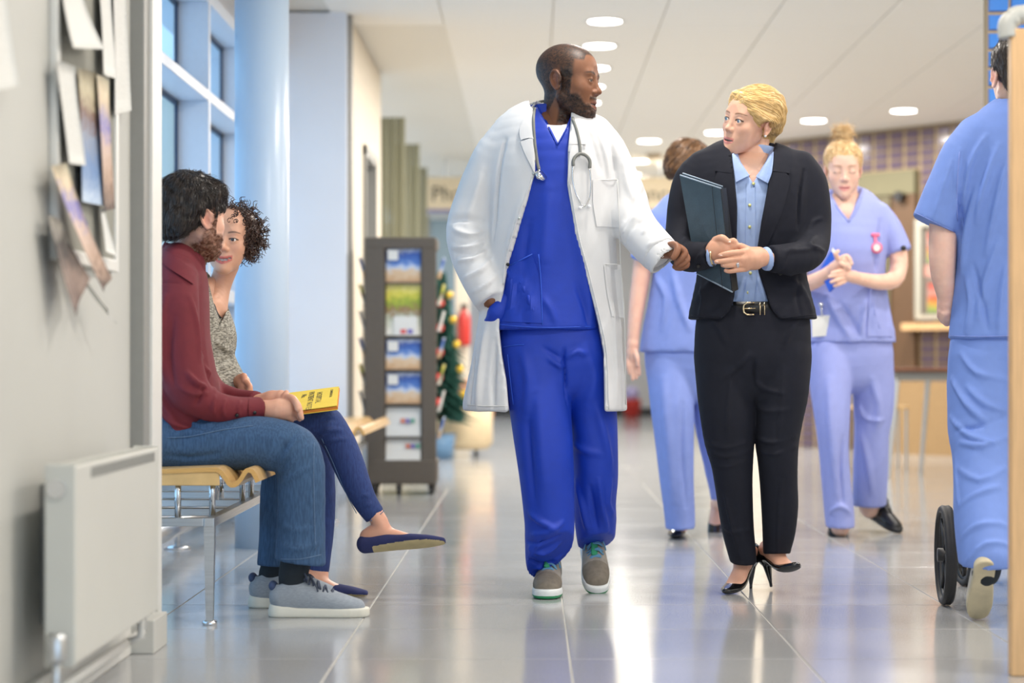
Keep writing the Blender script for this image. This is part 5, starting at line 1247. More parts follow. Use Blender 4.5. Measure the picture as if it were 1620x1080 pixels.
# ------------------------------------------------------------------ the blonde woman in a dark suit
M['suit'] = mat('midnight_navy_wool', srgb(30, 32, 42), .8, nscale=40, nvar=.08, bump=.25, bscale=700, spec=.25)
M['shirt_blue'] = mat('light_blue_oxford_shirt', srgb(158, 182, 226), .7, nscale=60, nvar=.05, bump=.2, bscale=800)
M['leather_teal'] = mat('blue_black_leather', srgb(54, 74, 88), .42, nscale=40, nvar=.12, bump=.35, bscale=260)
M['leather_black'] = mat('black_leather', srgb(22, 23, 26), .35, nscale=60, nvar=.1, bump=.2, bscale=300)
M['patent'] = mat('black_polished_leather', srgb(14, 15, 18), .15, nscale=40, nvar=.1, coat=.6)
M['shoe_sole'] = mat('worn_black_sole', srgb(44, 46, 50), .6, nscale=30, nvar=.2)
M['gold'] = mat('pale_gold', (.85, .68, .42), .2, 1.0, nvar=.03); M['silver'] = mat('silver', (.8, .8, .82), .15, 1.0, nvar=.03)
M['button_yellow'] = mat('pale_yellow_button', srgb(206, 206, 140), .4)
M['blonde'] = hair_mat('blonde_hair', (206, 166, 104), (238, 206, 146), .36)
YW = 6.95
wom = thing('person', 'blonde woman in dark trouser suit and light blue shirt walking with folder', 'person', P(1190, 940, YW) * [1, 1, 0])
bl_t = ROW([(1166, 1222, 240, .03, .048), (1145, 1240, 248, .025, .065), (1112, 1268, 258, .02, .085), (1094, 1284, 272, .012, .100), (1092, 1287, 300, 0, .112), (1095, 1284, 345, -.005, .120), (1101, 1278, 390, 0, .112), (1103, 1276, 430, 0, .106), (1096, 1284, 470, 0, .114), (1088, 1293, 505, 0, .124)], YW)
sl_r = PATH([(1110, 262, .02, .048, .055), (1093, 285, .02, .056, .062), (1084, 320, .01, .056, .060), (1079, 355, .0, .052, .058), (1076, 385, -.04, .050, .056), (1084, 404, -.11, .050, .052), (1102, 406, -.17, .048, .046), (1124, 403, -.215, .042, .042)], YW)
sl_l = PATH([(1268, 262, .02, .048, .055), (1281, 288, .02, .056, .062), (1287, 325, .01, .056, .060), (1288, 360, .0, .056, .058), (1286, 388, -.04, .054, .056), (1274, 404, -.11, .053, .052), (1248, 409, -.17, .050, .046), (1218, 409, -.215, .044, .042)], YW)
sh_t = ROW([(1168, 1219, 244, .03, .040), (1140, 1240, 256, .02, .062), (1110, 1272, 275, .01, .085), (1105, 1275, 310, 0, .098), (1108, 1272, 350, 0, .106), (1113, 1267, 395, 0, .099), (1114, 1266, 430, 0, .094), (1112, 1268, 460, 0, .096), (1110, 1270, 500, 0, .094)], YW)
pants = [ROW([(1106, 1275, 484, 0, .098), (1101, 1281, 510, 0, .108), (1099, 1282, 540, 0, .112), (1100, 1282, 570, 0, .11), (1104, 1278, 598, 0, .095)], YW),
         ROW([(1100, 1191, 565, 0, .098), (1103, 1193, 615, -.01, .094), (1108, 1194, 655, -.02, .088), (1114, 1193, 695, -.02, .080), (1124, 1191, 730, -.02, .074), (1130, 1190, 762, -.015, .072), (1136, 1191, 800, -.0, .070), (1143, 1193, 840, .01, .064), (1151, 1196, 872, .02, .058), (1156, 1197, 890, .025, .056)], YW),
         ROW([(1190, 1282, 565, 0, .098), (1191, 1279, 615, -.01, .094), (1193, 1271, 655, -.015, .086), (1195, 1264, 695, -.02, .078), (1199, 1262, 730, -.02, .074), (1202, 1262, 765, -.01, .070), (1204, 1263, 800, 0, .068), (1206, 1259, 838, .01, .062), (1207, 1253, 862, .02, .056), (1208, 1250, 876, .02, .054)], YW)]
BL = np.array([(225, 1150), (240, 1158), (262, 1160), (330, 1165), (400, 1165), (440, 1163), (468, 1161), (482, 1158), (494, 1152), (502, 1144), (512, 1132)], float)
BR = np.array([(225, 1232), (240, 1224), (262, 1220), (300, 1214), (350, 1204), (400, 1197), (430, 1200), (468, 1212), (482, 1216), (494, 1222), (504, 1232), (516, 1250)], float)
def blz_carve(S):
    yf = YW - .09
    def slot(X, Y, Z):
        px = CX + X * F / yf; py = CY - (Z - EYE) * F / yf
        return np.maximum(-np.minimum(px - np.interp(py, BL[:, 0], BL[:, 1]), np.interp(py, BR[:, 0], BR[:, 1]) - px) * yf / F, Y - (YW + .03) + 0 * X)
    S.fun(slot, 'sub', .002); S.cone(P(1193, 190, YW + .02), P(1193, 250, YW + .02), (.052, .05), (.054, .05), u=UX, k=.004, op='sub', cap=.02)
bz_st = [(((1150, 410), (1130, 440), (1104, 470)), .014, .006), (((1240, 420), (1262, 450), (1284, 490)), .016, .006), (((1096, 300), (1088, 340), (1084, 370)), .010, .005), (((1084, 376), (1078, 390), (1070, 396)), .007, .008), (((1290, 374), (1280, 390), (1304, 398)), .008, .008), (((1300, 345), (1286, 352), (1276, 372)), .007, .006),
    (((1272, 270), (1266, 310), (1262, 360)), .008, -.010), (((1296, 392), (1270, 396), (1240, 398)), .008, .006), (((1262, 388), (1245, 400), (1235, 425)), .007, .005), (((1120, 395), (1108, 404), (1100, 420)), .006, .006), (((1092, 412), (1084, 405), (1072, 402)), .006, .006), (((1110, 448), (1112, 476), (1106, 502)), .010, .005), (((1264, 440), (1262, 470), (1268, 502)), .010, -.005), (((1230, 330), (1222, 380), (1214, 410)), .012, .004)]
blz, bv_blz = garment('blazer', wom, M['suit'], [dict(nodes=bl_t, u=UX, cut=(False, (0, 0, -1))), dict(nodes=sl_r, k=.022, cut=(False, True)), dict(nodes=sl_l, k=.022, cut=(False, True))], .0058, blz_carve, lambda V, N: .003 * (aniso(V, (.2, .2, 1), 3, 12, 4) - .5), bz_st)
def sh_carve(S):
    yf = YW - .07
    def vee(X, Y, Z):
        px = CX + X * F / yf; py = CY - (Z - EYE) * F / yf; t = (292 - py) / 46.; 
        return np.maximum(-np.minimum(px - (1191 - t * 24), (1191 + t * 27) - px) * yf / F, np.maximum(Y - YW, -t * .03 + 0 * X))
    S.fun(vee, 'sub', .001)
sh, bv_sh = garment('shirt', wom, M['shirt_blue'], [dict(nodes=sh_t, u=UX, cut=(False, (0, 0, -1)))], .0055, sh_carve, lambda V, N: .004 * (aniso(V, (.15, 0, 1), 3, 12, 14) - .5),
    [(((1176, 440), (1172, 460), (1166, 475)), .006, .007), (((1200, 440), (1206, 460), (1210, 475)), .006, .006), (((1180, 450), (1186, 470), (1190, 478)), .006, -.005)])
pt_st = [(((1122, 700), (1146, 708), (1180, 700)), .008, .005), (((1126, 716), (1150, 722), (1184, 712)), .007, .006), (((1128, 736), (1150, 738), (1182, 728)), .007, .005), (((1198, 690), (1220, 700), (1258, 690)), .008, .006), (((1202, 712), (1226, 718), (1258, 706)), .007, .005), (((1192, 600), (1210, 615), (1240, 622)), .010, .005), (((1194, 640), (1214, 650), (1244, 648)), .009, .005),
    (((1186, 560), (1168, 580), (1140, 600)), .010, .006), (((1193, 570), (1193, 600), (1194, 640)), .005, -.010), (((1144, 830), (1162, 840), (1188, 836)), .008, .005), (((1146, 780), (1158, 830), (1172, 884)), .006, .006), (((1236, 760), (1232, 820), (1230, 872)), .006, .005), (((1124, 505), (1140, 520), (1150, 545)), .012, .005), (((1262, 505), (1250, 525), (1240, 548)), .012, .005), (((1158, 580), (1152, 640), (1150, 690)), .008, .004), (((1240, 580), (1236, 640), (1232, 690)), .008, .004)]
pa, bv_pa = garment('trousers', wom, M['suit'], [dict(nodes=pants[0], u=UX, cut=((0, 0, 1), False)), dict(nodes=pants[1], u=UX, k=.01, cut=(False, (0, .1, -1))), dict(nodes=pants[2], u=UX, k=.01, cut=(False, (0, -.1, -1)))], .0058, None, lambda V, N: .0035 * (aniso(V, (.1, 0, 1), 3, 10, 8) - .5), pt_st)
# belt
b = MB(); cb = P(1191, 487, YW); V = []; n = 64; Fs = []
for z, e in ((-.0185, .0), (-.0185, .004), (.0185, .004), (.0185, .0)):
    for k in range(n): a = 2 * math.pi * k / n; V.append(cb + np.array([(.1225 + e) * math.cos(a), (.1035 + e) * math.sin(a), z]))
for j in range(4):
    for k in range(n): Fs.append((j * n + k, j * n + (k + 1) % n, ((j + 1) % 4) * n + (k + 1) % n, ((j + 1) % 4) * n + k))
belt = b.add(V, Fs).build('belt', M['leather_black'], wom, True)
yb = YW - .110
def bq(px, py, d=0): return P(px, py, yb - d)
b = MB(); b.tube([bq(1193, 478.5), bq(1182, 478.5), bq(1177, 482), bq(1176, 488), bq(1177, 494), bq(1182, 497.5), bq(1193, 497.5)], .0034, 8); b.tube([bq(1177, 488), bq(1195, 487.5)], .0022, 8)
for xx in (1203, 1210): b.tube([bq(xx, 478), bq(xx, 498)], .0034, 6, flat=.5)
b.build('buckle', M['gold'], belt, True)
# lapels, collar, plackets
bb = [bv_blz]; bs_ = [bv_sh, bv_blz]
drape('lapel', bb, [(1160, 242), (1146, 246), (1137, 256), (1131, 270)], [(1166, 248), (1162, 258), (1160, 266), (1157, 274)], M['suit'], wom, 6, 8, .005, .007)
drape('lapel', bb, [(1140, 262), (1130, 282), (1136, 330), (1150, 375), (1162, 410)], [(1158, 272), (1160, 290), (1164, 330), (1165, 375), (1165, 412)], M['suit'], wom, 7, 16, .005, .006)
drape('lapel', bb, [(1222, 246), (1220, 256), (1219, 264), (1219, 270)], [(1236, 246), (1246, 256), (1250, 266), (1250, 274)], M['suit'], wom, 6, 8, .005, .007)
drape('lapel', bb, [(1219, 272), (1216, 295), (1208, 340), (1200, 380), (1197, 412)], [(1243, 272), (1251, 284), (1240, 330), (1218, 380), (1199, 414)], M['suit'], wom, 7, 16, .005, .006)
drape('shirt_collar', bs_, [(1158, 243), (1160, 258), (1162, 272), (1164, 288)], [(1166, 240), (1172, 255), (1180, 266), (1188, 276)], M['shirt_blue'], wom, 6, 8, .012, .004)
drape('shirt_collar', bs_, [(1218, 238), (1212, 254), (1204, 266), (1194, 278)], [(1224, 240), (1223, 258), (1221, 274), (1215, 290)], M['shirt_blue'], wom, 6, 8, .012, .004)
drape('placket', [bv_sh], [(1181, 290), (1180, 350), (1180, 400), (1182, 440), (1176, 478)], [(1194, 286), (1195, 350), (1194, 400), (1197, 440), (1192, 478)], M['shirt_blue'], wom, 4, 20, .001, .0025)
for px, py in ((1192, 292), (1186, 325), (1186, 359), (1187, 432), (1182, 463)):
    h = ray_any([bv_sh], px, py, .003); b = MB(); b.tube([h[0], h[0] + h[1] * .004], .0052, 14); b.build('button', M['button_yellow'], wom, True)
for px, py in ((1105, 420), (1234, 433)):
    h = ray_any(bb, px, py, .001); b = MB(); b.tube([h[0], h[0] + h[1] * .005], .006, 14); b.build('button', M['black'], wom, True)
b = MB()
for pts in ([(1093, 498), (1120, 502), (1146, 503)], [(1236, 503), (1262, 500), (1290, 497)]): b.tube(surf_path(bb, pts, .0012), .0016, 6)
b.build('hem_seam', M['suit'], wom, True)
# shirt cuffs
for pts in (((1216, 409, -.215, .040, .038), (1208, 410, -.222, .037, .035)), ((1124, 404, -.215, .037, .036), (1130, 404, -.222, .034, .033))):
    garment('shirt_cuff', wom, M['shirt_blue'], [dict(nodes=PATH(pts, YW), cut=(True, True))], .004)
# head
nk = ROW([(1178, 1222, 205, .05, .040), (1173, 1217, 228, .048, .042), (1168, 1215, 250, .03, .044), (1165, 1216, 262, .02, .046), (1160, 1222, 275, .0, .05), (1158, 1226, 300, -.01, .06)], YW)
fskin = (226, 178, 152)
def wpaint(V, N, mix): mix((V[:, 2] > .072) | ((V[:, 1] > .045) & (V[:, 2] > -.05)), lin((190, 150, 96)), 1.)
hV, hQ, hC, tW, tL = head(P(1186, 193, YW - .0), -52, -1, 13, .965, dict(skin=fskin, blush=(222, 150, 130), fem=1, w=.96, jaw=.80, nose=.85, lips=.82, lipc=(206, 126, 122), open=.0022, neckk=.010, brow=(104, 74, 48), browt=.85, browf=.9, lid=.0058, paint=wpaint), nk, .0023)
Hw = lambda *p: HAND(p, YW)
arm = lambda *p: PATH(p, YW)
hands = limbs([
    # right hand (left in the picture), closed round the folder edge
    (Hw((1120, 402, -.20, .027), (1130, 398, -.225, .026)), .01), (Hw((1130, 398, -.228, .026), (1142, 396, -.24, .027), (1152, 397, -.245, .024)), .012), (Hw((1132, 388, -.23, .022), (1145, 385, -.245, .020)), .014),
    (Hw((1132, 380, -.235, .013), (1142, 376, -.26, .0115), (1150, 381, -.265, .0100), (1156, 384, -.26, .0080)), .003),
    (Hw((1148, 388, -.25, .012), (1160, 381, -.262, .0105), (1164, 388, -.262, .0095), (1160, 396, -.255, .009)), .003), (Hw((1148, 394, -.25, .012), (1161, 389, -.262, .0100), (1165, 396, -.258, .0092), (1158, 402, -.25, .009)), .003), (Hw((1146, 401, -.25, .012), (1158, 398, -.258, .0095), (1162, 403, -.252, .009)), .003),
    # left hand laid over it, fingers pointing left
    (Hw((1216, 408, -.21, .026), (1205, 408, -.235, .026)), .01), (Hw((1205, 408, -.24, .025), (1190, 409, -.268, .026), (1176, 411, -.275, .022)), .012), (Hw((1200, 400, -.25, .020), (1184, 399, -.272, .018)), .014), (Hw((1196, 418, -.25, .018), (1180, 420, -.27, .016)), .014),
    (Hw((1182, 394, -.27, .0115), (1172, 389, -.268, .0100), (1166, 389, -.262, .0085)), .004),
    (Hw((1178, 399, -.278, .0115), (1160, 400, -.290, .0100), (1147, 402, -.290, .0090), (1139, 404, -.284, .0072)), .003), (Hw((1174, 409, -.282, .0115), (1156, 411, -.292, .0098), (1142, 413, -.290, .0088), (1133, 414, -.284, .0070)), .003),
    (Hw((1176, 418, -.278, .0110), (1160, 419, -.288, .0092), (1149, 420, -.286, .0082), (1143, 419, -.280, .0068)), .003), (Hw((1180, 425, -.270, .0100), (1166, 427, -.280, .0085), (1154, 429, -.278, .0074), (1148, 428, -.272, .0062)), .003)], .0024, .003)
# feet
fb = []
TA = frame_from(np.array([(1191 - CX) * 7.03 / F, 7.05, .0]), -28, 0); TB = frame_from(np.array([(1219 - CX) * 7.0 / F, 7.02, .006]), 18, -22)
pump(wom, TA, .235, M['patent'], .082, M['shoe_sole'], fb, fskin); pump(wom, TB, .235, M['patent'], .082, M['shoe_sole'], fb, fskin)
ft = bare_foot(TA, .235, .082, PATH([(1176, 885, .03, .030, .034), (1174, 860, .03, .034, .038)], YW)) + bare_foot(TB, .235, .082, PATH([(1229, 868, .02, .030, .034), (1229, 845, .02, .034, .038)], YW))
feet = limbs(ft, .003, .01)
body('body', wom, M['skin_light'], [(hV, hQ, hC), (*hands, skincol(hands[0], (222, 172, 144), (214, 146, 118), .35)), (*feet, skincol(feet[0], (222, 172, 146), (206, 140, 116), .3))],
     [dict(nodes=sh_t, u=UX), dict(nodes=sl_r), dict(nodes=sl_l), dict(nodes=pants[0], u=UX), dict(nodes=pants[1][:-2], u=UX), dict(nodes=pants[2][:-2], u=UX)], fskin)
eyes(wom, tW, (-6, 2), M['iris_blue'], .965)
# nails
b = MB()
for px, py, d in ((1141, 403.6, -.2925), (1135, 413.8, -.2915), (1145, 419, -.2875), (1150, 428, -.2785), (1154, 382.5, -.2725)):
    c = P(px, py, YW + d); b.tube([c + np.array([-.005, 0, 0]), c + np.array([.004, -.001, .0])], [.0028, .0042], 8, flat=.5)
b.build('fingernails', mat('pale_nails', srgb(232, 196, 182), .25), wom, True)
# ring, watch, earring
c0, c1 = P(1165, 418.5, YW - .284), P(1168, 418.5, YW - .283); b = MB(); b.tube([c0, c1], .0122, 16); b.tube([P(1166.5, 418, YW - .298), P(1166.5, 418, YW - .294)], .0042, 10); b.build('ring', M['silver'], wom, True)
b = MB()
c = P(1128, 404, YW - .222); ax = Vector((.9, -.35, .05)).normalized(); u = ax.cross(Vector((0, 0, 1))).normalized(); v = u.cross(ax)
b.tube([Vector(c) + u * (.031 * math.cos(t)) + v * (.031 * math.sin(t)) for t in np.linspace(0, 2 * math.pi, 25)[:-1]], .0034, 6, close=True); b.build('watch_strap', M['gold'], wom, True)
e = tW(np.array([(.0775, .010, -.037)]))[0]; V, Fs = sphere_pts(e, .0042, 12, 8); mesh_obj('earring', V, Fs, M['tee'], wom, True)
# hair: swept across the forehead and gathered low at the back
S = SDF((-.10, -.10, -.13), (.10, .155, .145), .0030)
S.ell((0, .020, .043), (.0815, .102, .0855)); S.ell((0, .055, .045), (.079, .075, .078), k=.03); S.ell((0, .095, -.002), (.052, .036, .045), k=.03); S.ell((0, .088, -.055), (.028, .024, .026), k=.02)
S.chain([((-.030, -.060, .086), .014, .012), ((.010, -.064, .084), .015, .012), ((.044, -.054, .056), .016, .012), ((.067, -.028, .022), .017, .013), ((.077, .006, .020), .016, .012), ((.074, .045, .010), .016, .014)], None, .012)
S.chain([((-.030, -.060, .084), .013, .012), ((-.056, -.044, .060), .013, .012), ((-.070, -.012, .028), .014, .012), ((-.074, .03, .012), .014, .012)], None, .012)
S.ell((0, -.125, .0), (.085, .088, .068), k=.006, op='sub')
for s in (-1, 1): S.ell((s * .085, .008, -.030), (.034, .026, .044), k=.008, op='sub')
S.ell((0, .03, -.115), (.09, .075, .065), k=.01, op='sub')
lV, lQ = S.mesh(1)
def hflow(pl):
    x, y, z = pl.T
    d = np.stack([np.where(y < .0, .55 + 0 * x, -.3 * np.sign(x)), .8 + .4 * (y < 0), -.35 - 2.2 * sstep(y, .03, .10) * 1.0 - .3 * (z < .03)], 1); return d
q = lV[:, 0] * .0
ph = (np.arctan2(lV[:, 2] - .03, lV[:, 0] + .035) * 15 + lV[:, 1] * 22 + 2.2 * vnoise(lV * 28, 3)); lN = vnormals(lV, lQ)
lV = lV + lN * (.0016 * np.sin(ph) + .0006 * np.sin(ph * 2.7 + 1))[:, None]
hair_m = (tW(lV), lQ)
Rw = (tW(np.eye(3)) - tW(np.zeros((1, 3)))); 
def fl(p, n): d = hflow(tL(p)[None])[0]; return d @ Rw / .965
st_ = hair_strands('h', *hair_m, fl, lV[:, 2] > -.05, 1300, .10, .0013, None, None, .012, 9, 3, 0, .07)
join_obj('hair', [hair_m, st_], M['blonde'], wom)
w2 = []
for i in range(26):
    a = RNG.uniform(-1, 1); p0 = np.array((.02 * a + .012, .088 + .012 * RNG.uniform(-1, 1), -.062)); p1 = p0 + np.array((.012 * RNG.uniform(-1, 1.4), .012 * RNG.uniform(-.5, 1), -.022)); p2 = p1 + np.array((.018 * RNG.uniform(-1, 1.5), .01 * RNG.uniform(-1, 1), -.020))
    w2.append(tW(np.array(spline([p0, p1, p2], 3))))
b = MB()
for w_ in w2: b.tube(list(w_), list(np.linspace(.0016, .0004, len(w_))), 4)
b.build('nape_wisps', M['blonde'], wom, True)
# ---- the folder under her arm
fo = thing('portfolio', 'blue black leather portfolio held upright by the blonde woman', 'folder', P(1125, 440, YW - .16))
def quad_slab(mb, q, th, dy=0., mi=0):
    A = [P(a, c, d - dy) for a, c, d in q]; A = [Vector(x) for x in A]; n = (A[1] - A[0]).cross(A[3] - A[0]).normalized(); n = n if n.y < 0 else -n
    return mb.prism([tuple(x) for x in A], tuple(-n * th), mi)
ya, yb_ = YW - .13, YW - .20
q = [(1075, 277, ya), (1141, 298, yb_), (1159, 462, yb_ + .01), (1102, 432, ya + .01)]
b = MB(); quad_slab(b, q, .0035); b.build('front_cover', M['leather_teal'], fo)
q2 = [(1080, 274, ya + .028), (1143, 295, yb_ + .026), (1161, 458, yb_ + .034), (1106, 429, ya + .038)]
b = MB(); quad_slab(b, q2, .0035); b.build('back_cover', M['leather_teal'], fo)
b = MB(); quad_slab(b, [(1081, 281, ya + .010), (1138, 299, yb_ + .010), (1155, 452, yb_ + .018), (1106, 426, ya + .018)], .012); b.build('pages', mat('dark_blue_lining', srgb(36, 50, 70), .7), fo)
A = [P(1141, 298, yb_ - .001), P(1159, 462, yb_ + .009)]; B = [P(1149, 297, yb_ + .032), P(1168, 458, yb_ + .040)]
b = MB(); b.prism([tuple(A[0]), tuple(B[0]), tuple(B[1]), tuple(A[1])], (-.003, .003, 0)); b.build('spine', M['leather_black'], fo)
pm_ = mat('pale_blue_piping', srgb(150, 168, 186), .5)
for a, c in (((1076, 277, ya), (1141, 298, yb_)), ((1080, 274, ya + .028), (1143, 295, yb_ + .026)), ((1102, 432, ya + .009), (1159, 462, yb_ + .009))): MB().tube([P(*a), P(*c)], .0025, 8).build('edge_piping', pm_, fo, True)
b = MB(); b.tube([P(1126, 294, yb_ + .012), P(1143, 456, yb_ + .022)], .0008, 6); b.build('seam', M['leather_black'], fo)
# ------------------------------------------------------------------ seated man in a burgundy shirt
M['burgundy'] = mat('burgundy_cotton_shirt', srgb(112, 34, 44), .8, nscale=40, nvar=.08, bump=.25, bscale=600)
def denim(name, c, c2):
    m = mat(name, srgb(*c), .85, nscale=14, nvar=.1, bump=.3, bscale=500, col2=srgb(*c2), stretch=(16, 16, 2.4)); return m
M['denim'] = denim('faded_denim', (50, 78, 112), (64, 95, 132)); M['denim_dark'] = denim('dark_blue_denim', (38, 56, 108), (46, 68, 124)); M['denim_seam'] = mat('denim_seam', srgb(92, 118, 150), .8, nscale=200, nvar=.2)
M['sock'] = mat('charcoal_sock', srgb(34, 42, 50), .9, nscale=100, nvar=.1, bump=.4, bscale=500)
M['felt_grey'] = mat('light_grey_wool_felt', srgb(150, 158, 168), .9, nscale=90, nvar=.16, bump=.4, bscale=500, stretch=(1, 1, 6)); M['sole_cream'] = mat('off_white_rubber', srgb(220, 218, 206), .5, nvar=.03)
M['lace_dark'] = mat('dark_blue_grey_laces', srgb(66, 74, 92), .8); M['navy_lining'] = mat('navy_lining', srgb(64, 80, 116), .8)
M['hair_black'] = hair_mat('near_black_hair', (26, 22, 21), (66, 54, 47), .36)
YM = 6.38
man = thing('person', 'seated bearded man in burgundy shirt and faded jeans, back of head to us', 'person', P(300, 975, YM) * [1, 1, 0])
mt = ROW([(264, 312, 404, .02, .070), (252, 320, 420, .01, .125), (241, 326, 445, .0, .180), (234, 328, 480, 0, .198), (230, 331, 530, 0, .200), (229, 338, 580, 0, .195), (230, 347, 630, 0, .190), (233, 354, 672, 0, .185), (236, 352, 705, 0, .18)], YM)
ma1 = PATH([(281, 438, -.13, .056, .06), (279, 478, -.17, .066, .062), (281, 530, -.185, .066, .06), (286, 580, -.19, .066, .06), (300, 618, -.19, .060, .058), (330, 640, -.17, .047, .048), (370, 647, -.12, .040, .042), (412, 645, -.07, .034, .036)], YM)
ma2 = PATH([(290, 440, .13, .056, .06), (296, 500, .18, .062, .06), (306, 570, .19, .060, .058), (330, 620, .16, .052, .05), (370, 636, .07, .042, .042), (408, 637, .0, .034, .036)], YM)
mst = [(((262, 470), (258, 540), (262, 600)), .010, .010), (((275, 500), (268, 560), (276, 610)), .009, -.008), (((300, 470), (312, 520), (316, 570)), .010, .006), (((296, 590), (310, 606), (324, 612)), .008, .012), (((286, 612), (304, 622), (326, 622)), .007, .009), (((310, 640), (318, 626), (322, 614)), .006, -.009), (((340, 626), (336, 642), (338, 656)), .006, .008), (((356, 632), (352, 646), (354, 658)), .006, .007), (((380, 634), (376, 646), (378, 658)), .006, .006),
    (((246, 600), (262, 640), (280, 668)), .010, .010), (((252, 640), (272, 668), (300, 676)), .008, .009), (((246, 450), (262, 446), (284, 448)), .006, -.005), (((318, 560), (330, 590), (340, 620)), .008, .006), (((252, 480), (246, 520), (250, 560)), .007, .006)]
msh, bv_msh = garment('shirt', man, M['burgundy'], [dict(nodes=mt, u=UX, cut=(False, (0, 0, -1)), k=.02), dict(nodes=ma1, k=.02, cut=(False, True)), dict(nodes=ma2, k=.02, cut=(False, True))], .006, lambda S: S.cone(P(297, 350, YM), P(292, 402, YM + .01), (.062, .062), (.062, .062), u=UX, k=.004, op='sub', cap=.02), lambda V, N: .0045 * (aniso(V, (.3, .1, 1), 3, 12, 31) - .5), mst)
col = [(P(a, c, YM + d), r, r2) for a, c, d, r, r2 in ((300, 398, .0, .068, .066), (290, 410, .0, .072, .072), (282, 420, .0, .080, .085))]
garment('collar', man, M['burgundy'], [dict(nodes=[(P(293, 392, YM), .064, .066), (P(287, 412, YM), .072, .080), (P(284, 428, YM), .080, .094)], cut=((.35, 0, 1), True), u=UX), dict(nodes=[(P(300, 372, YM), .060, .060), (P(287, 412, YM), .064, .070), (P(284, 440, YM), .066, .080)], op='sub', k=.002, u=UX, cut=(True, True))], .0042)
drape('collar_fold', [bv_msh], [(258, 392), (272, 402), (292, 414), (310, 427)], [(248, 408), (264, 422), (286, 436), (306, 449)], M['burgundy'], man, 8, 12, .006, .004)
b = MB()
for px, py in ((402, 652), (375, 656)):
    h = ray_any([bv_msh], px, py, .001)
    if h: b.tube([h[0], h[0] + h[1] * .005], .0055, 12)
b.build('cuff_button', M['black'], man, True)
drape('cuff', [bv_msh], [(394, 629), (393, 645), (394, 664)], [(413, 630), (414, 645), (412, 661)], M['burgundy'], man, 4, 8, .001, .003)
# jeans
mj1 = PATH([(252, 700, -.08, .086, .09), (310, 700, -.10, .086, .088), (370, 700, -.11, .083, .084), (425, 702, -.115, .079, .08), (462, 712, -.115, .077, .078), (475, 740, -.115, .073, .074), (477, 780, -.115, .071, .072), (476, 830, -.115, .072, .074), (475, 889, -.115, .076, .078)], YM)
mj2 = PATH([(252, 698, .08, .086, .09), (320, 694, .11, .085, .086), (380, 692, .12, .08, .08), (426, 700, .125, .074, .075), (448, 735, .125, .068, .07), (447, 780, .125, .068, .07), (445, 830, .125, .067, .07), (442, 893, .125, .068, .072)], YM)
jst = [(((440, 745), (452, 720), (478, 690)), .008, .009), (((448, 756), (462, 730), (490, 704)), .007, .007), (((436, 738), (450, 708), (470, 680)), .008, -.007), (((446, 770), (466, 752), (494, 736)), .008, .005), (((272, 690), (300, 682), (340, 690)), .009, .006), (((262, 672), (290, 666), (320, 662)), .008, .008), (((262, 720), (300, 724), (350, 716)), .010, -.004), (((490, 760), (494, 820), (497, 880)), .006, .003),
    (((448, 830), (470, 840), (500, 832)), .012, .003), (((445, 862), (470, 868), (505, 860)), .010, .004), (((300, 668), (320, 674), (344, 668)), .006, .006)]
mj, bv_mj = garment('jeans', man, M['denim'], [dict(nodes=mj1, k=.01, cut=(False, (-.15, 0, -1))), dict(nodes=mj2, k=.01, cut=(False, (0, 0, -1))), dict(nodes=PATH([(256, 690, -.10, .10, .10), (256, 690, .10, .10, .10)], YM), u=(0, 0, 1))], .006, None, lambda V, N: .003 * (aniso(V, (1, 0, .5), 3, 12, 41) - .5), jst)
for pts in ([(444, 884), (475, 884), (508, 877)], [(497, 700), (496, 740), (497, 800), (499, 870)], [(264, 692), (300, 690), (350, 680), (400, 673)]): sb_ = MB(); sb_.tube(surf_path([bv_mj], pts, .0012), .0014, 5); sb_.build('seam', M['denim_seam'], man, True)
for q in (((471, 878, -.11, .048, .05), (465, 902, -.11, .044, .044), (462, 922, -.11, .040, .034), (462, 935, -.11, .034, .026)), ((440, 885, .13, .046, .046), (430, 905, .13, .040, .040), (428, 924, .13, .034, .028))):
    garment('sock', man, M['sock'], [dict(nodes=PATH(q, YM))], .005, None, lambda V, N: .0022 * (aniso(V, (1, 0, .1), 4, 26, 3) - .5))
sn = (M['felt_grey'], M['sole_cream'], M['lace_dark'], M['felt_grey'])
sneaker(man, frame_from(np.array([(426 - CX) * 6.27 / F, 6.27, 0]), 90, 0), .300, sn); sneaker(man, frame_from(np.array([(394 - CX) * 6.51 / F, 6.51, 0]), 88, 0), .300, sn)
for T in (frame_from(np.array([(426 - CX) * 6.27 / F, 6.27, 0]), 90, 0), frame_from(np.array([(394 - CX) * 6.51 / F, 6.51, 0]), 88, 0)):
    S = SDF((-.02, -.05, .05), (.05, .05, .13), .003); S.ell((.012, 0, .092), (.014, .024, .016)); V, Q = S.mesh(1); mesh_obj('heel_tab', T(V), Q, M['navy_lining'], man, True)
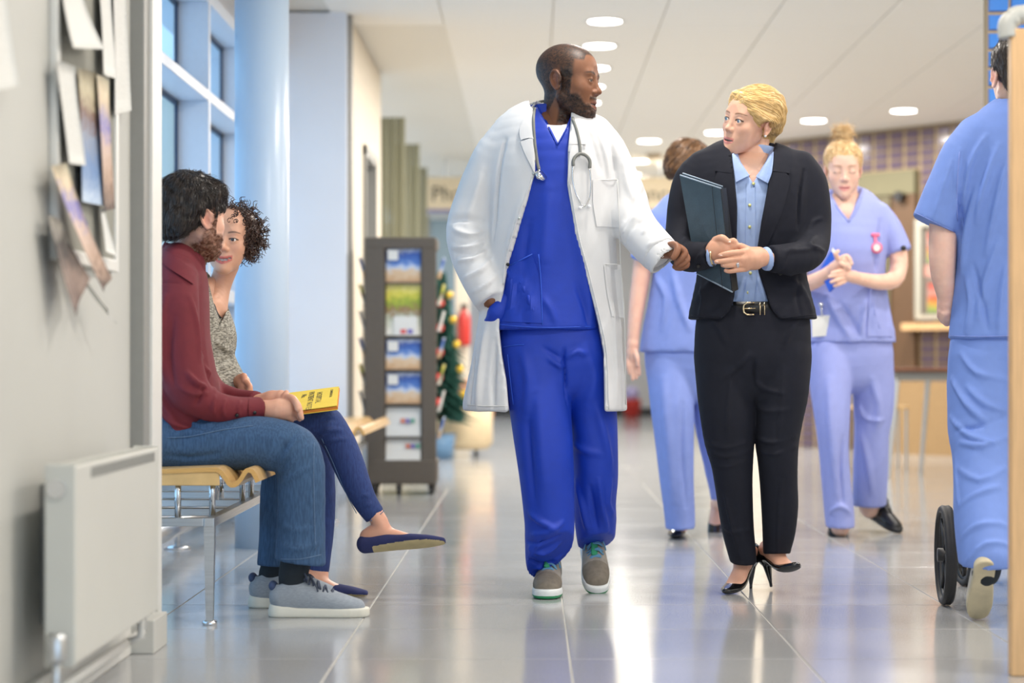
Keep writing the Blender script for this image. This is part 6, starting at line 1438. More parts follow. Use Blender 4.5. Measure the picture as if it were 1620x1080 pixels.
# head
mskin = (222, 172, 148)
nk = ROW([(288, 336, 372, .02, .050), (278, 330, 392, .02, .052), (268, 322, 410, .01, .058), (262, 318, 430, .0, .07)], YM)
hV, hQ, hC, tW, tL = head(P(308, 345, YM - .02), 140, 3, 0, 1.0, dict(skin=mskin, blush=(222, 130, 112), beard=(96, 58, 38), beardf=1., beardh=.007, w=1.0, jaw=1., brow=(30, 22, 18)), nk, .0028)
Hm = lambda *p: HAND(p, YM)
hd = limbs([(Hm((408, 647, -.06, .027), (424, 648, -.07, .026)), .01), (Hm((422, 648, -.07, .027), (438, 650, -.075, .030), (452, 650, -.075, .027)), .012), (Hm((440, 643, -.07, .024), (455, 643, -.07, .022)), .012),
    (Hm((450, 641, -.075, .0125), (462, 642, -.07, .011), (468, 650, -.06, .010)), .003), (Hm((452, 650, -.08, .0125), (463, 652, -.075, .011), (467, 660, -.06, .010)), .003), (Hm((446, 657, -.085, .012), (457, 660, -.08, .0105), (461, 663, -.07, .01)), .003),
    (Hm((405, 638, .0, .026), (418, 634, -.01, .025), (430, 631, -.02, .025)), .01), (Hm((430, 632, -.02, .024), (444, 629, -.03, .024)), .012),
    (Hm((440, 632, -.04, .014), (448, 632, -.055, .0125), (451, 627, -.055, .0115), (453, 621, -.05, .0085)), .003),
    (Hm((446, 629, -.04, .0125), (460, 629, -.075, .0115), (468, 636, -.095, .0105), (471, 647, -.105, .0095)), .003), (Hm((448, 632, -.035, .0125), (464, 633, -.07, .0115), (472, 643, -.09, .0105), (475, 655, -.10, .0095), (477, 661, -.10, .008)), .003), (Hm((446, 636, -.02, .012), (462, 640, -.05, .011), (471, 650, -.07, .010), (474, 662, -.08, .009)), .003)], .0026, .004)
body('body', man, M['skin_light'], [(hV, hQ, hC), (*hd, skincol(hd[0], (222, 174, 148), (216, 142, 116), .4))], [dict(nodes=mt, u=UX), dict(nodes=ma1), dict(nodes=ma2), dict(nodes=mj1[:-1]), dict(nodes=mj2[:-1])], mskin)
eyes(man, tW, (0, 0), M['iris_brown'], 1.)
S = SDF((-.11, -.12, -.12), (.11, .15, .165), .0032)
S.ell((0, .022, .046), (.089, .112, .096)); S.ell((0, -.030, .080), (.070, .060, .044), k=.03); S.ell((0, .09, -.015), (.070, .042, .06), k=.03)
S.ell((0, -.145, -.01), (.10, .098, .072), k=.008, op='sub')
for s in (-1, 1): S.ell((s * .088, .010, -.030), (.030, .030, .050), k=.006, op='sub'); S.cone((s * .10, -.055, -.02), (s * .06, -.055, -.02), .045, .045, k=.01, op='sub')
S.ell((0, .05, -.135), (.10, .10, .062), k=.01, op='sub')
lV, lQ = S.mesh(1); lN = vnormals(lV, lQ); lV = lV + lN * (.014 * (vnoise(lV * 38, 7) - .45) + .006 * (vnoise(lV * 95, 9) - .5))[:, None]
hm = (tW(lV), lQ); Rw = tW(np.eye(3)) - tW(np.zeros((1, 3)))
def fl(p, n): q = tL(p); return (np.array((.7 * q[0] / .08 + .25, -.25 + 9 * (q[1] - .02) * (q[1] > .02), -.35 - 1.4 * (q[2] < .06) - 1. * (q[1] > .05)))) @ Rw
s1 = hair_strands('h', *hm, fl, lV[:, 2] > -.075, 2600, .038, .0013, None, None, .22, 5, 5, 0, .3)
join_obj('hair', [hm, s1], M['hair_black'], man)

# ------------------------------------------------------------------ seated woman with curly hair
M['heather'] = mat('heathered_grey_jersey', srgb(96, 92, 84), .9, nscale=30, col2=srgb(176, 172, 160), bump=.2, bscale=400, stretch=(2.2, 2.2, 9))
M['navy_canvas'] = mat('navy_canvas', srgb(40, 46, 92), .85, nscale=80, nvar=.1, bump=.3, bscale=600); M['tan_sole'] = mat('tan_sole', srgb(182, 166, 124), .7, nscale=30, nvar=.12)
M['hair_curl'] = hair_mat('dark_brown_curls', (34, 22, 17), (84, 54, 38), .42); M['yellow'] = mat('yellow_card', srgb(234, 206, 74), .6, nscale=20, nvar=.04); M['orange_card'] = mat('orange_card', srgb(224, 140, 50), .6)
YC = 6.85
cw = thing('person', 'smiling seated woman with dark curls, grey top and skinny jeans, legs crossed', 'person', P(330, 945, YC) * [1, 1, 0])
ct = ROW([(318, 350, 446, .01, .060), (306, 352, 462, .0, .125), (300, 357, 484, 0, .158), (299, 365, 508, 0, .165), (299, 373, 534, 0, .165), (300, 369, 562, 0, .158), (300, 377, 588, 0, .165), (300, 390, 616, 0, .172), (300, 392, 648, 0, .18)], YC)
ca = PATH([(316, 470, .13, .05, .05), (316, 530, .17, .05, .05), (322, 585, .15, .046, .046), (352, 612, .05, .040, .04), (380, 606, -.10, .032, .032)], YC)
ca2 = PATH([(316, 470, -.13, .05, .05), (310, 530, -.17, .05, .05), (318, 590, -.17, .046, .046), (345, 626, -.14, .040, .04), (372, 634, -.10, .032, .032)], YC)
cst = [(((346, 572), (360, 568), (370, 566)), .006, -.010), (((340, 540), (356, 552), (368, 556)), .007, .006), (((340, 520), (350, 500), (358, 490)), .007, .005), (((336, 580), (356, 582), (374, 580)), .006, .006)]
def cvee(S):
    def vee(X, Y, Z):
        px = CX + X * F / (YC - .1); py = CY - (Z - EYE) * F / (YC - .1); t = (516 - py) / 70.
        return np.maximum(-np.minimum(px - (348 - t * 22), (350 + t * 6) - px) * YC / F, np.maximum(Y - (YC + .06), -t * .02 + 0 * X))
    S.fun(vee, 'sub', .001)
ctop, bv_ct = garment('jersey_top', cw, M['heather'], [dict(nodes=ct, u=UX), dict(nodes=ca, k=.02, cut=(False, True)), dict(nodes=ca2, k=.02, cut=(False, True))], .006, cvee, lambda V, N: .004 * (aniso(V, (1, 0, .3), 4, 14, 51) - .5), cst)
garment('camisole', cw, M['black'], [dict(nodes=ROW([(322, 350, 488, .0, .13), (318, 358, 520, .0, .14), (312, 360, 540, 0, .14)], YC), u=UX)], .007)
cl1 = PATH([(330, 668, -.08, .085, .08), (400, 668, -.09, .080, .076), (465, 664, -.10, .070, .068), (508, 667, -.11, .061, .060), (531, 690, -.11, .054, .054), (548, 726, -.11, .052, .052), (564, 765, -.12, .046, .047), (580, 797, -.12, .038, .04), (594, 816, -.12, .034, .036)], YC)
cl2 = PATH([(330, 676, .08, .085, .08), (410, 684, .05, .078, .074), (470, 690, .03, .068, .066), (497, 715, .03, .058, .056), (505, 760, .02, .052, .052), (509, 820, .0, .043, .045), (506, 880, -.02, .036, .038), (503, 906, -.02, .034, .036)], YC)
cj, bv_cj = garment('jeans', cw, M['denim_dark'], [dict(nodes=cl1, k=.01, cut=(False, True)), dict(nodes=cl2, k=.01, cut=(False, True)), dict(nodes=PATH([(330, 664, -.08, .095, .09), (330, 664, .08, .095, .09)], YC), u=(0, 0, 1))], .006, None, lambda V, N: .002 * (aniso(V, (1, 0, .3), 4, 16, 61) - .5),
    [(((506, 690), (520, 680), (540, 680)), .007, .007), (((512, 704), (526, 696), (548, 694)), .006, .006), (((500, 672), (514, 664), (532, 664)), .007, -.005), (((578, 800), (588, 796), (598, 788)), .005, .006), (((572, 786), (582, 782), (592, 774)), .005, .006)])
for pts in ([(509, 694), (526, 730), (545, 775), (564, 812)], [(586, 824), (596, 818), (608, 807)]): sb_ = MB(); sb_.tube(surf_path([bv_cj], pts, .0012), .0014, 5); sb_.build('seam', M['denim_seam'], cw, True)
cskin = (218, 166, 138)
TC1 = frame_from(P(575, 876, 6.70), 84, -7, -24); TC2 = frame_from(np.array([(462 - CX) * 6.80 / F, 6.80, 0]), 88, 0)
pump(cw, TC1, .265, M['navy_canvas'], .010, M['tan_sole'], None, cskin, 'ballet_flat', True); pump(cw, TC2, .245, M['navy_canvas'], .010, M['tan_sole'], None, cskin, 'ballet_flat', True)
ft = bare_foot(TC1, .262, .010, PATH([(603, 832, -.135, .027, .030), (594, 814, -.125, .027, .030)], YC)) + bare_foot(TC2, .242, .010, PATH([(503, 915, -.03, .030, .032), (504, 890, -.02, .030, .032)], YC))
feet = limbs(ft, .003, .01)
Hc = lambda *p: HAND(p, YC)
chd = limbs([(Hc((368, 608, -.06, .026), (384, 604, -.12, .024)), .01), (Hc((381, 600, -.13, .018), (385, 607, -.14, .019), (385, 616, -.14, .018)), .008), (Hc((382, 597, -.14, .012), (386, 595, -.15, .011), (386, 602, -.155, .009)), .003),
    (Hc((368, 633, -.10, .024), (382, 636, -.11, .024), (392, 638, -.11, .02)), .01), (Hc((390, 634, -.12, .0115), (402, 636, -.12, .0105), (409, 640, -.11, .009)), .003), (Hc((391, 640, -.11, .0115), (403, 643, -.11, .0105), (409, 646, -.10, .009)), .003), (Hc((388, 644, -.10, .011), (399, 648, -.10, .010)), .003), (Hc((376, 628, -.12, .012), (386, 625, -.13, .011), (393, 627, -.13, .009)), .003),
    (Hc((385, 600, -.14, .0105), (391, 605, -.16, .0095), (396, 612, -.175, .0085), (394, 618, -.18, .0075)), .002), (Hc((386, 608, -.14, .0105), (393, 613, -.16, .0095), (397, 620, -.175, .0085), (393, 625, -.18, .0075)), .002), (Hc((386, 615, -.14, .010), (392, 620, -.16, .0092), (396, 627, -.17, .008), (391, 630, -.175, .0075)), .002)], .0028, .004)
nk = ROW([(340, 378, 420, .03, .040), (333, 368, 444, .03, .042), (322, 362, 466, .02, .05), (318, 358, 490, .0, .08)], YC)
hV, hQ, hC, tW, tL = head(P(362, 381, YC - .02), -3, -1, 4, .96, dict(skin=cskin, blush=(216, 136, 112), fem=1, w=.98, jaw=.9, nose=.98, lips=1.05, lipc=(196, 96, 92), smile=1.25, open=.0025, brow=(44, 28, 20), browt=.9, browf=.9, lid=.0044, neckk=.012, noear=1), nk, .0024, bib=ROW([(318, 356, 470, .02, .06), (318, 354, 505, .0, .11)], YC))
body('body', cw, M['skin_light'], [(hV, hQ, hC), (*feet, skincol(feet[0], (222, 170, 144), (206, 136, 110), .3)), (*chd, skincol(chd[0], (214, 160, 132), (206, 130, 104), .3))], [dict(nodes=ct, u=UX), dict(nodes=ca[:-1]), dict(nodes=ca2[:-1]), dict(nodes=cl1[:-1]), dict(nodes=cl2[:-1])], cskin)
eyes(cw, tW, (-10, 1), M['iris_brown'], .96)
# curls
b = MB(); hc = np.array((.005, .032, .030))
S = SDF((-.13, -.11, -.13), (.14, .16, .16), .005); S.ell(hc, (.092, .100, .094)); S.ell((0, -.135, -.045), (.072, .110, .088), k=.01, op='sub'); lV, lQ = S.mesh(1)
for i in range(620):
    while True:
        d = RNG.normal(size=3); d /= np.linalg.norm(d)
        if d[1] < -.45 and abs(d[0]) < .62 and d[2] < .46: continue
        if d[2] < -.8: continue
        break
    p0 = hc + d * np.array((.078, .090, .082)); L = RNG.uniform(.03, .065); turns = RNG.uniform(1.4, 2.6); rr = RNG.uniform(.0045, .009); ph = RNG.uniform(0, 6.28)
    ax = d * .8 + np.array((0, 0, -.55)) + RNG.normal(size=3) * .25; ax /= np.linalg.norm(ax); u = np.cross(ax, (.3, .5, .8)); u /= np.linalg.norm(u); v = np.cross(ax, u); pts = []; n = int(turns * 7) + 1
    for k in range(n):
        t = k / (n - 1); a = ph + turns * 6.283 * t; pts.append(tW(p0 + ax * L * t + (u * math.cos(a) + v * math.sin(a)) * rr * min(1, .4 + t))[0] if False else (p0 + ax * L * t + (u * math.cos(a) + v * math.sin(a)) * rr * min(1, .4 + t)))
    b.tube(list(tW(np.array(pts))), list(.0021 * (1 - .6 * np.linspace(0, 1, n) ** 2)), 4)
join_obj('hair', [(tW(lV), lQ), (np.array([tuple(x) for x in b.V]), np.array([f if len(f) == 4 else f for f in b.F if len(f) == 4], np.int32))], M['hair_curl'], cw)
# yellow folder on her lap
yf_ = thing('patient_folder', 'yellow card folder with printed lettering lying on the seated woman\'s lap', 'folder', P(470, 640, 6.68))
qf = [(402, 628, 6.80), (536, 611, 6.80), (533, 641, 6.60), (404, 658, 6.60)]
b = MB(); quad_slab(b, qf, .0022); b.build('front_cover', M['yellow'], yf_)
b = MB(); quad_slab(b, [(a + 1, c + 2.0, d) for a, c, d in qf], .009); b.build('papers', M['orange_card'], yf_)
b = MB(); quad_slab(b, [(a + 1, c + 6.2, d) for a, c, d in qf], .0022); b.build('back_cover', M['yellow'], yf_)
A = [Vector(P(*q)) for q in qf]; ex = (A[1] - A[0]).normalized(); n_ = ex.cross((A[3] - A[0]).normalized()).normalized(); n_ = n_ if n_.y < 0 else -n_
ey = n_.cross(ex); rotm = Matrix((-ey, ex, n_)).transposed()      # text runs from the top edge down the cover
if rotm.determinant() < 0: rotm = Matrix((ey, ex, n_)).transposed()
def ftxt(body_, u, v, size):
    p = A[0] + (A[1] - A[0]) * u + (A[3] - A[0]) * v + n_ * .0006; o = text_obj('lettering', body_, size, tuple(p), rotm.to_euler(), M['black'], yf_, 'LEFT', .0002)
ftxt('HOSPITAL', .74, .18, .026); ftxt('PATIENT NOTES', .65, .12, .026); ftxt('No.', .56, .2, .024); ftxt('CONFIDENTIAL', .90, .12, .012)

# ------------------------------------------------------------------ nurse with a hair bun
M['scrub_lilac'] = mat('periwinkle_scrub_cotton', srgb(150, 160, 220), .7, nscale=30, nvar=.03, bump=.2, bscale=500); M['scrub_lilac2'] = mat('cornflower_scrub_cotton', srgb(132, 152, 220), .7, nscale=30, nvar=.04, bump=.2, bscale=500)
M['ginger'] = hair_mat('strawberry_blonde_hair', (206, 164, 108), (242, 214, 166), .4); M['black_shoe'] = mat('black_work_shoe', srgb(24, 25, 29), .35, nvar=.1)
M['tablet_blue'] = mat('bright_blue_plastic', srgb(48, 98, 216), .4); M['pink'] = mat('pink_silicone', srgb(236, 120, 156), .5)
YN = 9.2
nu = thing('person', 'nurse with blonde bun in periwinkle scrubs looking down at a tablet', 'person', P(1338, 848, YN) * [1, 1, 0])
nt_ = ROW([(1312, 1362, 312, .02, .045), (1300, 1378, 320, .02, .075), (1287, 1395, 332, .01, .105), (1280, 1402, 352, .0, .12), (1278, 1402, 395, -.01, .135), (1279, 1401, 440, 0, .125), (1275, 1408, 490, 0, .13), (1268, 1417, 541, 0, .14)], YN)
ns1 = PATH([(1392, 338, .01, .05, .06), (1405, 358, .0, .055, .06), (1417, 382, -.01, .055, .058), (1424, 400, -.02, .054, .056)], YN); ns2 = PATH([(1286, 338, .01, .05, .06), (1272, 358, .0, .055, .06), (1262, 382, -.01, .055, .058), (1256, 400, -.02, .054, .056)], YN)
def nvee(S):
    def vee(X, Y, Z):
        px = CX + X * F / (YN - .1); py = CY - (Z - EYE) * F / (YN - .1); t = (350 - py) / 42.
        return np.maximum(-np.minimum(px - (1341 - t * 25), (1341 + t * 20) - px) * YN / F, np.maximum(Y - YN, -t * .02 + 0 * X))
    S.fun(vee, 'sub', .001)
ntop, bv_nt = garment('scrub_top', nu, M['scrub_lilac'], [dict(nodes=nt_, u=UX, cut=(False, (0, 0, -1))), dict(nodes=ns1, k=.02, cut=(False, True)), dict(nodes=ns2, k=.02, cut=(False, True))], .0085, nvee, lambda V, N: .006 * (aniso(V, (.2, 0, 1), 2.5, 9, 71) - .5),
    [(((1310, 470), (1325, 500), (1345, 535)), .016, .016), (((1385, 450), (1380, 490), (1395, 530)), .014, .016), (((1400, 460), (1404, 500), (1408, 535)), .012, -.01), (((1372, 470), (1366, 500), (1360, 535)), .014, .012), (((1392, 350), (1388, 400), (1386, 430)), .012, -.012), (((1330, 480), (1350, 510), (1362, 535)), .012, -.01)])
npn = [ROW([(1275, 1410, 530, 0, .12), (1276, 1411, 560, 0, .12), (1280, 1408, 585, 0, .105)], YN), ROW([(1276, 1348, 560, -.02, .11), (1282, 1347, 610, -.05, .11), (1290, 1344, 660, -.08, .10), (1296, 1342, 710, -.08, .095), (1300, 1346, 760, -.07, .092), (1304, 1351, 805, -.06, .092), (1307, 1352, 834, -.06, .092)], YN),
    ROW([(1346, 1412, 560, .02, .11), (1349, 1414, 610, .04, .11), (1351, 1412, 650, .05, .10), (1352, 1405, 690, .07, .095), (1351, 1404, 740, .12, .092), (1350, 1403, 780, .18, .09), (1350, 1402, 800, .22, .09)], YN)]
npt, bv_np = garment('scrub_trousers', nu, M['scrub_lilac'], [dict(nodes=npn[0], u=UX), dict(nodes=npn[1], u=UX, k=.012, cut=(False, (0, 0, -1))), dict(nodes=npn[2], u=UX, k=.012, cut=(False, (0, 0, -1)))], .0085, None, lambda V, N: .007 * (aniso(V, (.1, 0, 1), 2.2, 9, 73) - .5),
    [(((1312, 600), (1316, 680), (1324, 780)), .02, .012), (((1380, 600), (1390, 640), (1386, 680)), .018, .014), (((1360, 640), (1370, 660), (1396, 664)), .012, .014), (((1362, 680), (1372, 720), (1380, 780)), .016, .012), (((1334, 690), (1330, 740), (1334, 800)), .012, -.012), (((1314, 810), (1330, 800), (1344, 812)), .01, .014)])
nskin = (226, 186, 166)
nk = ROW([(1318, 1358, 288, .03, .045), (1316, 1358, 306, .02, .046), (1312, 1364, 322, .01, .055), (1312, 1366, 345, -.02, .08)], YN)
def npaint(V, N, mix): mix((V[:, 2] > .070), lin((210, 170, 112)), 1.)
hV, hQ, hC, tW, tL = head(P(1334, 268, YN - .02), -4, 12, 0, 1.02, dict(skin=nskin, blush=(236, 160, 150), fem=1, w=.96, jaw=.9, nose=.95, lips=.95, lipc=(212, 138, 138), lid=.0010, lidz=-.0048, brow=(146, 106, 76), browf=.85, paint=npaint, neckk=.012), nk, .0032)
Hn = lambda *p: HAND(p, YN)
nh = limbs([(PATH([(1420, 392, -.02, .042, .044), (1422, 420, -.03, .039, .042), (1414, 442, -.07, .038, .040), (1390, 446, -.14, .034, .036), (1362, 441, -.20, .028, .028), (1350, 438, -.22, .026, .024)], YN), .01), (PATH([(1260, 392, -.02, .042, .044), (1256, 425, -.03, .039, .042), (1266, 450, -.08, .038, .040), (1290, 444, -.16, .033, .034), (1312, 430, -.22, .027, .027), (1320, 424, -.24, .026, .024)], YN), .01),
    (Hn((1350, 438, -.23, .026), (1340, 436, -.26, .026), (1332, 434, -.27, .022)), .012), (Hn((1320, 424, -.25, .024), (1328, 416, -.27, .024), (1334, 412, -.28, .020)), .012),
    (Hn((1334, 428, -.28, .011), (1324, 430, -.30, .010), (1316, 432, -.30, .008)), .003), (Hn((1334, 434, -.28, .011), (1322, 436, -.30, .010), (1312, 438, -.30, .008)), .003), (Hn((1334, 440, -.28, .011), (1324, 443, -.30, .0095), (1315, 446, -.30, .008)), .003), (Hn((1336, 445, -.27, .010), (1328, 449, -.29, .009), (1320, 452, -.29, .0075)), .003), (Hn((1342, 428, -.27, .012), (1336, 420, -.29, .011), (1330, 417, -.30, .009)), .003),
    (Hn((1332, 408, -.28, .011), (1340, 405, -.29, .010), (1345, 411, -.295, .009)), .003), (Hn((1334, 413, -.28, .011), (1343, 411, -.29, .010), (1347, 417, -.295, .009)), .003), (Hn((1332, 418, -.28, .011), (1341, 418, -.29, .010), (1344, 424, -.295, .009)), .003), (Hn((1326, 410, -.28, .012), (1322, 402, -.30, .010), (1326, 397, -.30, .008)), .003)], .0038, .004)
body('body', nu, M['skin_light'], [(hV, hQ, hC), (*nh, skincol(nh[0], (236, 196, 174), (226, 160, 140), .3))], [dict(nodes=nt_, u=UX), dict(nodes=ns1[:-2]), dict(nodes=ns2[:-2]), dict(nodes=npn[0], u=UX), dict(nodes=npn[1], u=UX), dict(nodes=npn[2], u=UX)], nskin)
eyes(nu, tW, (0, -22), M['iris_blue'], 1.02)
S = SDF((-.11, -.11, -.11), (.11, .15, .22), .0038); S.ell((0, .020, .042), (.081, .100, .086)); S.ell((0, -.125, -.012), (.085, .090, .092), k=.006, op='sub')
for s in (-1, 1): S.ell((s * .085, .010, -.030), (.030, .032, .044), k=.006, op='sub')
S.ell((0, .04, -.115), (.10, .10, .068), k=.01, op='sub'); S.ell((0, .040, .150), (.040, .040, .034), k=.012)
lV, lQ = S.mesh(1); lN = vnormals(lV, lQ); lV = lV + lN * (.004 * (vnoise(lV * 40, 7) - .45) + .0015 * np.sin(np.arctan2(lV[:, 0], lV[:, 1] - .03) * 26))[:, None]
hm = (tW(lV), lQ); Rw2 = tW(np.eye(3)) - tW(np.zeros((1, 3)))
def fl(p, n): q = tL(p); return (np.array((0, .04, .15)) - q if q[2] < .118 else np.cross((0, 0, 1), q - np.array((0, .04, .15))) * 20) @ Rw2
s1 = hair_strands('h', *hm, fl, lV[:, 2] > -.06, 700, .06, .0018, None, None, .08, 6, 5); s2 = hair_strands('h', *hm, fl, lV[:, 2] > .125, 220, .05, .0016, None, None, .55, 6, 8, .5)
join_obj('hair', [hm, s1, s2], M['ginger'], nu)
sneaker(nu, frame_from(np.array([(1330 - CX) * 9.37 / F, 9.38, 0]), -14, 0), .25, (M['black_shoe'], M['black'], M['black'], M['black_shoe'])); sneaker(nu, frame_from(np.array([(1376 - CX) * 9.44 / F, 9.50, .07]), 26, 16), .25, (M['black_shoe'], M['black'], M['black'], M['black_shoe']))
for q in (((1329, 815, .0, .045, .05), (1329, 836, .08, .04, .045)), ((1376, 780, .22, .045, .05), (1376, 806, .27, .04, .045))): garment('sock', nu, M['black'], [dict(nodes=PATH(q, YN))], .01)
b = MB()
for pts in ([(1316, 308), (1328, 330), (1341, 351)], [(1362, 308), (1354, 330), (1341, 351)]): b.tube(surf_path([bv_nt], [(p[0] + (-2 if p[0] < 1341 else 2), p[1]) for p in pts], .002), .005, 6, flat=.5)
b.build('neck_band', M['scrub_lilac'], nu, True)
drape('scrub_pocket', [bv_nt], [(1376, 452), (1374, 490), (1372, 532)], [(1402, 452), (1407, 490), (1412, 532)], M['scrub_lilac'], nu, 5, 8, .002, .004)
h = ray_any([bv_nt], 1429, 392, .002)
if h: MB().tube([h[0], h[0] + h[1] * .005], .012, 10).build('sleeve_tab', M['black'], nu, True)
tb_ = thing('tablet', 'bright blue tablet case in the bun nurse\'s hands', 'tablet', P(1318, 455, YN - .25))
b = MB(); quad_slab(b, [(1296, 428, YN - .20), (1318, 391, YN - .235), (1345, 428, YN - .262), (1312, 462, YN - .23)], .012); b.build('case', M['tablet_blue'], tb_)
b = MB(); quad_slab(b, [(1318, 391, YN - .237), (1334, 413, YN - .252), (1330, 417, YN - .252), (1315, 396, YN - .237)], .012); b.build('screen_edge', M['paper'], tb_)
fw = thing('fob_watch', 'pink fob watch pinned to the bun nurse\'s chest', 'watch', P(1384, 392, YN - .14))
h = ray_any([bv_nt], 1384, 374, .003); h2 = ray_any([bv_nt], 1385, 392, .006)
b = MB(); b.tube([h[0] + Vector((-.018, 0, .006)), h[0] + Vector((.018, 0, .006))], .009, 10); b.tube([h[0], h2[0]], .010, 10, flat=.5); b.build('strap', M['pink'], fw, True)
b = MB(); b.tube([h2[0], h2[0] + Vector((0, -.009, 0))], .025, 20); b.build('case', M['pink'], fw, True); MB().tube([h2[0] + Vector((0, -.0085, 0)), h2[0] + Vector((0, -.0105, 0))], .015, 18).build('dial', M['paper'], fw)
idb = thing('id_badge', 'white identity card clipped to the bun nurse\'s tunic', 'badge', P(1302, 532, YN - .15))
h = ray_any([bv_nt], 1300, 500, .006); dd = h[0].y - .012
b = MB(); V = [P(1284, 500, dd), P(1320, 498, dd), P(1320, 530, dd), P(1285, 533, dd)]; b.prism([tuple(v) for v in V], (0, .003, 0)); b.build('card', M['paper'], idb)
b = MB(); b.tube([P(1299, 481, dd), P(1301, 500, dd)], .008, 8, flat=.5); b.tube([P(1299, 479, dd - .002), P(1299, 484, dd - .002)], .011, 10); b.build('clip', M['chrome'], idb, True)

# ------------------------------------------------------------------ half hidden colleague in blue scrubs
M['hair_brown'] = hair_mat('short_brown_hair', (62, 42, 28), (136, 96, 58), .45)
YB = 9.0
rc = thing('person', 'brown haired colleague in cornflower scrubs, half hidden between doctor and blonde woman', 'person', P(1085, 848, YB) * [1, 1, 0])
rt = ROW([(1066, 1118, 318, .02, .05), (1050, 1136, 328, .02, .085), (1036, 1150, 342, .01, .11), (1030, 1156, 365, 0, .12), (1034, 1152, 420, 0, .12), (1028, 1156, 470, 0, .12), (1018, 1164, 520, 0, .13), (1013, 1168, 556, 0, .135)], YB)
rs = PATH([(1044, 348, .0, .052, .06), (1034, 372, .0, .056, .06), (1022, 400, -.01, .055, .058), (1016, 414, -.01, .055, .056)], YB); rs2 = PATH([(1142, 348, .0, .052, .06), (1152, 372, .0, .056, .06), (1162, 400, -.01, .055, .058), (1166, 414, -.01, .055, .056)], YB)
garment('scrub_top', rc, M['scrub_lilac2'], [dict(nodes=rt, u=UX, cut=(False, (0, 0, -1))), dict(nodes=rs, k=.02, cut=(False, True)), dict(nodes=rs2, k=.02, cut=(False, True))], .009, None, lambda V, N: .008 * (aniso(V, (.3, 0, 1), 2.5, 9, 81) - .5),
    [(((1040, 440), (1054, 470), (1048, 520)), .016, .012), (((1064, 430), (1076, 480), (1090, 520)), .016, .012)])
rp = [ROW([(1020, 1160, 545, 0, .12), (1021, 1160, 575, 0, .12), (1026, 1156, 600, 0, .1)], YB), ROW([(1022, 1096, 570, 0, .11), (1030, 1097, 640, -.03, .11), (1038, 1097, 700, -.04, .10), (1045, 1097, 760, -.03, .095), (1052, 1099, 815, .0, .095), (1054, 1099, 836, .0, .095)], YB), ROW([(1092, 1162, 570, .02, .11), (1096, 1160, 640, .05, .11), (1106, 1160, 700, .08, .10), (1118, 1166, 750, .16, .095), (1126, 1172, 790, .22, .095)], YB)]
garment('scrub_trousers', rc, M['scrub_lilac2'], [dict(nodes=rp[0], u=UX), dict(nodes=rp[1], u=UX, k=.012, cut=(False, (0, 0, -1))), dict(nodes=rp[2], u=UX, k=.012, cut=(False, (0, 0, -1)))], .009, None, lambda V, N: .008 * (aniso(V, (.1, 0, 1), 2.2, 9, 83) - .5), [(((1050, 600), (1058, 690), (1066, 790)), .02, .012), (((1080, 640), (1080, 720), (1086, 800)), .014, -.01)])
rskin = (230, 186, 164)
nk = ROW([(1072, 1112, 285, .03, .046), (1070, 1112, 305, .02, .048), (1064, 1118, 325, .01, .06)], YB)
hV, hQ, hC, tW, tL = head(P(1094, 270, YB), 118, 14, 4, 1.0, dict(skin=rskin, fem=1, jaw=.95), nk, .0036)
rh = limbs([(PATH([(1018, 405, -.01, .042, .042), (1014, 440, -.02, .039, .04), (1008, 480, -.04, .035, .036), (1003, 520, -.06, .028, .028), (1001, 545, -.07, .024, .022)], YB), .01), (HAND(((1001, 545, -.07, .024), (1000, 558, -.07, .026), (1001, 568, -.07, .022)), YB), .01)] +
    [(HAND(((1000 + a, 566, -.07, .011), (1001 + a * 1.2, 578, -.08, .010), (1003 + a * 1.2, 592 + e, -.08, .0075)), YB), .003) for a, e in ((-6, -2), (-2, 8), (3, 6), (7, 0))] + [(HAND(((1003, 552, -.08, .012), (1008, 566, -.10, .011), (1009, 578, -.10, .009)), YB), .003)], .0038, .004)
bp_ = [(hV, hQ, hC), (*rh, skincol(rh[0], (232, 188, 168), (222, 150, 130), .3))]
TR1, TR2 = frame_from(np.array([(1080 - CX) * 9.2 / F, 9.26, 0]), -12, 0), frame_from(np.array([(1138 - CX) * 9.4 / F, 9.5, .10]), -8, 40)
pump(rc, TR1, .245, M['patent'], .012, M['shoe_sole'], None, rskin, 'ballet_flat', True); pump(rc, TR2, .245, M['patent'], .012, M['shoe_sole'], None, rskin, 'ballet_flat', True)
ff = limbs(bare_foot(TR1, .242, .012, PATH([(1078, 830, .14, .032, .034), (1078, 805, .06, .034, .036)], YB)) + bare_foot(TR2, .242, .012, PATH([(1144, 790, .3, .032, .034), (1147, 770, .24, .034, .036)], YB)), .004, .01)
body('body', rc, M['skin_light'], bp_ + [(*ff, skincol(ff[0], (232, 188, 168), (214, 150, 130), .3))], [dict(nodes=rt, u=UX), dict(nodes=rs[:-2]), dict(nodes=rs2[:-2]), dict(nodes=rp[0], u=UX), dict(nodes=rp[1][:-1], u=UX), dict(nodes=rp[2][:-1], u=UX)], rskin)
eyes(rc, tW, (0, 0), M['iris_brown'], 1.)
S = SDF((-.11, -.11, -.11), (.11, .15, .16), .0042); S.ell((0, .022, .044), (.086, .106, .090)); S.ell((0, .088, -.01), (.06, .04, .05), k=.03); S.ell((0, -.135, -.01), (.09, .092, .080), k=.006, op='sub')
for s in (-1, 1): S.ell((s * .088, .010, -.030), (.030, .032, .046), k=.006, op='sub')
S.ell((0, .04, -.12), (.10, .10, .062), k=.01, op='sub'); lV, lQ = S.mesh(1); lN = vnormals(lV, lQ); lV = lV + lN * (.010 * (vnoise(lV * 34, 7) - .45))[:, None]; hm = (tW(lV), lQ); Rw3 = tW(np.eye(3)) - tW(np.zeros((1, 3)))
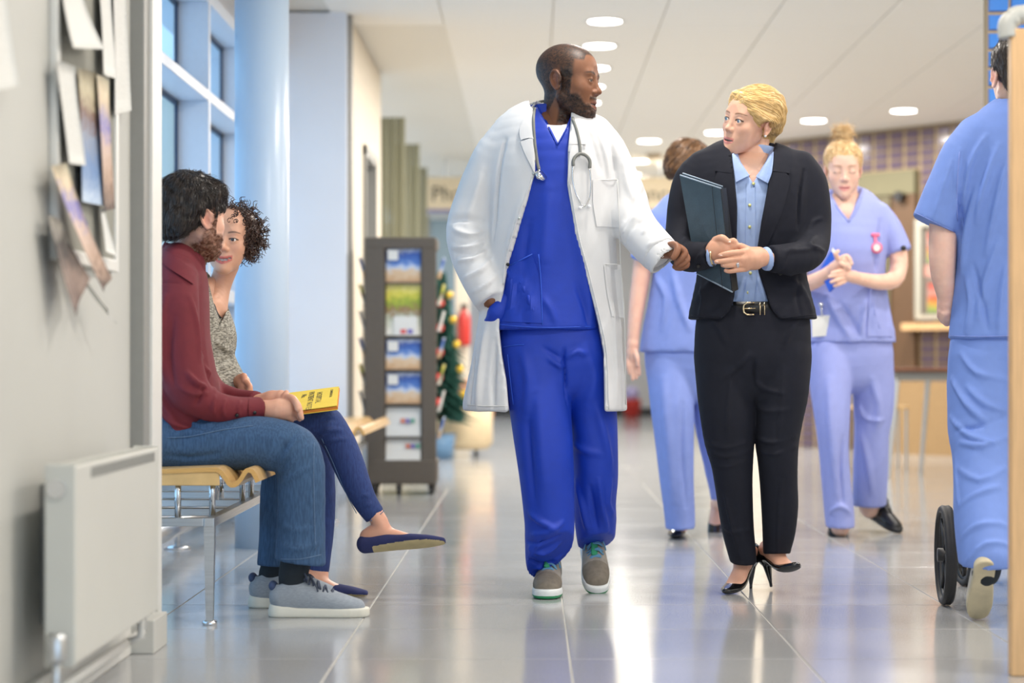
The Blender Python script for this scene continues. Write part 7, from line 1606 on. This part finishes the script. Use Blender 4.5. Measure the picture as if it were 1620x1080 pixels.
s1 = hair_strands('h', *hm, lambda p, n: np.array((.2, .5, -.8)) @ Rw3, lV[:, 2] > -.07, 600, .04, .0018, None, None, .15, 4, 6)
join_obj('hair', [hm, s1], M['hair_brown'], rc)

# ------------------------------------------------------------------ male nurse walking away on the right, pushing a wheelchair
M['scrub_corn'] = mat('blue_scrub_cotton', srgb(112, 142, 214), .7, nscale=30, nvar=.04, bump=.2, bscale=500); M['shoe_cream'] = mat('cream_leather_shoe', srgb(208, 202, 190), .5, nvar=.06); M['sole_worn'] = mat('worn_cream_sole', srgb(196, 186, 158), .7, nscale=18, nvar=.18)
YR = 6.40
rn = thing('person', 'dark haired male nurse in blue scrubs seen from behind at the right edge', 'person', P(1610, 980, YR) * [1, 1, 0])
rt = ROW([(1582, 1642, 184, .0, .058), (1562, 1662, 194, .0, .090), (1534, 1690, 210, .0, .115), (1514, 1712, 236, .0, .125), (1509, 1717, 280, 0, .13), (1511, 1715, 340, 0, .13), (1513, 1713, 410, 0, .125), (1508, 1716, 470, 0, .13), (1501, 1722, 536, 0, .14)], YR)
rs = PATH([(1542, 214, .0, .058, .065), (1524, 244, .0, .066, .07), (1508, 285, .0, .070, .07), (1491, 325, .0, .070, .068), (1478, 356, .0, .071, .068)], YR); rs2 = PATH([(1682, 214, .0, .058, .065), (1700, 244, .0, .066, .07), (1716, 285, .0, .070, .07), (1733, 325, .0, .070, .068), (1746, 356, .0, .071, .068)], YR)
def rneck(S): S.cone(P(1612, 100, YR), P(1612, 186, YR), (.066, .066), (.066, .066), u=UX, k=.004, op='sub', cap=.02)
rtop, bv_rt = garment('scrub_top', rn, M['scrub_corn'], [dict(nodes=rt, u=UX, cut=(False, (0, 0, -1))), dict(nodes=rs, k=.025, cut=(False, (-.43, 0, -.9))), dict(nodes=rs2, k=.025, cut=(False, (.43, 0, -.9)))], .0062, rneck, lambda V, N: .005 * (aniso(V, (.25, 0, 1), 2.5, 10, 91) - .5),
    [(((1560, 215), (1535, 262), (1524, 320)), .010, .010), (((1580, 230), (1560, 290), (1545, 350)), .012, .010), (((1592, 260), (1575, 330), (1560, 400)), .012, .009), (((1516, 300), (1522, 360), (1520, 400)), .008, -.010), (((1545, 300), (1530, 370), (1522, 430)), .012, .010), (((1580, 380), (1560, 440), (1548, 500)), .014, .008), (((1592, 420), (1585, 470), (1580, 525)), .012, .008), (((1530, 440), (1536, 480), (1530, 525)), .010, .008), (((1505, 255), (1492, 300), (1480, 340)), .010, .006), (((1518, 238), (1514, 290), (1510, 340)), .008, .006), (((1540, 420), (1552, 470), (1562, 520)), .010, -.007)])
for pts in ([(1447, 336), (1478, 351), (1511, 367)], [(1503, 531), (1550, 532), (1598, 531)], [(1518, 240), (1514, 300), (1515, 350)]): sb_ = MB(); sb_.tube(surf_path([bv_rt], pts, .001), .0015, 5); sb_.build('seam', M['scrub_lilac2'], rn, True)
rp = [ROW([(1506, 1718, 525, 0, .125), (1502, 1722, 560, 0, .13), (1504, 1720, 600, 0, .12)], YR), ROW([(1502, 1612, 575, 0, .12), (1500, 1606, 630, -.02, .115), (1502, 1602, 680, -.05, .105), (1508, 1600, 720, -.09, .10), (1510, 1602, 770, -.14, .10), (1511, 1604, 820, -.2, .10), (1514, 1605, 855, -.24, .10), (1519, 1606, 893, -.28, .10)], YR), ROW([(1612, 1722, 575, .02, .12), (1616, 1718, 660, .08, .11), (1620, 1712, 760, .14, .1), (1622, 1708, 880, .2, .1), (1622, 1708, 925, .22, .1)], YR)]
garment('scrub_trousers', rn, M['scrub_corn'], [dict(nodes=rp[0], u=UX), dict(nodes=rp[1], u=UX, k=.012, cut=(False, (.02, .1, -1))), dict(nodes=rp[2], u=UX, k=.012, cut=(False, (0, 0, -1)))], .0062, None, lambda V, N: .006 * (aniso(V, (.4, 0, 1), 2.5, 10, 93) - .5),
    [(((1506, 600), (1530, 640), (1560, 668)), .011, 0.0084), (((1530, 612), (1560, 640), (1592, 650)), .011, 0.0072), (((1504, 660), (1535, 690), (1570, 700)), .010, 0.0084), (((1520, 700), (1555, 706), (1595, 690)), .010, 0.0084), (((1515, 680), (1545, 676), (1590, 660)), .009, -0.0072), (((1516, 740), (1550, 760), (1590, 740)), .011, 0.0060), (((1520, 800), (1550, 780), (1580, 770)), .011, 0.0060), (((1524, 850), (1550, 830), (1590, 830)), .011, 0.0060), (((1530, 890), (1560, 860), (1595, 862)), .010, 0.0060), (((1520, 560), (1545, 590), (1590, 600)), .011, 0.0060), (((1512, 720), (1514, 760), (1518, 800)), .008, 0.0048)])
rskin = (232, 196, 178)
nk = ROW([(1588, 1636, 150, .0, .052), (1586, 1638, 172, .0, .054), (1580, 1644, 192, .0, .062), (1570, 1654, 210, .0, .08)], YR)
hV, hQ, hC, tW, tL = head(P(1612, 120, YR), 176, 2, 0, 1.03, dict(skin=rskin, blush=(232, 140, 124)), nk, .003)
rh = limbs([(PATH([(1494, 335, .0, .045, .046), (1492, 372, .0, .043, .045), (1491, 405, .0, .042, .044), (1492, 435, .01, .037, .040), (1496, 462, .02, .030, .032), (1497, 478, .03, .026, .026)], YR), .01), (HAND(((1497, 480, .03, .026), (1496, 490, .04, .027), (1497, 499, .045, .024)), YR), .01),
    (HAND(((1490, 492, .03, .012), (1488, 499, .05, .012), (1493, 507, .06, .011)), YR), .003), (HAND(((1495, 496, .02, .012), (1493, 504, .035, .012), (1498, 511, .05, .011)), YR), .003), (HAND(((1500, 494, .02, .0115), (1500, 503, .03, .011), (1503, 509, .045, .010)), YR), .003), (HAND(((1492, 488, .05, .012), (1488, 494, .07, .011), (1490, 502, .08, .010)), YR), .003), (HAND(((1502, 484, .04, .013), (1505, 492, .06, .012), (1504, 499, .08, .010)), YR), .003)], .003, .004)
body('body', rn, M['skin_light'], [(hV, hQ, hC), (*rh, skincol(rh[0], (230, 194, 178), (226, 160, 146), .35))], [dict(nodes=rt, u=UX), dict(nodes=rs[:-2]), dict(nodes=rs2[:-2]), dict(nodes=rp[0], u=UX), dict(nodes=rp[1][:-1], u=UX), dict(nodes=rp[2][:-1], u=UX)], rskin)
eyes(rn, tW, (0, 0), M['iris_brown'], 1.03)
S = SDF((-.11, -.11, -.11), (.11, .15, .16), .0034); S.ell((0, .020, .042), (.082, .104, .088)); S.ell((0, .085, -.02), (.060, .036, .06), k=.03); S.ell((0, -.135, -.01), (.09, .095, .085), k=.006, op='sub')
for s in (-1, 1): S.ell((s * .090, .006, -.030), (.030, .034, .046), k=.006, op='sub')
S.ell((0, .03, -.135), (.10, .10, .060), k=.01, op='sub'); lV, lQ = S.mesh(1); lN = vnormals(lV, lQ); lV = lV + lN * (.005 * (vnoise(lV * 40, 7) - .45))[:, None]; hm = (tW(lV), lQ); Rw4 = tW(np.eye(3)) - tW(np.zeros((1, 3)))
s1 = hair_strands('h', *hm, lambda p, n: np.array((.15, .3, -.9)) @ Rw4, lV[:, 2] > -.09, 1400, .026, .0011, None, None, .12, 4, 6)
join_obj('hair', [hm, s1], M['hair_black'], rn)
sneaker(rn, frame_from(np.array([(1560 - CX) * 6.02 / F, 6.02, .186]), 176, 48), .25, (M['shoe_cream'], M['sole_worn'], M['black'], M['shoe_cream'])); sneaker(rn, frame_from(np.array([(1664 - CX) * 6.6 / F, 6.56, 0]), 180, 0), .285, (M['shoe_cream'], M['sole_worn'], M['black'], M['shoe_cream']))
for q in (((1562, 880, -.27, .05, .05), (1560, 905, -.30, .042, .045)), ((1664, 880, .2, .05, .05), (1664, 930, .22, .042, .045))): garment('sock', rn, M['sock'], [dict(nodes=PATH(q, YR))], .01)
# wheelchair
wc = thing('wheelchair', 'black and chrome transit wheelchair pushed by the male nurse', 'wheelchair', (1.56, 6.7, 0))
def wheel(name, c, r, tr, yaw, spokes=6):
    cy_, sy_ = math.cos(R(yaw)), math.sin(R(yaw)); Tq = lambda a, rr, o=0: Vector((c[0] + o * cy_ - rr * math.cos(a) * sy_ * 1., c[1] + rr * math.cos(a) * cy_ + o * sy_, c[2] + rr * math.sin(a)))
    b = MB(); n = 40; ring = []
    for k in range(n):
        a = 2 * math.pi * k / n
        for o_, rr in ((-tr, r - .022), (-tr * 1.0, r - .006), (-tr * .55, r), (-tr * .2, r - .0015), (tr * .2, r - .0015), (tr * .55, r), (tr, r - .006), (tr, r - .022)): ring.append(Tq(a, rr, o_))
    m = 8; b.add(ring, [(k * m + i, k * m + (i + 1) % m, ((k + 1) % n) * m + (i + 1) % m, ((k + 1) % n) * m + i) for k in range(n) for i in range(m)]); w_ = b.build(name, M['rubber'], wc, True)
    b = MB(); b.tube([Tq(2 * math.pi * k / 30, r - .026) for k in range(30)], .009, 8, close=True)
    for k in range(spokes): b.tube([Tq(2 * math.pi * k / spokes, .015), Tq(2 * math.pi * k / spokes, r - .026)], .008, 6)
    b.tube([Tq(0, 0, -.025), Tq(0, 0, .025)], .022, 14); b.build('rim', M['black'], w_, True); return w_
wheel('rear_wheel', (1.304, 6.56, .1575), .157, .0175, -4); wheel('rear_wheel', (1.80, 6.62, .1575), .157, .0175, 10); wheel('front_caster', (1.48, 7.12, .085), .085, .014, 10, 4); wheel('front_caster', (1.77, 7.14, .085), .085, .014, 10, 4)
b = MB()
for x in (1.475, 1.765):
    b.tube([(x, 6.56, .1575), (x, 6.56, .30), (x, 6.60, .48), (x, 6.57, .90), (x - .0, 6.50, .925)], .0115, 10); b.tube([(x, 6.58, .30), (x, 7.10, .30), (x, 7.14, .10)], .0115, 10); b.tube([(x, 6.60, .48), (x, 7.08, .49), (x, 7.22, .20)], .0115, 10); b.tube([(x, 6.6, .70), (x, 6.98, .70), (x, 7.0, .49)], .0115, 10)
b.tube([(1.475, 6.66, .30), (1.765, 7.0, .48)], .009, 8); b.tube([(1.765, 6.66, .30), (1.475, 7.0, .48)], .009, 8); b.tube([(1.304, 6.56, .1575), (1.48, 6.57, .1575)], .012, 10); b.tube([(1.70, 6.62, .1575), (1.80, 6.62, .1575)], .012, 10); b.build('frame', M['chrome'], wc, True)
MB().bbox((1.48, 6.62, .475), (1.757, 7.06, .505), .008).build('seat', M['rubber'], wc); MB().bbox((1.48, 6.585, .52), (1.757, 6.605, .88), .006).build('backrest', M['rubber'], wc)
for x, x2 in ((1.475, 1.312), (1.765, 1.765)): MB().tube([(x, 6.56, .905), (x2, 6.50, .915), (x2, 6.40, .918)], .017, 12).build('grip', M['rubber'], wc, True)
for x in (1.475, 1.765): MB().bbox((x - .025, 6.66, .71), (x + .025, 6.96, .735), .006).build('armrest', M['rubber'], wc)
for x in (1.45, 1.63): MB().bbox((x, 7.16, .10), (x + .13, 7.34, .115), .004).build('footplate', M['black'], wc)
